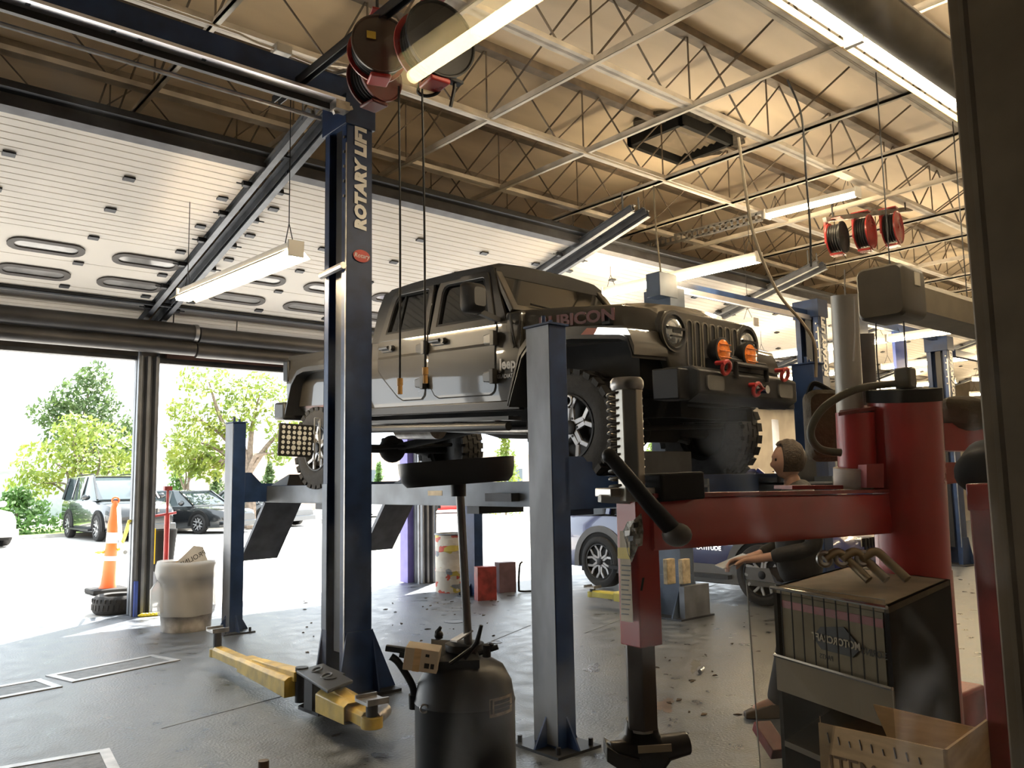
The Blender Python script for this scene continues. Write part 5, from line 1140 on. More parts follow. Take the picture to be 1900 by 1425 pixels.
def flat_tyre(x, y, z, r, h, label, n=30):
    t = thing('tyre', label, 'tyre', (x, y, z))
    mb = MB(Matrix.Translation((x, y, z))).lathe([(r * 0.60, 0.01), (r * 0.85, 0.0), (r * 0.96, 0.03), (r, 0.06), (r, h - 0.06), (r * 0.96, h - 0.03), (r * 0.85, h), (r * 0.60, h - 0.01), (r * 0.58, h * 0.5), (r * 0.60, 0.01)], 40, caps=False)
    mb.build('carcass', RUB, t)
    tr = MB(Matrix.Translation((x, y, z)))
    for k in range(n):
        a = 2 * PI * k / n
        for z0 in (0.06, h * 0.36, h * 0.66): tr.box((math.cos(a + z0) * (r - 0.004), math.sin(a + z0) * (r - 0.004), z0 + h * 0.1), (0.018, 0.018, h * 0.2))
    tr.build('tread', RUB, t)
flat_tyre(3.26, 11.46, gz, 0.30, 0.23, 'worn tyre lying on the ground outside beside the pillar')
p = V((3.93, 11.75, 0))
t = thing('hoist_stand', 'red upright hoist stand with screw head just right of the pillar', 'stand', p)
MB().tube([p + V((0, 0, 0)), p + V((0, 0, 1.18))], 0.035, 12).build('tube', RED, t)
MB().tube([p + V((0, 0, 1.18)), p + V((0, 0, 1.52))], 0.018, 10).bb(p + V((-0.05, -0.03, 1.50)), p + V((0.05, 0.03, 1.56))).build('screw', REDD, t)
MB().tube([p + V((-0.20, 0, 1.16)), p + V((0.12, 0, 1.20))], 0.016, 8).build('handle', RED, t)
lg = [MB().tube([p + V((0, 0, 0.35)), p + V((0.28 * math.cos(a), 0.28 * math.sin(a), 0.02))], 0.02, 8).build('leg', RED, t) for a in (0.5, 2.6, 4.7)]
p2 = V((4.05, 12.3, gz))
t = thing('bucket', 'small dark bucket with yellow tape behind the red stand', 'bucket', p2)
MB(Matrix.Translation(p2)).lathe([(0.15, 0.4), (0.20, 0.95), (0.205, 0.97), (0.19, 0.97), (0.14, 0.42)], 24).build('pail', BLKM, t)
MB(Matrix.Translation(p2)).lathe([(0.14, 0.0), (0.14, 0.4)], 16).build('pedestal', GREYST, t)
MB().bb((3.86, 12.1, 0.5), (3.90, 12.14, 0.98)).build('tape', mat('tape_yellow', (0.7, 0.55, 0.02), 0.5), t)

# =================================================================== THINGS ON THE SHOP FLOOR
def wob(mb_prof, n, c, amp, seed):
    rg = random.Random(seed); ph = [rg.uniform(0, 6.28) for _ in range(6)]
    rings = []
    for i, (r, z) in enumerate(mb_prof):
        rings.append([V((c[0] + (r + amp * (math.sin(3 * a + ph[0] + i * .6) + math.sin(7 * a + ph[1] - i * .9) * .7 + math.sin(13 * a + ph[2] + i) * .5)) * math.cos(a), c[1] + (r + amp * (math.sin(3 * a + ph[0] + i * .6) + math.sin(7 * a + ph[1] - i * .9) * .7 + math.sin(13 * a + ph[2] + i) * .5)) * math.sin(a), z + amp * 0.6 * math.sin(5 * a + ph[3] + i))) for a in [2 * PI * k / n for k in range(n)]])
    return rings
tc = (3.40, 9.46)
t = thing('trash_can', 'grey trash can wrapped in a translucent white bag beside the pillar', 'trash can', (tc[0], tc[1], 0))
MB(Matrix.Translation((tc[0], tc[1], 0))).lathe([(0.255, 0.0), (0.262, 0.05), (0.258, 0.06), (0.268, 0.16), (0.275, 0.17), (0.268, 0.18), (0.275, 0.66), (0.295, 0.70), (0.285, 0.72), (0.262, 0.70), (0.24, 0.03)], 36).build('bin', mat('bin_grey', (0.34, 0.31, 0.28), 0.7, var=0.45, scale=7), t)
def film(name, col, alpha):
    m_ = bpy.data.materials.new(name); m_.use_nodes = True; nt = m_.node_tree; b = nt.nodes['Principled BSDF']; out = nt.nodes['Material Output']
    b.inputs['Base Color'].default_value = (*col, 1); b.inputs['Roughness'].default_value = 0.35
    tr = nt.nodes.new('ShaderNodeBsdfTransparent'); tl = nt.nodes.new('ShaderNodeBsdfTranslucent'); tl.inputs[0].default_value = (*col, 1)
    a = nt.nodes.new('ShaderNodeMixShader'); a.inputs[0].default_value = 0.5; c = nt.nodes.new('ShaderNodeMixShader'); c.inputs[0].default_value = alpha
    nt.links.new(b.outputs[0], a.inputs[1]); nt.links.new(tl.outputs[0], a.inputs[2]); nt.links.new(tr.outputs[0], c.inputs[1]); nt.links.new(a.outputs[0], c.inputs[2]); nt.links.new(c.outputs[0], out.inputs['Surface'])
    return m_
BAG = film('bin_bag_film', (0.78, 0.77, 0.74), 0.62)
MB().loft(wob([(0.285, 0.17), (0.30, 0.25), (0.295, 0.4), (0.29, 0.52), (0.315, 0.56), (0.33, 0.62), (0.315, 0.70), (0.30, 0.745), (0.285, 0.73), (0.25, 0.60), (0.2, 0.5)], 64, tc, 0.006, 4), caps=False).build('bag', BAG, t)
MB().loft([[V((tc[0] + dx + 0.0, tc[1] + dy, z)) for dx, dy in ((-0.24, 0.18), (-0.36, 0.10), (-0.38, 0.0), (-0.24, -0.12))] if k else [V((tc[0] - 0.27, tc[1] + 0.02 + e, z)) for e in (-0.05, -0.02, 0.02, 0.05)] for k, z in ((1, 0.22), (1, 0.32), (1, 0.45), (0, 0.62))], caps=False).build('bag_fold', BAG, t)
p = V((tc[0] - 0.02, tc[1] - 0.02, 0.72))
t2 = thing('cardboard_piece', 'torn printed carton sticking out of the trash can', 'cardboard', p)
Mb = MX(p + V((0.02, -0.05, 0.04)), (0.80, -0.50, 0.25), (-0.15, 0.1, 1))
MB(Mb).prism([(-0.20, -0.10), (0.18, -0.14), (0.16, 0.09), (0.07, 0.13), (-0.12, 0.02)], -0.004, 0.004).build('sheet', mat('carton_grey', (0.62, 0.60, 0.56), 0.8), t2)
MB(Mb).prism([(-0.34, -0.10), (-0.20, -0.10), (-0.12, 0.02), (-0.22, 0.0)], -0.03, -0.022).build('flap', CARD, t2)
text('PROLINE', 0.075, Mb @ Matrix.Translation((0.03, -0.005, 0.005)) @ Matrix.Rotation(R(12), 4, 'Z') @ Matrix.Diagonal((-1, 1, 1, 1)), BLET, 'lettering', t2, 0.0005)

p = V((7.26, 9.80, 0))
t = thing('drum', 'barrel covered with colourful stickers standing behind the drain pole', 'drum', p)
def sticker_mat():
    m_ = bpy.data.materials.new('sticker_collage'); m_.use_nodes = True; nt = m_.node_tree; b = nt.nodes['Principled BSDF']
    tc_ = nt.nodes.new('ShaderNodeTexCoord'); mp = nt.nodes.new('ShaderNodeMapping'); mp.inputs['Scale'].default_value = (9, 9, 14)
    vo = nt.nodes.new('ShaderNodeTexVoronoi'); vo.distance = 'CHEBYCHEV'; vo.inputs['Scale'].default_value = 1.0
    rp = nt.nodes.new('ShaderNodeValToRGB'); rp.color_ramp.interpolation = 'CONSTANT'
    cs = [(0, (0.55, 0.5, 0.42)), (0.35, (0.5, 0.08, 0.05)), (0.48, (0.62, 0.58, 0.5)), (0.62, (0.5, 0.4, 0.08)), (0.7, (0.2, 0.22, 0.25)), (0.78, (0.6, 0.55, 0.46))]
    while len(rp.color_ramp.elements) < len(cs): rp.color_ramp.elements.new(0.5)
    for e, (q, c) in zip(rp.color_ramp.elements, cs): e.position = q; e.color = (*c, 1)
    sp = nt.nodes.new('ShaderNodeSeparateColor')
    nt.links.new(tc_.outputs['Object'], mp.inputs[0]); nt.links.new(mp.outputs[0], vo.inputs['Vector']); nt.links.new(vo.outputs['Color'], sp.inputs[0]); nt.links.new(sp.outputs[0], rp.inputs[0]); nt.links.new(rp.outputs[0], b.inputs['Base Color'])
    b.inputs['Roughness'].default_value = 0.6
    return m_
MB(Matrix.Translation(p)).lathe([(0.22, 0.0), (0.225, 0.02), (0.225, 0.28), (0.232, 0.30), (0.225, 0.32), (0.225, 0.56), (0.232, 0.58), (0.225, 0.60), (0.225, 0.80)], 36).build('shell', sticker_mat(), t)
MB(Matrix.Translation(p)).torus(0.225, 0.012, 36, 8, Matrix.Translation((0, 0, 0.81))).build('rim', GREYST, t)
def stool(c, rz, w, h, m_, label):
    c = V(c); t = thing('metal_box', label, 'box', c, rz=0)
    M = Matrix.Translation(c) @ Matrix.Rotation(rz, 4, 'Z')
    MB(M).bb((-w / 2, -0.01, 0), (w / 2, 0.01, h)).bb((-w / 2, 0, 0), (-w / 2 + 0.02, 0.14, h)).bb((w / 2 - 0.02, 0, 0), (w / 2, 0.14, h)).build('side', m_, t)
    MB(M).bb((-w / 2, -0.01, h), (w / 2, 0.15, h + 0.012)).build('top', m_, t)
stool(fl(904, 1114), R(-20), 0.26, 0.42, REDD, 'faded red metal box on the wet floor right of the barrel')
stool(fl(942, 1099), R(-14), 0.26, 0.40, mat('box_dull_purple', (0.12, 0.07, 0.09), 0.6, var=0.3), 'dark plum metal box right of the faded red one')
A = fl(965, 1100)
tag(MB().tube(curve_pts([A + V((0.05, 0, 0.42)), A + V((0, 0, 0.36)), A + V((-0.02, 0, 0.08)), A + V((0.02, -0.02, 0.02)), A + V((0.35, -0.15, 0.02))]), 0.014, 8).build('tube_frame', BLKM), 'bent black tube frame on the floor behind the near lift post', 'tube')
# drain caps, stains and litter
for (x, y, r, lab) in ((845, 1153, 0.13, 'round steel cover in the wet floor left of the drain pole'), (920, 1192, 0.06, 'small steel ring cover on the floor right of the black tank')):
    c = fl(x, y); o = MB(Matrix.Translation((c.x, c.y, 0))).lathe([(r, 0), (r, 0.004), (r * 0.8, 0.006), (r * 0.75, 0.003), (0.01, 0.003)], 28).build('floor_cover', GREYST); tag(o, lab, 'floor cover')
def stain(c, rx, ry, m_, label, seed, rz=0.6):
    rg = random.Random(seed); pts = []
    for k in range(40):
        a = 2 * PI * k / 40; q = 0.75 + 0.25 * math.sin(3 * a + seed) * rg.uniform(.3, 1) + 0.15 * rg.uniform(-1, 1); pts.append((rx * q * math.cos(a), ry * q * math.sin(a)))
    o = MB(Matrix.Translation((c.x, c.y, 0.0006)) @ Matrix.Rotation(rz, 4, 'Z')).prism(pts, 0, 0.0006).build('oil_stain', m_); tag(o, label, 'stain')
WET = mat('wet_oil', (0.045, 0.04, 0.038), 0.12, var=0.4, scale=14, bump=0.3, bscale=40)
RST = mat('rusty_puddle', (0.12, 0.065, 0.04), 0.3, var=0.4, scale=6)
stain(fl(1100, 1240), 0.20, 0.08, WET, 'dark oily splash on the floor between the near post and the spring rod', 2)
stain(fl(1235, 1308), 0.24, 0.07, RST, 'rust brown puddle behind the tyre machine head', 3)
stain(fl(1290, 1235), 0.30, 0.05, mat('dull_stain', (0.10, 0.085, 0.075), 0.5, var=0.4, scale=9), 'long dull stain on the floor under the red swing arm', 5)
lt = MB(); rg = random.Random(9)
for k in range(60):
    c = fl(rg.uniform(560, 960), rg.uniform(1108, 1240)) if k < 45 else fl(rg.uniform(1200, 1380), rg.uniform(1190, 1330))
    a = rg.uniform(0, 6.28); s = rg.uniform(0.012, 0.035); u = V((math.cos(a), math.sin(a), 0)); w_ = V((-u.y, u.x, 0))
    lt.hexa([c - u * s + V((0, 0, .001)), c + w_ * s * .5 + V((0, 0, .001)), c + u * s + V((0, 0, .001)), c - w_ * s * .4 + V((0, 0, .001)), c - u * s + V((0, 0, .006)), c + w_ * s * .5 + V((0, 0, .012)), c + u * s + V((0, 0, .006)), c - w_ * s * .4 + V((0, 0, .008))])
o = lt.build('debris', mat('dry_leaf', (0.08, 0.055, 0.035), 0.8)); tag(o, 'scattered leaf litter on the wet floor', 'debris', kind='stuff')
c = fl(1302, 1247); tag(MB(Matrix.Translation(c) @ Matrix.Rotation(0.4, 4, 'Z')).tube([(-0.06, 0, 0.016), (0.06, 0, 0.016)], 0.016, 10).build('socket', CHROME), 'small chrome socket lying on the floor under the red swing arm', 'socket')

# =================================================================== OIL DRAIN
DT = 3.2
c0 = dep(863, 1320, DT); bx, by = c0.x, c0.y
t = thing('oil_drain', 'black portable oil drain tank with a tall pole and wide catch pan', 'oil drain', (bx, by, 0))
Mo = Matrix.Translation((bx, by, 0))
TKB = mat('tank_black', (0.012, 0.013, 0.015), 0.42, var=0.5, scale=6, rvar=0.1, spec=0.35)
MB(Mo).lathe([(0.10, 0.03), (0.175, 0.05), (0.192, 0.10), (0.192, 0.715), (0.194, 0.72), (0.190, 0.73), (0.180, 0.79), (0.150, 0.845), (0.10, 0.875), (0.03, 0.885)], 48).build('tank', TKB, t)
for k in range(3):
    a = 2 * PI * k / 3 + 0.4; cx_, cy_ = bx + 0.2 * math.cos(a), by + 0.2 * math.sin(a)
    MB().tube([(cx_, cy_ - 0.012, 0.035), (cx_, cy_ + 0.012, 0.035)], 0.035, 16).tube([(cx_, cy_, 0.035), (cx_ - 0.03 * math.cos(a), cy_ - 0.03 * math.sin(a), 0.12)], 0.01, 6).build('caster', BLK, t)
# ring lug and label on the side facing the window
vd = V((-bx, -by, 0)).normalized(); sd = V((-vd.y, vd.x, 0))     # towards the camera, and to the camera's left
def onTank(x, y, off=0.0):
    d = ray(x, y); o = V((0, 0, EYE)); rr = 0.192 + off
    ox, oy = o.x - bx, o.y - by; a = d.x ** 2 + d.y ** 2; b = 2 * (ox * d.x + oy * d.y); cc = ox * ox + oy * oy - rr * rr
    return o + d * ((-b - math.sqrt(max(0, b * b - 4 * a * cc))) / (2 * a))
def tank_label(x0, x1, y0, y1, m_, nm, parent, off=0.0015, n=6):
    top = [onTank(x0 + (x1 - x0) * k / n, y0 + (y1 - y0) * 0 , off) for k in range(n + 1)]
    z0 = onTank((x0 + x1) / 2, y1, off).z; z1 = top[0].z
    rows = [[V((p.x, p.y, z)) for p in top] for z in (z0, z1)]
    mb = MB(); mb.add(rows[0] + rows[1], [(i, i + 1, i + n + 2, i + n + 1) for i in range(n)])
    return mb.build(nm, m_, parent)
lb = tank_label(908, 950, 1298, 1328, mat('label_faded', (0.22, 0.17, 0.12), 0.7, var=0.4, scale=30), 'label', t)
tank_label(910, 914, 1300, 1326, BLET, 'label_border', lb, 0.003)
for q in range(3): tank_label(917, 946, 1302 + 8 * q, 1305 + 8 * q, BLET, 'label_text', lb, 0.003)
MB().torus(0.014, 0.004, 16, 6, MX(onTank(787, 1315, 0.006), sd, (0, 0, 1))).build('lug', STEEL, t)
# top gear: filler flange, valves, levers
MB(Mo).lathe([(0.055, 0.86), (0.055, 0.90), (0.075, 0.905), (0.075, 0.93), (0.03, 0.935)], 20).build('flange', BLK, t)
pole0 = V((bx, by, 0.90)); 
pT = dep(851, 893, DT)
MB().tube([dep(869, 1200, DT), dep(853, 905, DT)], 0.0165, 14).build('pole', mat('pole_grey', (0.14, 0.14, 0.145), 0.35, 0.7), t)
MB().hexa([dep(835, 1190, DT + .05), dep(866, 1172, DT + .05), dep(878, 1172, DT - .05), dep(848, 1192, DT - .05)] + [p + V((0, 0, 0.006)) for p in (dep(835, 1190, DT + .05), dep(866, 1172, DT + .05), dep(878, 1172, DT - .05), dep(848, 1192, DT - .05))]).build('valve_plate', STEEL, t)
# catch pan: oval, tilted a little
pc = dep(850, 872, DT); rt = V((CR.x, CR.y, 0)).normalized(); fw_ = V((CF.x, CF.y, 0)).normalized()
Mp = MX(pc, rt + V((0, 0, 0.055)), fw_)
pan = MB(Mp)
def psec(s, z, k=1.0): return [Mp @ V((x * s, y * s * 0.9, z)) for x, y in rrect(0.43, 0.40, 0.10, 6)]
pan2 = MB().loft([psec(0.88, -0.055), psec(0.965, -0.035), psec(1.0, 0.0), psec(1.01, 0.035), psec(0.985, 0.035), psec(0.94, -0.02), psec(0.85, -0.042)])
pan2.build('catch_pan', TKB, t)
MB().tube([pc - V((0, 0, 0.05)), pc - V((0, 0, 0.10))], 0.03, 14).build('pan_collar', BLK, t)
hl = MB().bar(dep(716, 1202, DT), dep(760, 1208, DT), 0.03, 0.02).bar(dep(742, 1212, DT), dep(830, 1230, DT), 0.045, 0.022).tube(curve_pts([dep(725, 1218, DT), dep(740, 1230, DT), dep(765, 1272, DT), dep(767, 1300, DT)]), 0.014, 10)
hl.build('tow_handle', TKB, t)
MB().tube([dep(767, 1288, DT), dep(768, 1314, DT)], 0.019, 12).build('grip', BLK, t)
MB().tube([dep(862, 1222, DT - .1), dep(885, 1192, DT - .1), dep(893, 1160, DT - .1)], [0.008, 0.010, 0.007], 8).tube([dep(835, 1232, DT - .1), dep(875, 1203, DT - .1)], 0.008, 8).build('lever', BLK, t)
MB().tube([dep(815, 1185, DT + .05), dep(812, 1172, DT + .05), dep(818, 1163, DT + .05)], [0.016, 0.012, 0.006], 8).ball(dep(814, 1178, DT + .05), 0.018).build('fitting', BLK, t)
MB().tube([dep(903, 1218, DT - .1), dep(903, 1196, DT - .1)], 0.016, 10).tube([dep(888, 1212, DT - .1), dep(924, 1200, DT - .1)], 0.010, 8).tube([dep(910, 1204, DT - .1), dep(912, 1194, DT - .1)], 0.01, 8).build('ball_valve', BLK, t)
MB().hexa([dep(800, 1245, DT - .1), dep(890, 1240, DT - .1), dep(872, 1205, DT + .1), dep(800, 1200, DT + .1)] + [p + V((0, 0, 0.03)) for p in (dep(800, 1245, DT - .1), dep(890, 1240, DT - .1), dep(872, 1205, DT + .1), dep(800, 1200, DT + .1))]).build('top_tray', TKB, t)
cb = dep(785, 1222, DT - 0.1)
tb_ = thing('small_carton', 'small tan carton lying on top of the black oil drain', 'carton', cb)
Mc = MX(cb, rt + V((0, 0, -0.15)), fw_)
MB(Mc).bb((-0.065, -0.06, -0.035), (0.06, 0.06, 0.045)).build('carton', CARDP, tb_, bevel=0.002)
MB(Mc).bb((-0.03, -0.0612, -0.036), (-0.005, -0.0602, 0.046)).build('tape', CARD, tb_)
MB(Mc).bb((0.012, -0.0615, -0.02), (0.03, -0.0605, -0.002)).bb((0.035, -0.0615, -0.02), (0.048, -0.0605, -0.002)).bb((0.012, -0.0615, 0.02), (0.026, -0.0605, 0.03)).build('print', BLET, tb_)
# tall handle of a tool poking up at the very bottom of the picture
c = dep(489, 1425, 3.4); t = tag(MB().tube([V((c.x, c.y, 0)), V((c.x, c.y, c.z + 0.03))], [0.03, 0.022], 10).build('tool_handle', mat('wood_dark', (0.10, 0.06, 0.035), 0.6)), 'rounded end of a brown tool handle at the bottom edge', 'tool')

# =================================================================== TYRE MACHINE (close behind the window)
D0, D1 = 1.50, 2.10
TM = thing('tyre_changer', 'red tyre changing machine with spring rod, swing arm and tall red cylinder', 'tyre changer', dep(1690, 1000, D1) * 1.0)
TM.location.z = 0.0
def P(x, y, d): return dep(x, y, d)
def plate(mb, px, d0, d1, th):   # px: pixel outline on the left-to-right depth ramp, thickened away from the camera
    pts = [dep(x, y, d0 + (d1 - d0) * k) for x, y, k in px]; bk = [p + fw_ * th for p in pts]; n = len(pts)
    return mb.add(pts + bk, [tuple(range(n - 1, -1, -1)), tuple(range(n, 2 * n))] + [(i, (i + 1) % n, (i + 1) % n + n, i + n) for i in range(n)])
aL, aR = P(1185, 972, D0), P(1640, 952, D1)
arm = MB(); ad = (aR - aL).normalized(); au = V((0, 0, 1))
asx = ad.cross(au).normalized()
rings = []
for k in range(9):
    q = k / 8; p = aL.lerp(aR, q); hh = 0.046 + 0.002 * q; ww = 0.035; bulge = 0.0
    rings.append([p + asx * a * ww + au * (b * hh) for a, b in ((-1, -0.9), (-0.9, -1), (0.9, -1), (1, -0.9), (1, 0.9), (0.9, 1), (-0.9, 1), (-1, 0.9))])
arm.loft(rings)
arm.build('swing_arm', RED, TM)
MB().bar(aL + V((0, 0, 0.05)), aR + V((0, 0, 0.055)), 0.075, 0.008).build('arm_top_edge', REDD, TM)
# red sleeve with label, hex rod, spring, head
def vcol(x, y0, y1, d, r, m_, nm, parent=TM, n=4, rot=0.8, taper=1.0, bevel=0.002):
    a, b = P(x, y0, d), P(x, y1, d); b = V((a.x, a.y, b.z))
    mb = MB(); rings = [[V((p.x + r * k_ * math.cos(rot + 2 * PI * k / n), p.y + r * k_ * math.sin(rot + 2 * PI * k / n), p.z)) for k in range(n)] for p, k_ in ((a, 1.0), (b, taper))]
    return mb.loft(rings).build(nm, m_, parent, bevel=bevel)
slv = vcol(1181, 928, 1190, D0, 0.037, RED, 'rod_sleeve', rot=0.67)
vcol(1187, 1185, 1345, D0, 0.029, mat('rod_dark', (0.055, 0.045, 0.04), 0.4, 0.6, var=0.4), 'lower_rod', n=6)
rod = vcol(1166, 716, 930, D0, 0.024, mat('rod_bright', (0.36, 0.33, 0.28), 0.35, 0.85, var=0.3), 'upper_rod', n=6, rot=0.25)
b0 = P(1164, 908, D0); b1 = P(1164, 722, D0); hz = b1.z - b0.z; N = 13
cs = [V((b0.x + 0.031 * math.cos(2 * PI * k / 14), b0.y + 0.031 * math.sin(2 * PI * k / 14), b0.z + hz * k / (14 * N))) for k in range(14 * N + 1)]
MB().tube(cs, 0.0026, 6).build('spring', mat('spring_steel', (0.10, 0.09, 0.075), 0.35, 0.7), TM)
cp_ = P(1163, 712, D0)
MB(Matrix.Translation(cp_)).lathe([(0.027, -0.012), (0.030, -0.006), (0.030, 0.004), (0.026, 0.010), (0.005, 0.012)], 24).build('rod_cap', STEEL, TM)
# clamp block and lock handle
MB().bar(P(1118, 914, D0), P(1240, 912, D0 + .04), 0.07, 0.016).bar(P(1112, 925, D0), P(1180, 928, D0), 0.05, 0.014).build('clamp_plate', STEEL, TM, bevel=0.002)
MB().bar(P(1210, 905, D0), P(1290, 900, D0 + .06), 0.05, 0.05).build('clamp_block', BLKM, TM, bevel=0.004)
lv = MB().tube([P(1133, 848, D0 - .08), P(1150, 868, D0 - .08), P(1205, 935, D0 - .08), P(1250, 985, D0 - .06)], [0.012, 0.013, 0.0145, 0.016], 12)
lv.ball(P(1131, 846, D0 - .08), 0.0135)
lv.build('lock_lever', BLK, TM)
MB().ball(P(1256, 992, D0 - .06), 0.026, 14, 8, (1, 1, 0.8)).build('lever_boss', mat('boss_grey', (0.10, 0.09, 0.08), 0.5, 0.4), TM)
# paper strip, tape and torn foil label stuck on the sleeve
def sticker(px, d, m_, nm, parent):
    lie = lambda x: (0.007 - (x - 1144) / 30 * 0.042) if x < 1174 else (-0.035 + (x - 1174) / 44 * 0.028)
    pts = [dep(x, y, D0 + lie(x) - (y - 928) * 0.000113 - 0.004 - (Ds - d)) for x, y in px]; bk = [p + fw_ * 0.001 for p in pts]; n = len(pts)
    return MB().add(pts + bk, [tuple(range(n - 1, -1, -1)), tuple(range(n, 2 * n))] + [(i, (i + 1) % n, (i + 1) % n + n, i + n) for i in range(n)]).build(nm, m_, parent, smooth=False)
Ds = D0 - 0.062
st = sticker([(1150, 985), (1168, 985), (1175, 1155), (1152, 1152)], Ds, PAPER, 'paper_strip', slv)
sticker([(1146, 1016), (1168, 1016), (1169, 1038), (1146, 1036)], Ds - .002, mat('strip_yellow', (0.62, 0.48, 0.08), 0.6, var=0.1), 'yellow_band', st)
ln = [sticker([(1153, y), (1171 - (k * 7) % 6, y + 1), (1171 - (k * 7) % 6, y + 3), (1153, y + 2)], Ds - .002, BLET, 'print_line', st) for k, y in enumerate(range(1048, 1144, 9))]
fo = sticker([(1156, 985), (1164, 968), (1176, 965), (1190, 952), (1194, 985), (1192, 1012), (1184, 1014), (1172, 1044), (1166, 1030), (1160, 1006)], Ds - .003, mat('torn_foil', (0.42, 0.40, 0.35), 0.35, 0.4, var=0.7, scale=60, bump=0.6, bscale=80), 'torn_label', slv)
for k, (x, y) in enumerate(((1164, 990), (1180, 975), (1184, 1005), (1170, 1000))):
    sticker([(x - 5, y - 5), (x + 5, y - 6), (x + 4, y + 3), (x - 4, y + 5)], Ds - .005, BLET if k % 2 else WLET, 'foil_print', fo)
sticker([(1192, 1072), (1196, 1072), (1192, 1096), (1188, 1096)], Ds - .004, BLET, 'marker_scrawl', slv)
# mounting head
hd = MB(); hx_ = P(1190, 1372, D0)
hd.loft([[hx_ + rt * (x * k) + fw_ * (y * k) + V((0, 0, z)) for x, y in rrect(0.10, 0.07, 0.02)] for z, k in ((0.035, 0.55), (0.012, 0.62), (-0.004, 0.95), (-0.03, 1.0), (-0.045, 0.8))])
hd.tube([P(1128, 1390, D0 - .03), P(1160, 1396, D0 - .02), P(1230, 1388, D0 - .01), P(1276, 1378, D0)], [0.014, 0.022, 0.024, 0.020], 12)
hd.loft([[P(x, y + dy, D0 - .05) + fw_ * dz for dy, dz in ((-14, 0), (14, 0), (14, .06), (-14, .06))] for x, y in ((1126, 1400), (1150, 1415), (1190, 1425))])
hd.build('mount_head', mat('head_black', (0.022, 0.020, 0.018), 0.4, 0.4, var=0.4), TM, bevel=0.002)
MB().tube([P(1190, 1335, D0), P(1190, 1352, D0)], 0.026, 16).build('head_collar', STEEL, TM)
MB().bar(P(1184, 1391, D0 - .045), P(1246, 1387, D0 - .045), 0.004, 0.012).build('head_plate', mat('worn_tag', (0.30, 0.24, 0.17), 0.6), TM)
# tall cylinder with black rim, small sleeve, white tube, collar
def cyl(x, y0, y1, d, r, m_, nm, lean=0.0, n=36, cap=None):
    a, b = P(x, y0, d), P(x + lean, y1, d); b = V((b.x, b.y, b.z))
    mm_ = MB().tube([a, b], r, n); return mm_.build(nm, m_, TM)
cyl(1697, 1100, 742, D1, 0.086, RED, 'tower', -20)
cyl(1677, 745, 722, D1, 0.088, BLKM, 'tower_rim', -1)
cyl(1592, 890, 765, D1, 0.046, RED, 'sleeve', -6)
MB().hexa([P(1556, 772, D1 - .06), P(1638, 758, D1 - .02), P(1640, 752, D1 + .08), P(1560, 765, D1 + .06)] + [p + V((0, 0, 0.008)) for p in (P(1556, 772, D1 - .06), P(1638, 758, D1 - .02), P(1640, 752, D1 + .08), P(1560, 765, D1 + .06))]).build('sleeve_plate', REDD, TM)
cyl(1584, 905, 868, D1 - .02, 0.047, mat('collar_white', (0.48, 0.45, 0.38), 0.5, var=0.35, scale=10), 'collar', -1)
cyl(1578, 775, 548, D1 + 0.04, 0.033, mat('tube_pale', (0.46, 0.43, 0.37), 0.4, 0.2, var=0.2, scale=4, stretch=(1, 1, .3)), 'white_tube', -12)
MB().tube(curve_pts([P(1567, 500, D1), P(1568, 548, D1)]), 0.002, 5).tube(curve_pts([P(1586, 550, D1 - .02), P(1587, 620, D1 - .02), P(1584, 670, D1 - .02)]), 0.003, 5).build('pull_rope', mat('rope_pale', (0.55, 0.5, 0.42), 0.7), TM)
cyl(1605, 780, 620, D1 + 0.30, 0.036, mat('rear_tube_grey', (0.13, 0.125, 0.12), 0.5, 0.3, var=0.3), 'rear_tube', -8)  # dark grey tube behind the pale one
MB().tube(curve_pts([P(1560, 840, D1 - .1), P(1520, 832, D1 - .1), P(1504, 800, D1 - .1), P(1530, 755, D1 - .1), P(1590, 722, D1 - .08), P(1660, 712, D1)]), 0.0095, 10).build('air_hose', mat('hose_olive', (0.075, 0.068, 0.042), 0.5), TM)
MB().bb(P(1680, 702, D1) - V((0.022, 0.02, 0.026)), P(1680, 702, D1) + V((0.022, 0.02, 0.026))).build('air_regulator', mat('regulator_grey', (0.13, 0.12, 0.09), 0.5), TM, bevel=0.006)
plate(MB(), [(1470, 901, 0.8), (1625, 900, 1), (1625, 908, 1), (1470, 908, 0.8)], D0, D1, 0.14).build('tool_tray', REDD, TM)
plate(MB(), [(1608, 862, 1), (1640, 860, 1), (1640, 905, 1), (1608, 905, 1)], D0, D1 - .1, 0.05).build('bracket', REDD, TM)
plate(MB(), [(1738, 785, 1), (1860, 785, 1.1), (1860, 836, 1.1), (1738, 836, 1)], D0, D1 + .1, 0.10).build('rear_beam', RED, TM)
plate(MB(), [(1750, 858, 1), (1840, 856, 1.05), (1840, 888, 1.05), (1750, 900, 1)], D0, D1 + .02, 0.08).build('lower_beam', mat('beam_pale_red', (0.38, 0.10, 0.09), 0.4, var=0.2), TM, bevel=0.004)
# machine body down to the floor, dark
bc = P(1700, 1100, D1 + .1)
MB().bb((bc.x - 0.06, bc.y - 0.02, 0.0), (bc.x + 0.35, bc.y + 0.30, 0.95)).build('cabinet', REDD, TM, bevel=0.01)
MB().tube([(bc.x, bc.y, 0.9), (bc.x, bc.y, 1.3)], 0.09, 24).build('tower_base', RED, TM)
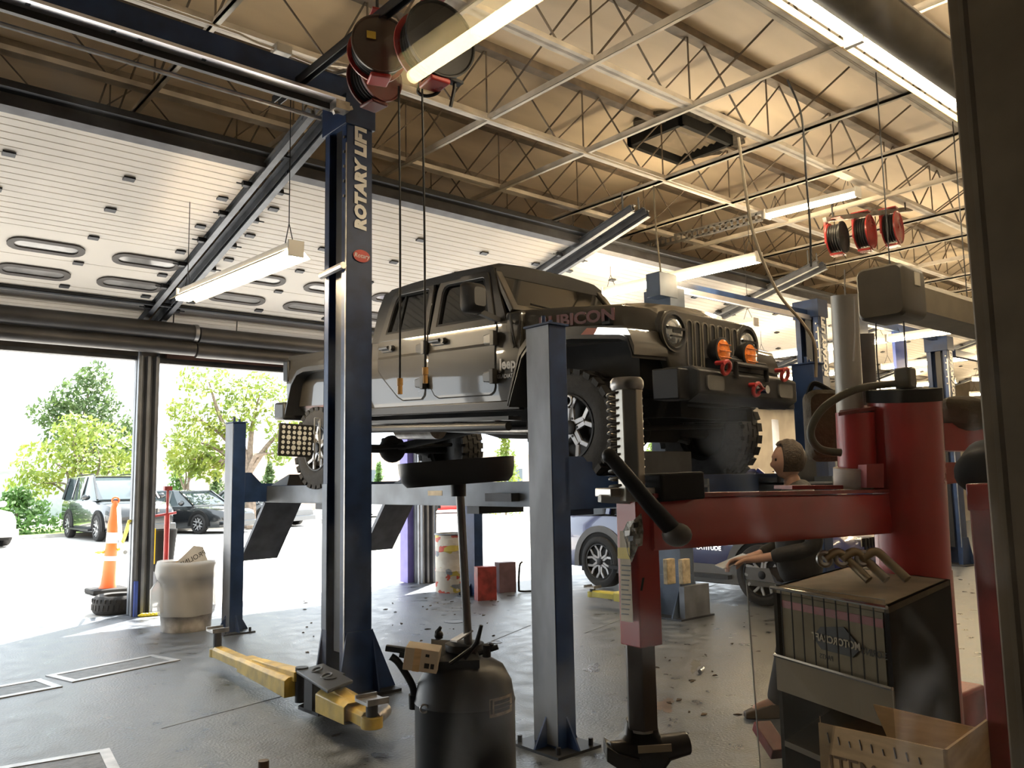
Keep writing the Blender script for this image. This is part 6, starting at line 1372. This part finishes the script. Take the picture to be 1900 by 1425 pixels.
# slim red upright right behind the window frame
q0 = P(1812, 897, 1.40)
t = thing('machine_upright', 'tall worn red post beside the dark window frame at the right', 'post', (q0.x, q0.y, 0))
yl_, yr_ = P(1797, 897, 1.40).y, P(1856, 897, 1.40).y
MB().bb((q0.x - 0.018, yr_, 0.0), (q0.x + 0.10, yl_, q0.z)).build('post', REDD, t, bevel=0.004)
MB().bb((q0.x - 0.020, yr_, q0.z - 0.045), (q0.x + 0.102, yl_ + 0.002, q0.z)).build('cap', RED, t, bevel=0.003)
def lump(name, label, cat, c, sz, m_, seed, rot=0.0):
    mb = MB().ball((0, 0, 0), 1.0, 20, 12); rg = random.Random(seed); ph = [rg.uniform(0, 6) for _ in range(4)]
    mb.v = [Matrix.Rotation(rot, 3, 'Y') @ V((p.x * sz[0] * (1 + 0.08 * math.sin(5 * p.y + ph[0])), p.y * sz[1] * (1 + .08 * math.sin(4 * p.x + ph[1])), p.z * sz[2] * (1 + 0.15 * math.sin(4 * p.x + ph[2])))) + c for p in mb.v]
    tag(mb.build(name, m_), label, cat)
lump('rag', 'brown crumpled rag on the red beam by the window frame', 'rag', P(1790, 770, 2.25), (0.11, 0.07, 0.04), mat('rag_brown', (0.10, 0.075, 0.045), 0.85, var=0.3, bump=0.4, bscale=30), 3, 0.25)
lump('bag', 'black bag on top of the worn red post by the window frame', 'bag', P(1838, 868, 1.52), (0.055, 0.06, 0.05), BLKM, 5, -0.5)

# =================================================================== REFLECTED PARTS CABINET AND CARTONS, BUILT SOLID, LOWER RIGHT
cA, cB, cC = P(1434, 1086, 1.86), P(1648, 1116, 1.55), P(1762, 1062, 1.93)
zT = 1.305
for p in (cA, cB, cC): p.z = zT
e1 = (cA - cB); e2 = (cC - cB)
t = thing('reflected_parts_cabinet', 'reflection of a black open-fronted cabinet with cartons, built solid at lower right', 'cabinet', cB * 1.0); t.location.z = 0
def quad_up(a, b, c, d, z0, z1, mb): return mb.hexa([V((p.x, p.y, z0)) for p in (a, b, c, d)] + [V((p.x, p.y, z1)) for p in (a, b, c, d)])
cD = cA + e2
n1, n2 = e1.normalized(), e2.normalized()
BK = mat('cabinet_black', (0.008, 0.007, 0.006), 0.8, var=0.3, spec=0.08)
quad_up(cB, cB + n1 * 0.012, cC + n1 * 0.012, cC, 0, zT, MB()).build('side_panel', BK, t)
quad_up(cA, cA - n1 * 0.012, cD - n1 * 0.012, cD, 0, zT, MB()).build('side_panel', BK, t)
quad_up(cC, cD, cD - n2 * 0.012, cC - n2 * 0.012, 0, zT, MB()).build('back_panel', BK, t)
quad_up(cB, cA, cD, cC, zT - 0.012, zT, MB()).build('top_panel', mat('top_board', (0.24, 0.19, 0.12), 0.8, var=0.25, scale=9), t)
for z in (1.135, 0.98): quad_up(cB + n1 * .012, cA - n1 * .012, cD - n1 * .012, cC + n1 * .012, z - 0.012, z, MB()).build('shelf', mat('shelf_tan', (0.10, 0.075, 0.045), 0.7), t)
quad_up(cB - n2 * .006, cA - n2 * .006, cA, cB, 1.085, 1.155, MB()).build('shelf_lip', mat('shelf_lip_tan', (0.17, 0.13, 0.075), 0.7, var=0.1), t, label='tan front edge of the shelf')
MB().tube([cB - n2 * 0.012 + V((0, 0, 0)), cA - n2 * 0.012], 0.004, 6).tube([cB - n2 * 0.012 + V((0, 0, -0.145)), cA - n2 * 0.012 + V((0, 0, -0.145))], 0.004, 6).build('wire_rail', CHROME, t)
wr_ = MB()
for k in range(1, 10): q = cB.lerp(cA, k / 10) - n2 * 0.012; wr_.tube([q, q + V((0, 0, -0.145))], 0.0015, 5)
wr_.build('wire', DARKST, t)
# printed carton, a reflection built solid behind the wires, so its print is mirrored
ta = thing('reflected_printed_carton', 'reflected long pale carton with dark emblem print and red stripe, built solid', 'carton', cB.lerp(cA, 0.5) + n2 * 0.1 + V((0, 0, -0.1)))
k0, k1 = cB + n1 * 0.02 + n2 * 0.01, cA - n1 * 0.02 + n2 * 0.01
quad_up(k0, k1, k1 + n2 * 0.25, k0 + n2 * 0.25, 1.157, 1.29, MB()).build('carton', mat('carton_reflection_dim', (0.26, 0.22, 0.15), 0.8, var=0.2, scale=10, spec=0.2), ta)  # dimness of the reflection is put into this darker carton colour
quad_up(k0 - n2 * .002, k1 - n2 * .002, k1, k0, 1.262, 1.278, MB()).build('stripe', REDD, ta)
Mf = MX(k0.lerp(k1, 0.43) - n2 * 0.003 + V((0, 0, 1.215 - zT)), -n1, (0, 0, 1))
em = MB(Mf).prism([(-0.068, 0), (-0.044, 0.024), (0.024, 0.034), (0.068, 0.0), (0.044, -0.021), (-0.044, -0.021)], -0.001, 0.0015).build('emblem', BLET, ta)
MIR = Matrix.Diagonal((-1, 1, 1, 1))
text('MOTORCRAFT', 0.0205, Mf @ Matrix.Translation((0, 0.002, 0.003)) @ MIR, CARDP, 'lettering', em, 0.0004, 0.0006)
text('PARTS', 0.014, Mf @ Matrix.Translation((-0.03, -0.035, 0.002)) @ MIR, BLET, 'lettering', ta, 0.0004)
text('3-ORING', 0.0185, Mf @ Matrix.Translation((0.102, -0.004, 0.002)) @ MIR, BLET, 'lettering', ta, 0.0004, sx=0.9)
# smaller labelled carton on the lower shelf, likewise a reflection built solid
c = P(1528, 1240, 1.72)
tl_ = thing('reflected_labelled_carton', 'reflected small dark carton with a pale barcode label, built solid on the lower shelf', 'carton', c)
Mq = MX(c, -n1, (0, 0, 1))
MB(Mq).bb((-0.05, -0.042, -0.16), (0.055, 0.06, -0.003)).build('carton', mat('carton_dark', (0.045, 0.035, 0.028), 0.6), tl_)
lb2 = MB(Mq).prism(rrect(0.085, 0.058, 0.004), -0.003, 0).build('label', PAPER, tl_)
brc = MB(Mq); rg = random.Random(4)
x = -0.032
while x < 0.02: w_ = rg.choice((0.001, 0.002)); brc.bb((x, -0.012, 0), (x + w_, 0.002, 0.0006)); x += w_ + rg.choice((0.001, 0.0018))
brc.build('barcode', BLET, lb2)
text('FL2016', 0.014, Mq @ Matrix.Translation((0, 0.016, 0.0003)), BLET, 'lettering', lb2, 0.0003) if False else None
MB(Mq).bb((-0.03, 0.008, 0), (0.03, 0.018, 0.0006)).bb((-0.034, -0.022, 0), (0.03, -0.019, 0.0006)).build('print', BLET, lb2)
# row of cartons above the cabinet and on the tool tray
rg = random.Random(21)
for k, (x, y, w_, h_, d, lab) in enumerate(((1462, 1040, .10, .05, 2.3, 'tan carton on the floor stand left of the three tool hooks'), (1585, 878, .075, .05, 2.2, 'small pale carton beside the white collar on the red tray'))):
    pass
# three bent tools on the cabinet top
for k, (x, y) in enumerate(((1530, 1036), (1562, 1030), (1600, 1026))):
    a = P(x, y, 1.9); a.z = zT + 0.055
    tt = thing('bent_wrench', ('leftmost of three bent wrenches on the cabinet top', 'middle one of three bent wrenches on the cabinet top', 'bent wrench on the cabinet top nearest the red cylinder')[k], 'wrench', a, group='bent wrenches on the cabinet')
    MB().tube(curve_pts([a, a + rt * 0.03 + V((0, 0, 0.015)), a + rt * 0.06 + V((0, 0, -0.01)), a + rt * 0.085 - fw_ * 0.03 + V((0, 0, -0.045))]), 0.010, 10).build('shank', mat('tool_tan', (0.30, 0.24, 0.15), 0.35, 0.6), tt)
    MB().torus(0.014, 0.006, 16, 8, MX(a, rt, (0, 0, 1))).build('ring_end', STEEL, tt)
# the open shipping carton in the corner
t = thing('shipping_carton', 'open brown cardboard carton with raised flaps in the bottom right corner', 'carton', P(1690, 1425, 1.3)); t.location.z = P(1690, 1600, 1.3).z
f0, f1, g0, g1 = P(1521, 1340, 1.34), P(1752, 1390, 1.17), P(1560, 1420, 1.75), P(1862, 1440, 1.45)
zB = P(1600, 1640, 1.3).z
def slab(a, b, c, d, th, nm, m_=CARD, parent=None):
    n = (b - a).cross(d - a).normalized() * th
    return MB().hexa([a, b, c, d, a + n, b + n, c + n, d + n]).build(nm, m_, parent or t, smooth=False)
fr_ = slab(V((f0.x, f0.y, zB)), V((f1.x, f1.y, zB)), f1, f0, 0.004, 'front_flap')
r1_ = P(1862, 1420, 1.42)
slab(V((f1.x, f1.y, zB)), V((r1_.x, r1_.y, zB)), V((r1_.x, r1_.y, f1.z - 0.02)), f1, 0.004, 'side_wall')
bk0, bk1 = P(1640, 1395, 1.55), P(1875, 1440, 1.42)
slab(P(1655, 1385, 1.50), P(1866, 1432, 1.40), P(1850, 1358, 1.40), P(1621, 1306, 1.50), 0.004, 'rear_flap')
pe = P(1552, 1352, 1.33)
Mw_ = MX(f0.lerp(f1, 0.42), (f1 - f0), (0, 0, 1))
wl = (f1 - f0).length
tp_ = MB(Mw_).bb((-wl * 0.38, -0.055, 0.001), (wl * 0.52, -0.030, 0.002)).build('tape', mat('pack_tape', (0.52, 0.40, 0.26), 0.3, var=0.2), fr_) if False else None
text('ITEM#', 0.040, Mw_ @ Matrix.Translation((-0.018, -0.060, 0.0055)), mat('carton_print', (0.22, 0.14, 0.08), 0.8), 'lettering', fr_, 0.0004)
sg_ = MB(Mw_)
for k in range(9): sg_.bar((-0.07 + 0.019 * k, -0.012 - 0.003 * (k % 3), 0.005), (-0.068 + 0.019 * k, -0.027, 0.005), 0.001, 0.002)
sg_.build('staple', STEEL, fr_)
MB(Mw_).bb((-wl * 0.41, -0.20, 0.0012), (-wl * 0.405, 0.01, 0.002)).build('corner_crease', CARD, fr_)
# low red jack hiding in the dark under the cabinet
for a, b, lab in (((1412, 1345), (1448, 1400), 'slanted red bar on the floor below the cabinet, left one'), ((1500, 1395), (1535, 1372), 'short red slotted bar on the floor below the cabinet, right one')):
    tag(MB().bar(P(*a, 2.3), P(*b, 2.2), 0.05, 0.03).build('red_bar', REDD, bevel=0.003), lab, 'bar')
struct('wall_low', MB().bb((1.3, 1.05, 0), (1.9, 1.15, 0.0)), BLKM) if False else None

# solid padded pouch standing in for a backpack's reflection in the glass
pq = P(1528, 790, 2.45)
t = thing('reflected_pouch', 'reflection of a brown backpack, built as a solid pouch left of the pale tube', 'pouch', pq)
Mpch = MX(pq, rt, (0, 0, 1))
MB(Mpch).loft([[V((x * a, y_ * b, zz)) for x, y_ in rrect(0.105, 0.21, 0.03, 5)] for zz, a, b in ((-0.03, 0.8, 0.85), (-0.015, 1, 1), (0.015, 1, 1), (0.03, 0.85, 0.88))]).build('pad', mat('pouch_brown', (0.085, 0.062, 0.032), 0.7, var=0.35, scale=12, bump=0.4, bscale=40), t)
MB(Mpch).tube(curve_pts([V((-0.04, 0.09, 0.0)), V((-0.02, 0.125, 0)), V((0.03, 0.10, 0))]), 0.008, 8).build('strap', BLKM, t)
# clear plastic sheet leaning behind the window, lower right
s0, s1, s2, s3 = P(1385, 1075, 1.36), P(1642, 1113, 1.28), P(1672, 1500, 1.28), P(1413, 1460, 1.36)
t = thing('plastic_sheet', 'clear plastic sheet with a bright cut edge standing before the dark cabinet', 'plastic sheet', s3)
slab(s3, s2, s1, s0, 0.002, 'sheet', clear('clear_plastic', (0.86, 0.85, 0.82), 0.035, 0.02, (0.003, 0.02, (0.7, 0.7, 0.68))), t)
MB().tube([s0, s3], 0.0012, 5).tube([s0, s1], 0.0006, 5).build('cut_edge', mat('cut_edge_pale', (0.55, 0.56, 0.55), 0.3), t)

# =================================================================== REFLECTED PERSON, built as a solid figure beside the pickup's front
def skin_mesh(verts, edges, radii, root=0, sub=2):
    me = bpy.data.meshes.new('sk'); me.from_pydata([tuple(v) for v in verts], edges, []); o = bpy.data.objects.new('sk', me); COL.objects.link(o)
    o.modifiers.new('skin', 'SKIN'); 
    for i, r in enumerate(radii):
        d = me.skin_vertices[0].data[i]; d.radius = (r, r) if not isinstance(r, tuple) else r; d.use_root = (i == root)
    s = o.modifiers.new('sub', 'SUBSURF'); s.levels = sub; s.render_levels = sub
    dg = bpy.context.evaluated_depsgraph_get(); dg.update()
    out = bpy.data.meshes.new_from_object(o.evaluated_get(dg))
    vs = [v.co.copy() for v in out.vertices]; fs = [tuple(p.vertices) for p in out.polygons]
    bpy.data.objects.remove(o); bpy.data.meshes.remove(me); bpy.data.meshes.remove(out)
    return vs, fs
def chain_graph(chains):
    vs, es, rs, idx = [], [], [], {}
    for ch in chains:
        prev = None
        for nm, p, r in ch:
            if nm in idx and p is None: k = idx[nm]
            else: k = len(vs); vs.append(V(p)); rs.append(r); idx[nm] = k
            if prev is not None: es.append((prev, k))
            prev = k
    return vs, es, rs
def fingers(side, hx, n='r'):
    """hx: matrix at the wrist, x along the hand, z out of the back of the hand; the fingers curl towards -z"""
    out = []
    for i, (dy, L) in enumerate(((0.030, 0.068), (0.010, 0.076), (-0.010, 0.071), (-0.028, 0.056))):
        b = hx @ V((0.085, dy, 0.0)); m1 = hx @ V((0.085 + L * 0.45, dy * 1.05, -0.012)); m2 = hx @ V((0.085 + L * 0.72, dy * 1.05, -0.034)); e = hx @ V((0.085 + L * 0.78, dy, -0.056))
        out.append([(n + 'palm', None, 0), (n + 'f%d0' % i, b, 0.0095), (n + 'f%d1' % i, m1, 0.009), (n + 'f%d2' % i, m2, 0.0082), (n + 'f%d3' % i, e, 0.007)])
    s = 1
    out.append([(n + 'wrist', None, 0), (n + 't0', hx @ V((0.03, 0.035 * s, -0.012)), 0.012), (n + 't1', hx @ V((0.065, 0.052 * s, -0.028)), 0.0105), (n + 't2', hx @ V((0.09, 0.048 * s, -0.045)), 0.009)])
    return out
HP = 1.77 / 1.80
p0 = dep(1476, 900, 5.45)
face_dir = (-rt).normalized()
PR = thing('person', 'reflected person in a dark jacket, built solid before the pickup, facing left with papers', 'person', (p0.x, p0.y, 0), rz=math.atan2(face_dir.y, face_dir.x))
z = lambda h: h * HP
hr = MX((0.33, -0.10, z(1.03)), (0.96, 0.1, -0.2), (0.1, 1, 0)); hl_ = MX((0.36, 0.10, z(1.05)), (0.95, -0.2, -0.1), (0.2, 0.95, 0.3))
chains = [
 [('pel', (0, 0, z(0.95)), (0.06, 0.05)), ('w', (0.0, 0, z(1.10)), (0.08, 0.06)), ('ch', (0.01, 0, z(1.30)), (0.11, 0.08)), ('sh', (0.0, 0, z(1.43)), (0.055, 0.05)), ('nk', (0.015, 0, z(1.53)), 0.052), ('hd', (0.035, 0, z(1.60)), 0.056)],
 [('sh', None, 0), ('rs', (0.0, -0.18, z(1.40)), 0.042), ('re', (-0.02, -0.24, z(1.12)), 0.038), ('rw', (0.26, -0.13, z(1.04)), 0.029), ('rpalm', hr @ V((0.06, 0, 0)), 0.030)],
 [('sh', None, 0), ('ls', (0.0, 0.18, z(1.40)), 0.042), ('le', (-0.02, 0.24, z(1.12)), 0.038), ('lw', (0.28, 0.13, z(1.05)), 0.029), ('lpalm', hl_ @ V((0.06, 0, 0)), 0.030)],
 [('pel', None, 0), ('rh', (0.0, -0.09, z(0.86)), 0.06), ('rk', (0.06, -0.11, z(0.50)), 0.055), ('ra', (0.17, -0.11, z(0.10)), 0.042), ('rt', (0.32, -0.12, 0.04), 0.038)],
 [('pel', None, 0), ('lh', (0.0, 0.09, z(0.86)), 0.06), ('lk', (-0.01, 0.11, z(0.50)), 0.055), ('la', (-0.09, 0.11, z(0.10)), 0.042), ('lt', (0.07, 0.13, 0.04), 0.038)]]
chains2 = [[(n if not n.endswith('wrist') else n, p, r) for n, p, r in c] for c in chains]
for n, hx in (('r', hr), ('l', hl_)):
    for c in fingers(1, hx, n): chains2.append([(n + 'w' if k == n + 'wrist' else k, p, r) for k, p, r in c])
vs_, es_, rs_ = chain_graph(chains2)
sv, sf = skin_mesh(vs_, es_, rs_, 0, 2)
SKIN = mat('skin', (0.50, 0.30, 0.22), 0.55, var=0.12, scale=20)
pb = MB(); pb.add(sv, sf)
# head: a shaped egg with brow, nose, lips, chin and ears, facing +x
hc = V((0.045, 0, z(1.672))); mb = MB().ball((0, 0, 0), 1.0, 32, 24)
for q in mb.v:
    x, y, zz = q
    q.x = x * 0.098 * (1.0 if zz > -0.2 else 1.0 - 0.18 * (-0.2 - zz)); q.y = y * 0.076 * (1.0 if zz > -0.1 else 1.0 - 0.42 * (-0.1 - zz)); q.z = zz * 0.122
    if x > 0.55:
        g = lambda c, s, v: math.exp(-((v - c) / s) ** 2)
        q.x += 0.020 * g(0, 0.17, y) * g(-0.20, 0.17, zz) + 0.006 * g(0.28, 0.1, zz) * g(0, .6, y) + 0.008 * g(0, 0.3, y) * g(-0.55, 0.08, zz) + 0.014 * g(0, 0.35, y) * g(-0.86, 0.16, zz)
        q.x -= 0.010 * g(0.08, 0.09, zz) * (g(0.36, 0.14, y) + g(-0.36, 0.14, y))
mb.v = [q + hc for q in mb.v]
pb.add(mb.v, mb.f)
for s in (-1, 1):
    eb = MB().ball((0, 0, 0), 1.0, 12, 8); pb.add([V((-0.005 + q.x * 0.018, s * 0.076 + q.y * 0.008, -0.005 + q.z * 0.03)) + hc for q in eb.v], eb.f)
pb.build('body', SKIN, PR, local=True)
MB().box(hc + V((0.094, 0, -0.066)), (0.006, 0.036, 0.007)).build('mouth', mat('lip', (0.32, 0.12, 0.10), 0.5), PR, local=True, bevel=0.003)
ey = MB()
for s in (-1, 1): ey.ball(hc + V((0.080, s * 0.030, 0.010)), 0.0115, 12, 8)
ey.build('eye', mat('eye_dark', (0.03, 0.02, 0.015), 0.2), PR, local=True)
hm = MB().ball((0, 0, 0), 1.0, 32, 20); rg = random.Random(2)
keep = []
for q in hm.v:
    k = 1 + 0.03 * math.sin(9 * q.y + 5 * q.z) + 0.02 * math.sin(17 * q.x)
    front = q.x > 0.45
    x, y, zz = q
    q.x = x * 0.112 * k - 0.010; q.y = y * 0.090 * k; q.z = zz * 0.125 * k + 0.022
    if front and zz < 0.62: q.x = min(q.x, 0.045)
    if zz < -0.35: q.z = max(q.z, -0.07)
hm.v = [q + hc for q in hm.v]
hm.build('hair', mat('hair_brown', (0.055, 0.035, 0.020), 0.6, var=0.4, scale=30, stretch=(1, 6, 1), bump=0.5, bscale=60), PR, local=True)
JK = mat('jacket_dark', (0.028, 0.026, 0.024), 0.75, var=0.3, bump=0.3, bscale=25)
g = [[('pel', (0, 0, z(0.82)), (0.165, 0.135)), ('w', (0.0, 0, z(1.10)), (0.160, 0.125)), ('ch', (0.01, 0, z(1.30)), (0.170, 0.130)), ('sh', (0.0, 0, z(1.45)), (0.125, 0.10)), ('cl', (0.012, 0, z(1.555)), 0.072)],
     [('sh', None, 0), ('rs', (0.0, -0.195, z(1.42)), 0.078), ('re', (-0.02, -0.245, z(1.12)), 0.062), ('rw', (0.22, -0.145, z(1.05)), 0.046)],
     [('sh', None, 0), ('ls', (0.0, 0.195, z(1.42)), 0.078), ('le', (-0.02, 0.245, z(1.12)), 0.062), ('lw', (0.24, 0.145, z(1.06)), 0.046)]]
vs_, es_, rs_ = chain_graph(g); a, b = skin_mesh(vs_, es_, rs_, 0, 2); m1 = MB(); m1.add(a, b); m1.build('jacket', JK, PR, local=True)
g = [[('pel', (0, 0, z(1.0)), (0.150, 0.125)), ('rh', (0.0, -0.10, z(0.86)), 0.105), ('rk', (0.06, -0.11, z(0.50)), 0.078), ('ra', (0.175, -0.11, z(0.07)), 0.066)],
     [('pel', None, 0), ('lh', (0.0, 0.10, z(0.86)), 0.105), ('lk', (-0.01, 0.11, z(0.50)), 0.078), ('la', (-0.09, 0.11, z(0.07)), 0.066)]]
vs_, es_, rs_ = chain_graph(g); a, b = skin_mesh(vs_, es_, rs_, 0, 2); m1 = MB(); m1.add(a, b); m1.build('trousers', mat('trousers_dark', (0.035, 0.035, 0.04), 0.8, var=0.3), PR, local=True)
for x, y in ((0.17, -0.11), (-0.08, 0.11)):
    sh = MB()
    sh.loft([[V((x + dx, y + yy * k, zz)) for yy, zz in ((-0.045, 0.004), (0.045, 0.004), (0.045, 0.03), (0.035, h), (-0.035, h), (-0.045, 0.03))] for dx, k, h in ((-0.09, 0.75, 0.10), (-0.03, 0.95, 0.12), (0.06, 1.0, 0.085), (0.15, 1.05, 0.06), (0.205, 0.7, 0.04))])
    sh.build('shoe', mat('shoe_brown', (0.075, 0.050, 0.028), 0.5, var=0.3), PR, local=True, bevel=0.006)
ph = thing('papers', 'glossy folded papers of the reflected person, built solid before the pickup', 'paper', wm(PR) @ V((0.43, 0.0, z(1.0))))
Mpp = wm(PR) @ MX((0.42, 0.0, z(1.03)), (0.9, 0, -0.35), (0, 1, 0))
MB(Mpp).bb((-0.09, -0.11, -0.004), (0.11, 0.11, 0.002)).build('sheet', mat('glossy_paper', (0.60, 0.58, 0.52), 0.2, var=0.1), ph)

# =================================================================== THE OFFICE WINDOW
win = thing('window_1', None, None, (0.2, 0.385, 1.6), kind='structure')
PANE_M = clear('window_glass', gloss=0.025, rough=0.0, dirt=(0.0006, 0.075, (0.85, 0.86, 0.88)))
MB().bb((WX0, 0.380, WZ0), (WX1, 0.386, WZ1)).build('pane', PANE_M, win, smooth=False)

# lamp of the office, mirrored faintly in the window
strip_light((1.2, -1.03, 2.64), (1.2, 0.17, 2.64), 'office strip light whose yellow reflection shows in the glass above the hose reels', tubes=1, glowm=glow('office_tube', (1.0, 0.80, 0.42), 40.0), chain_to=2.72, drop=False)
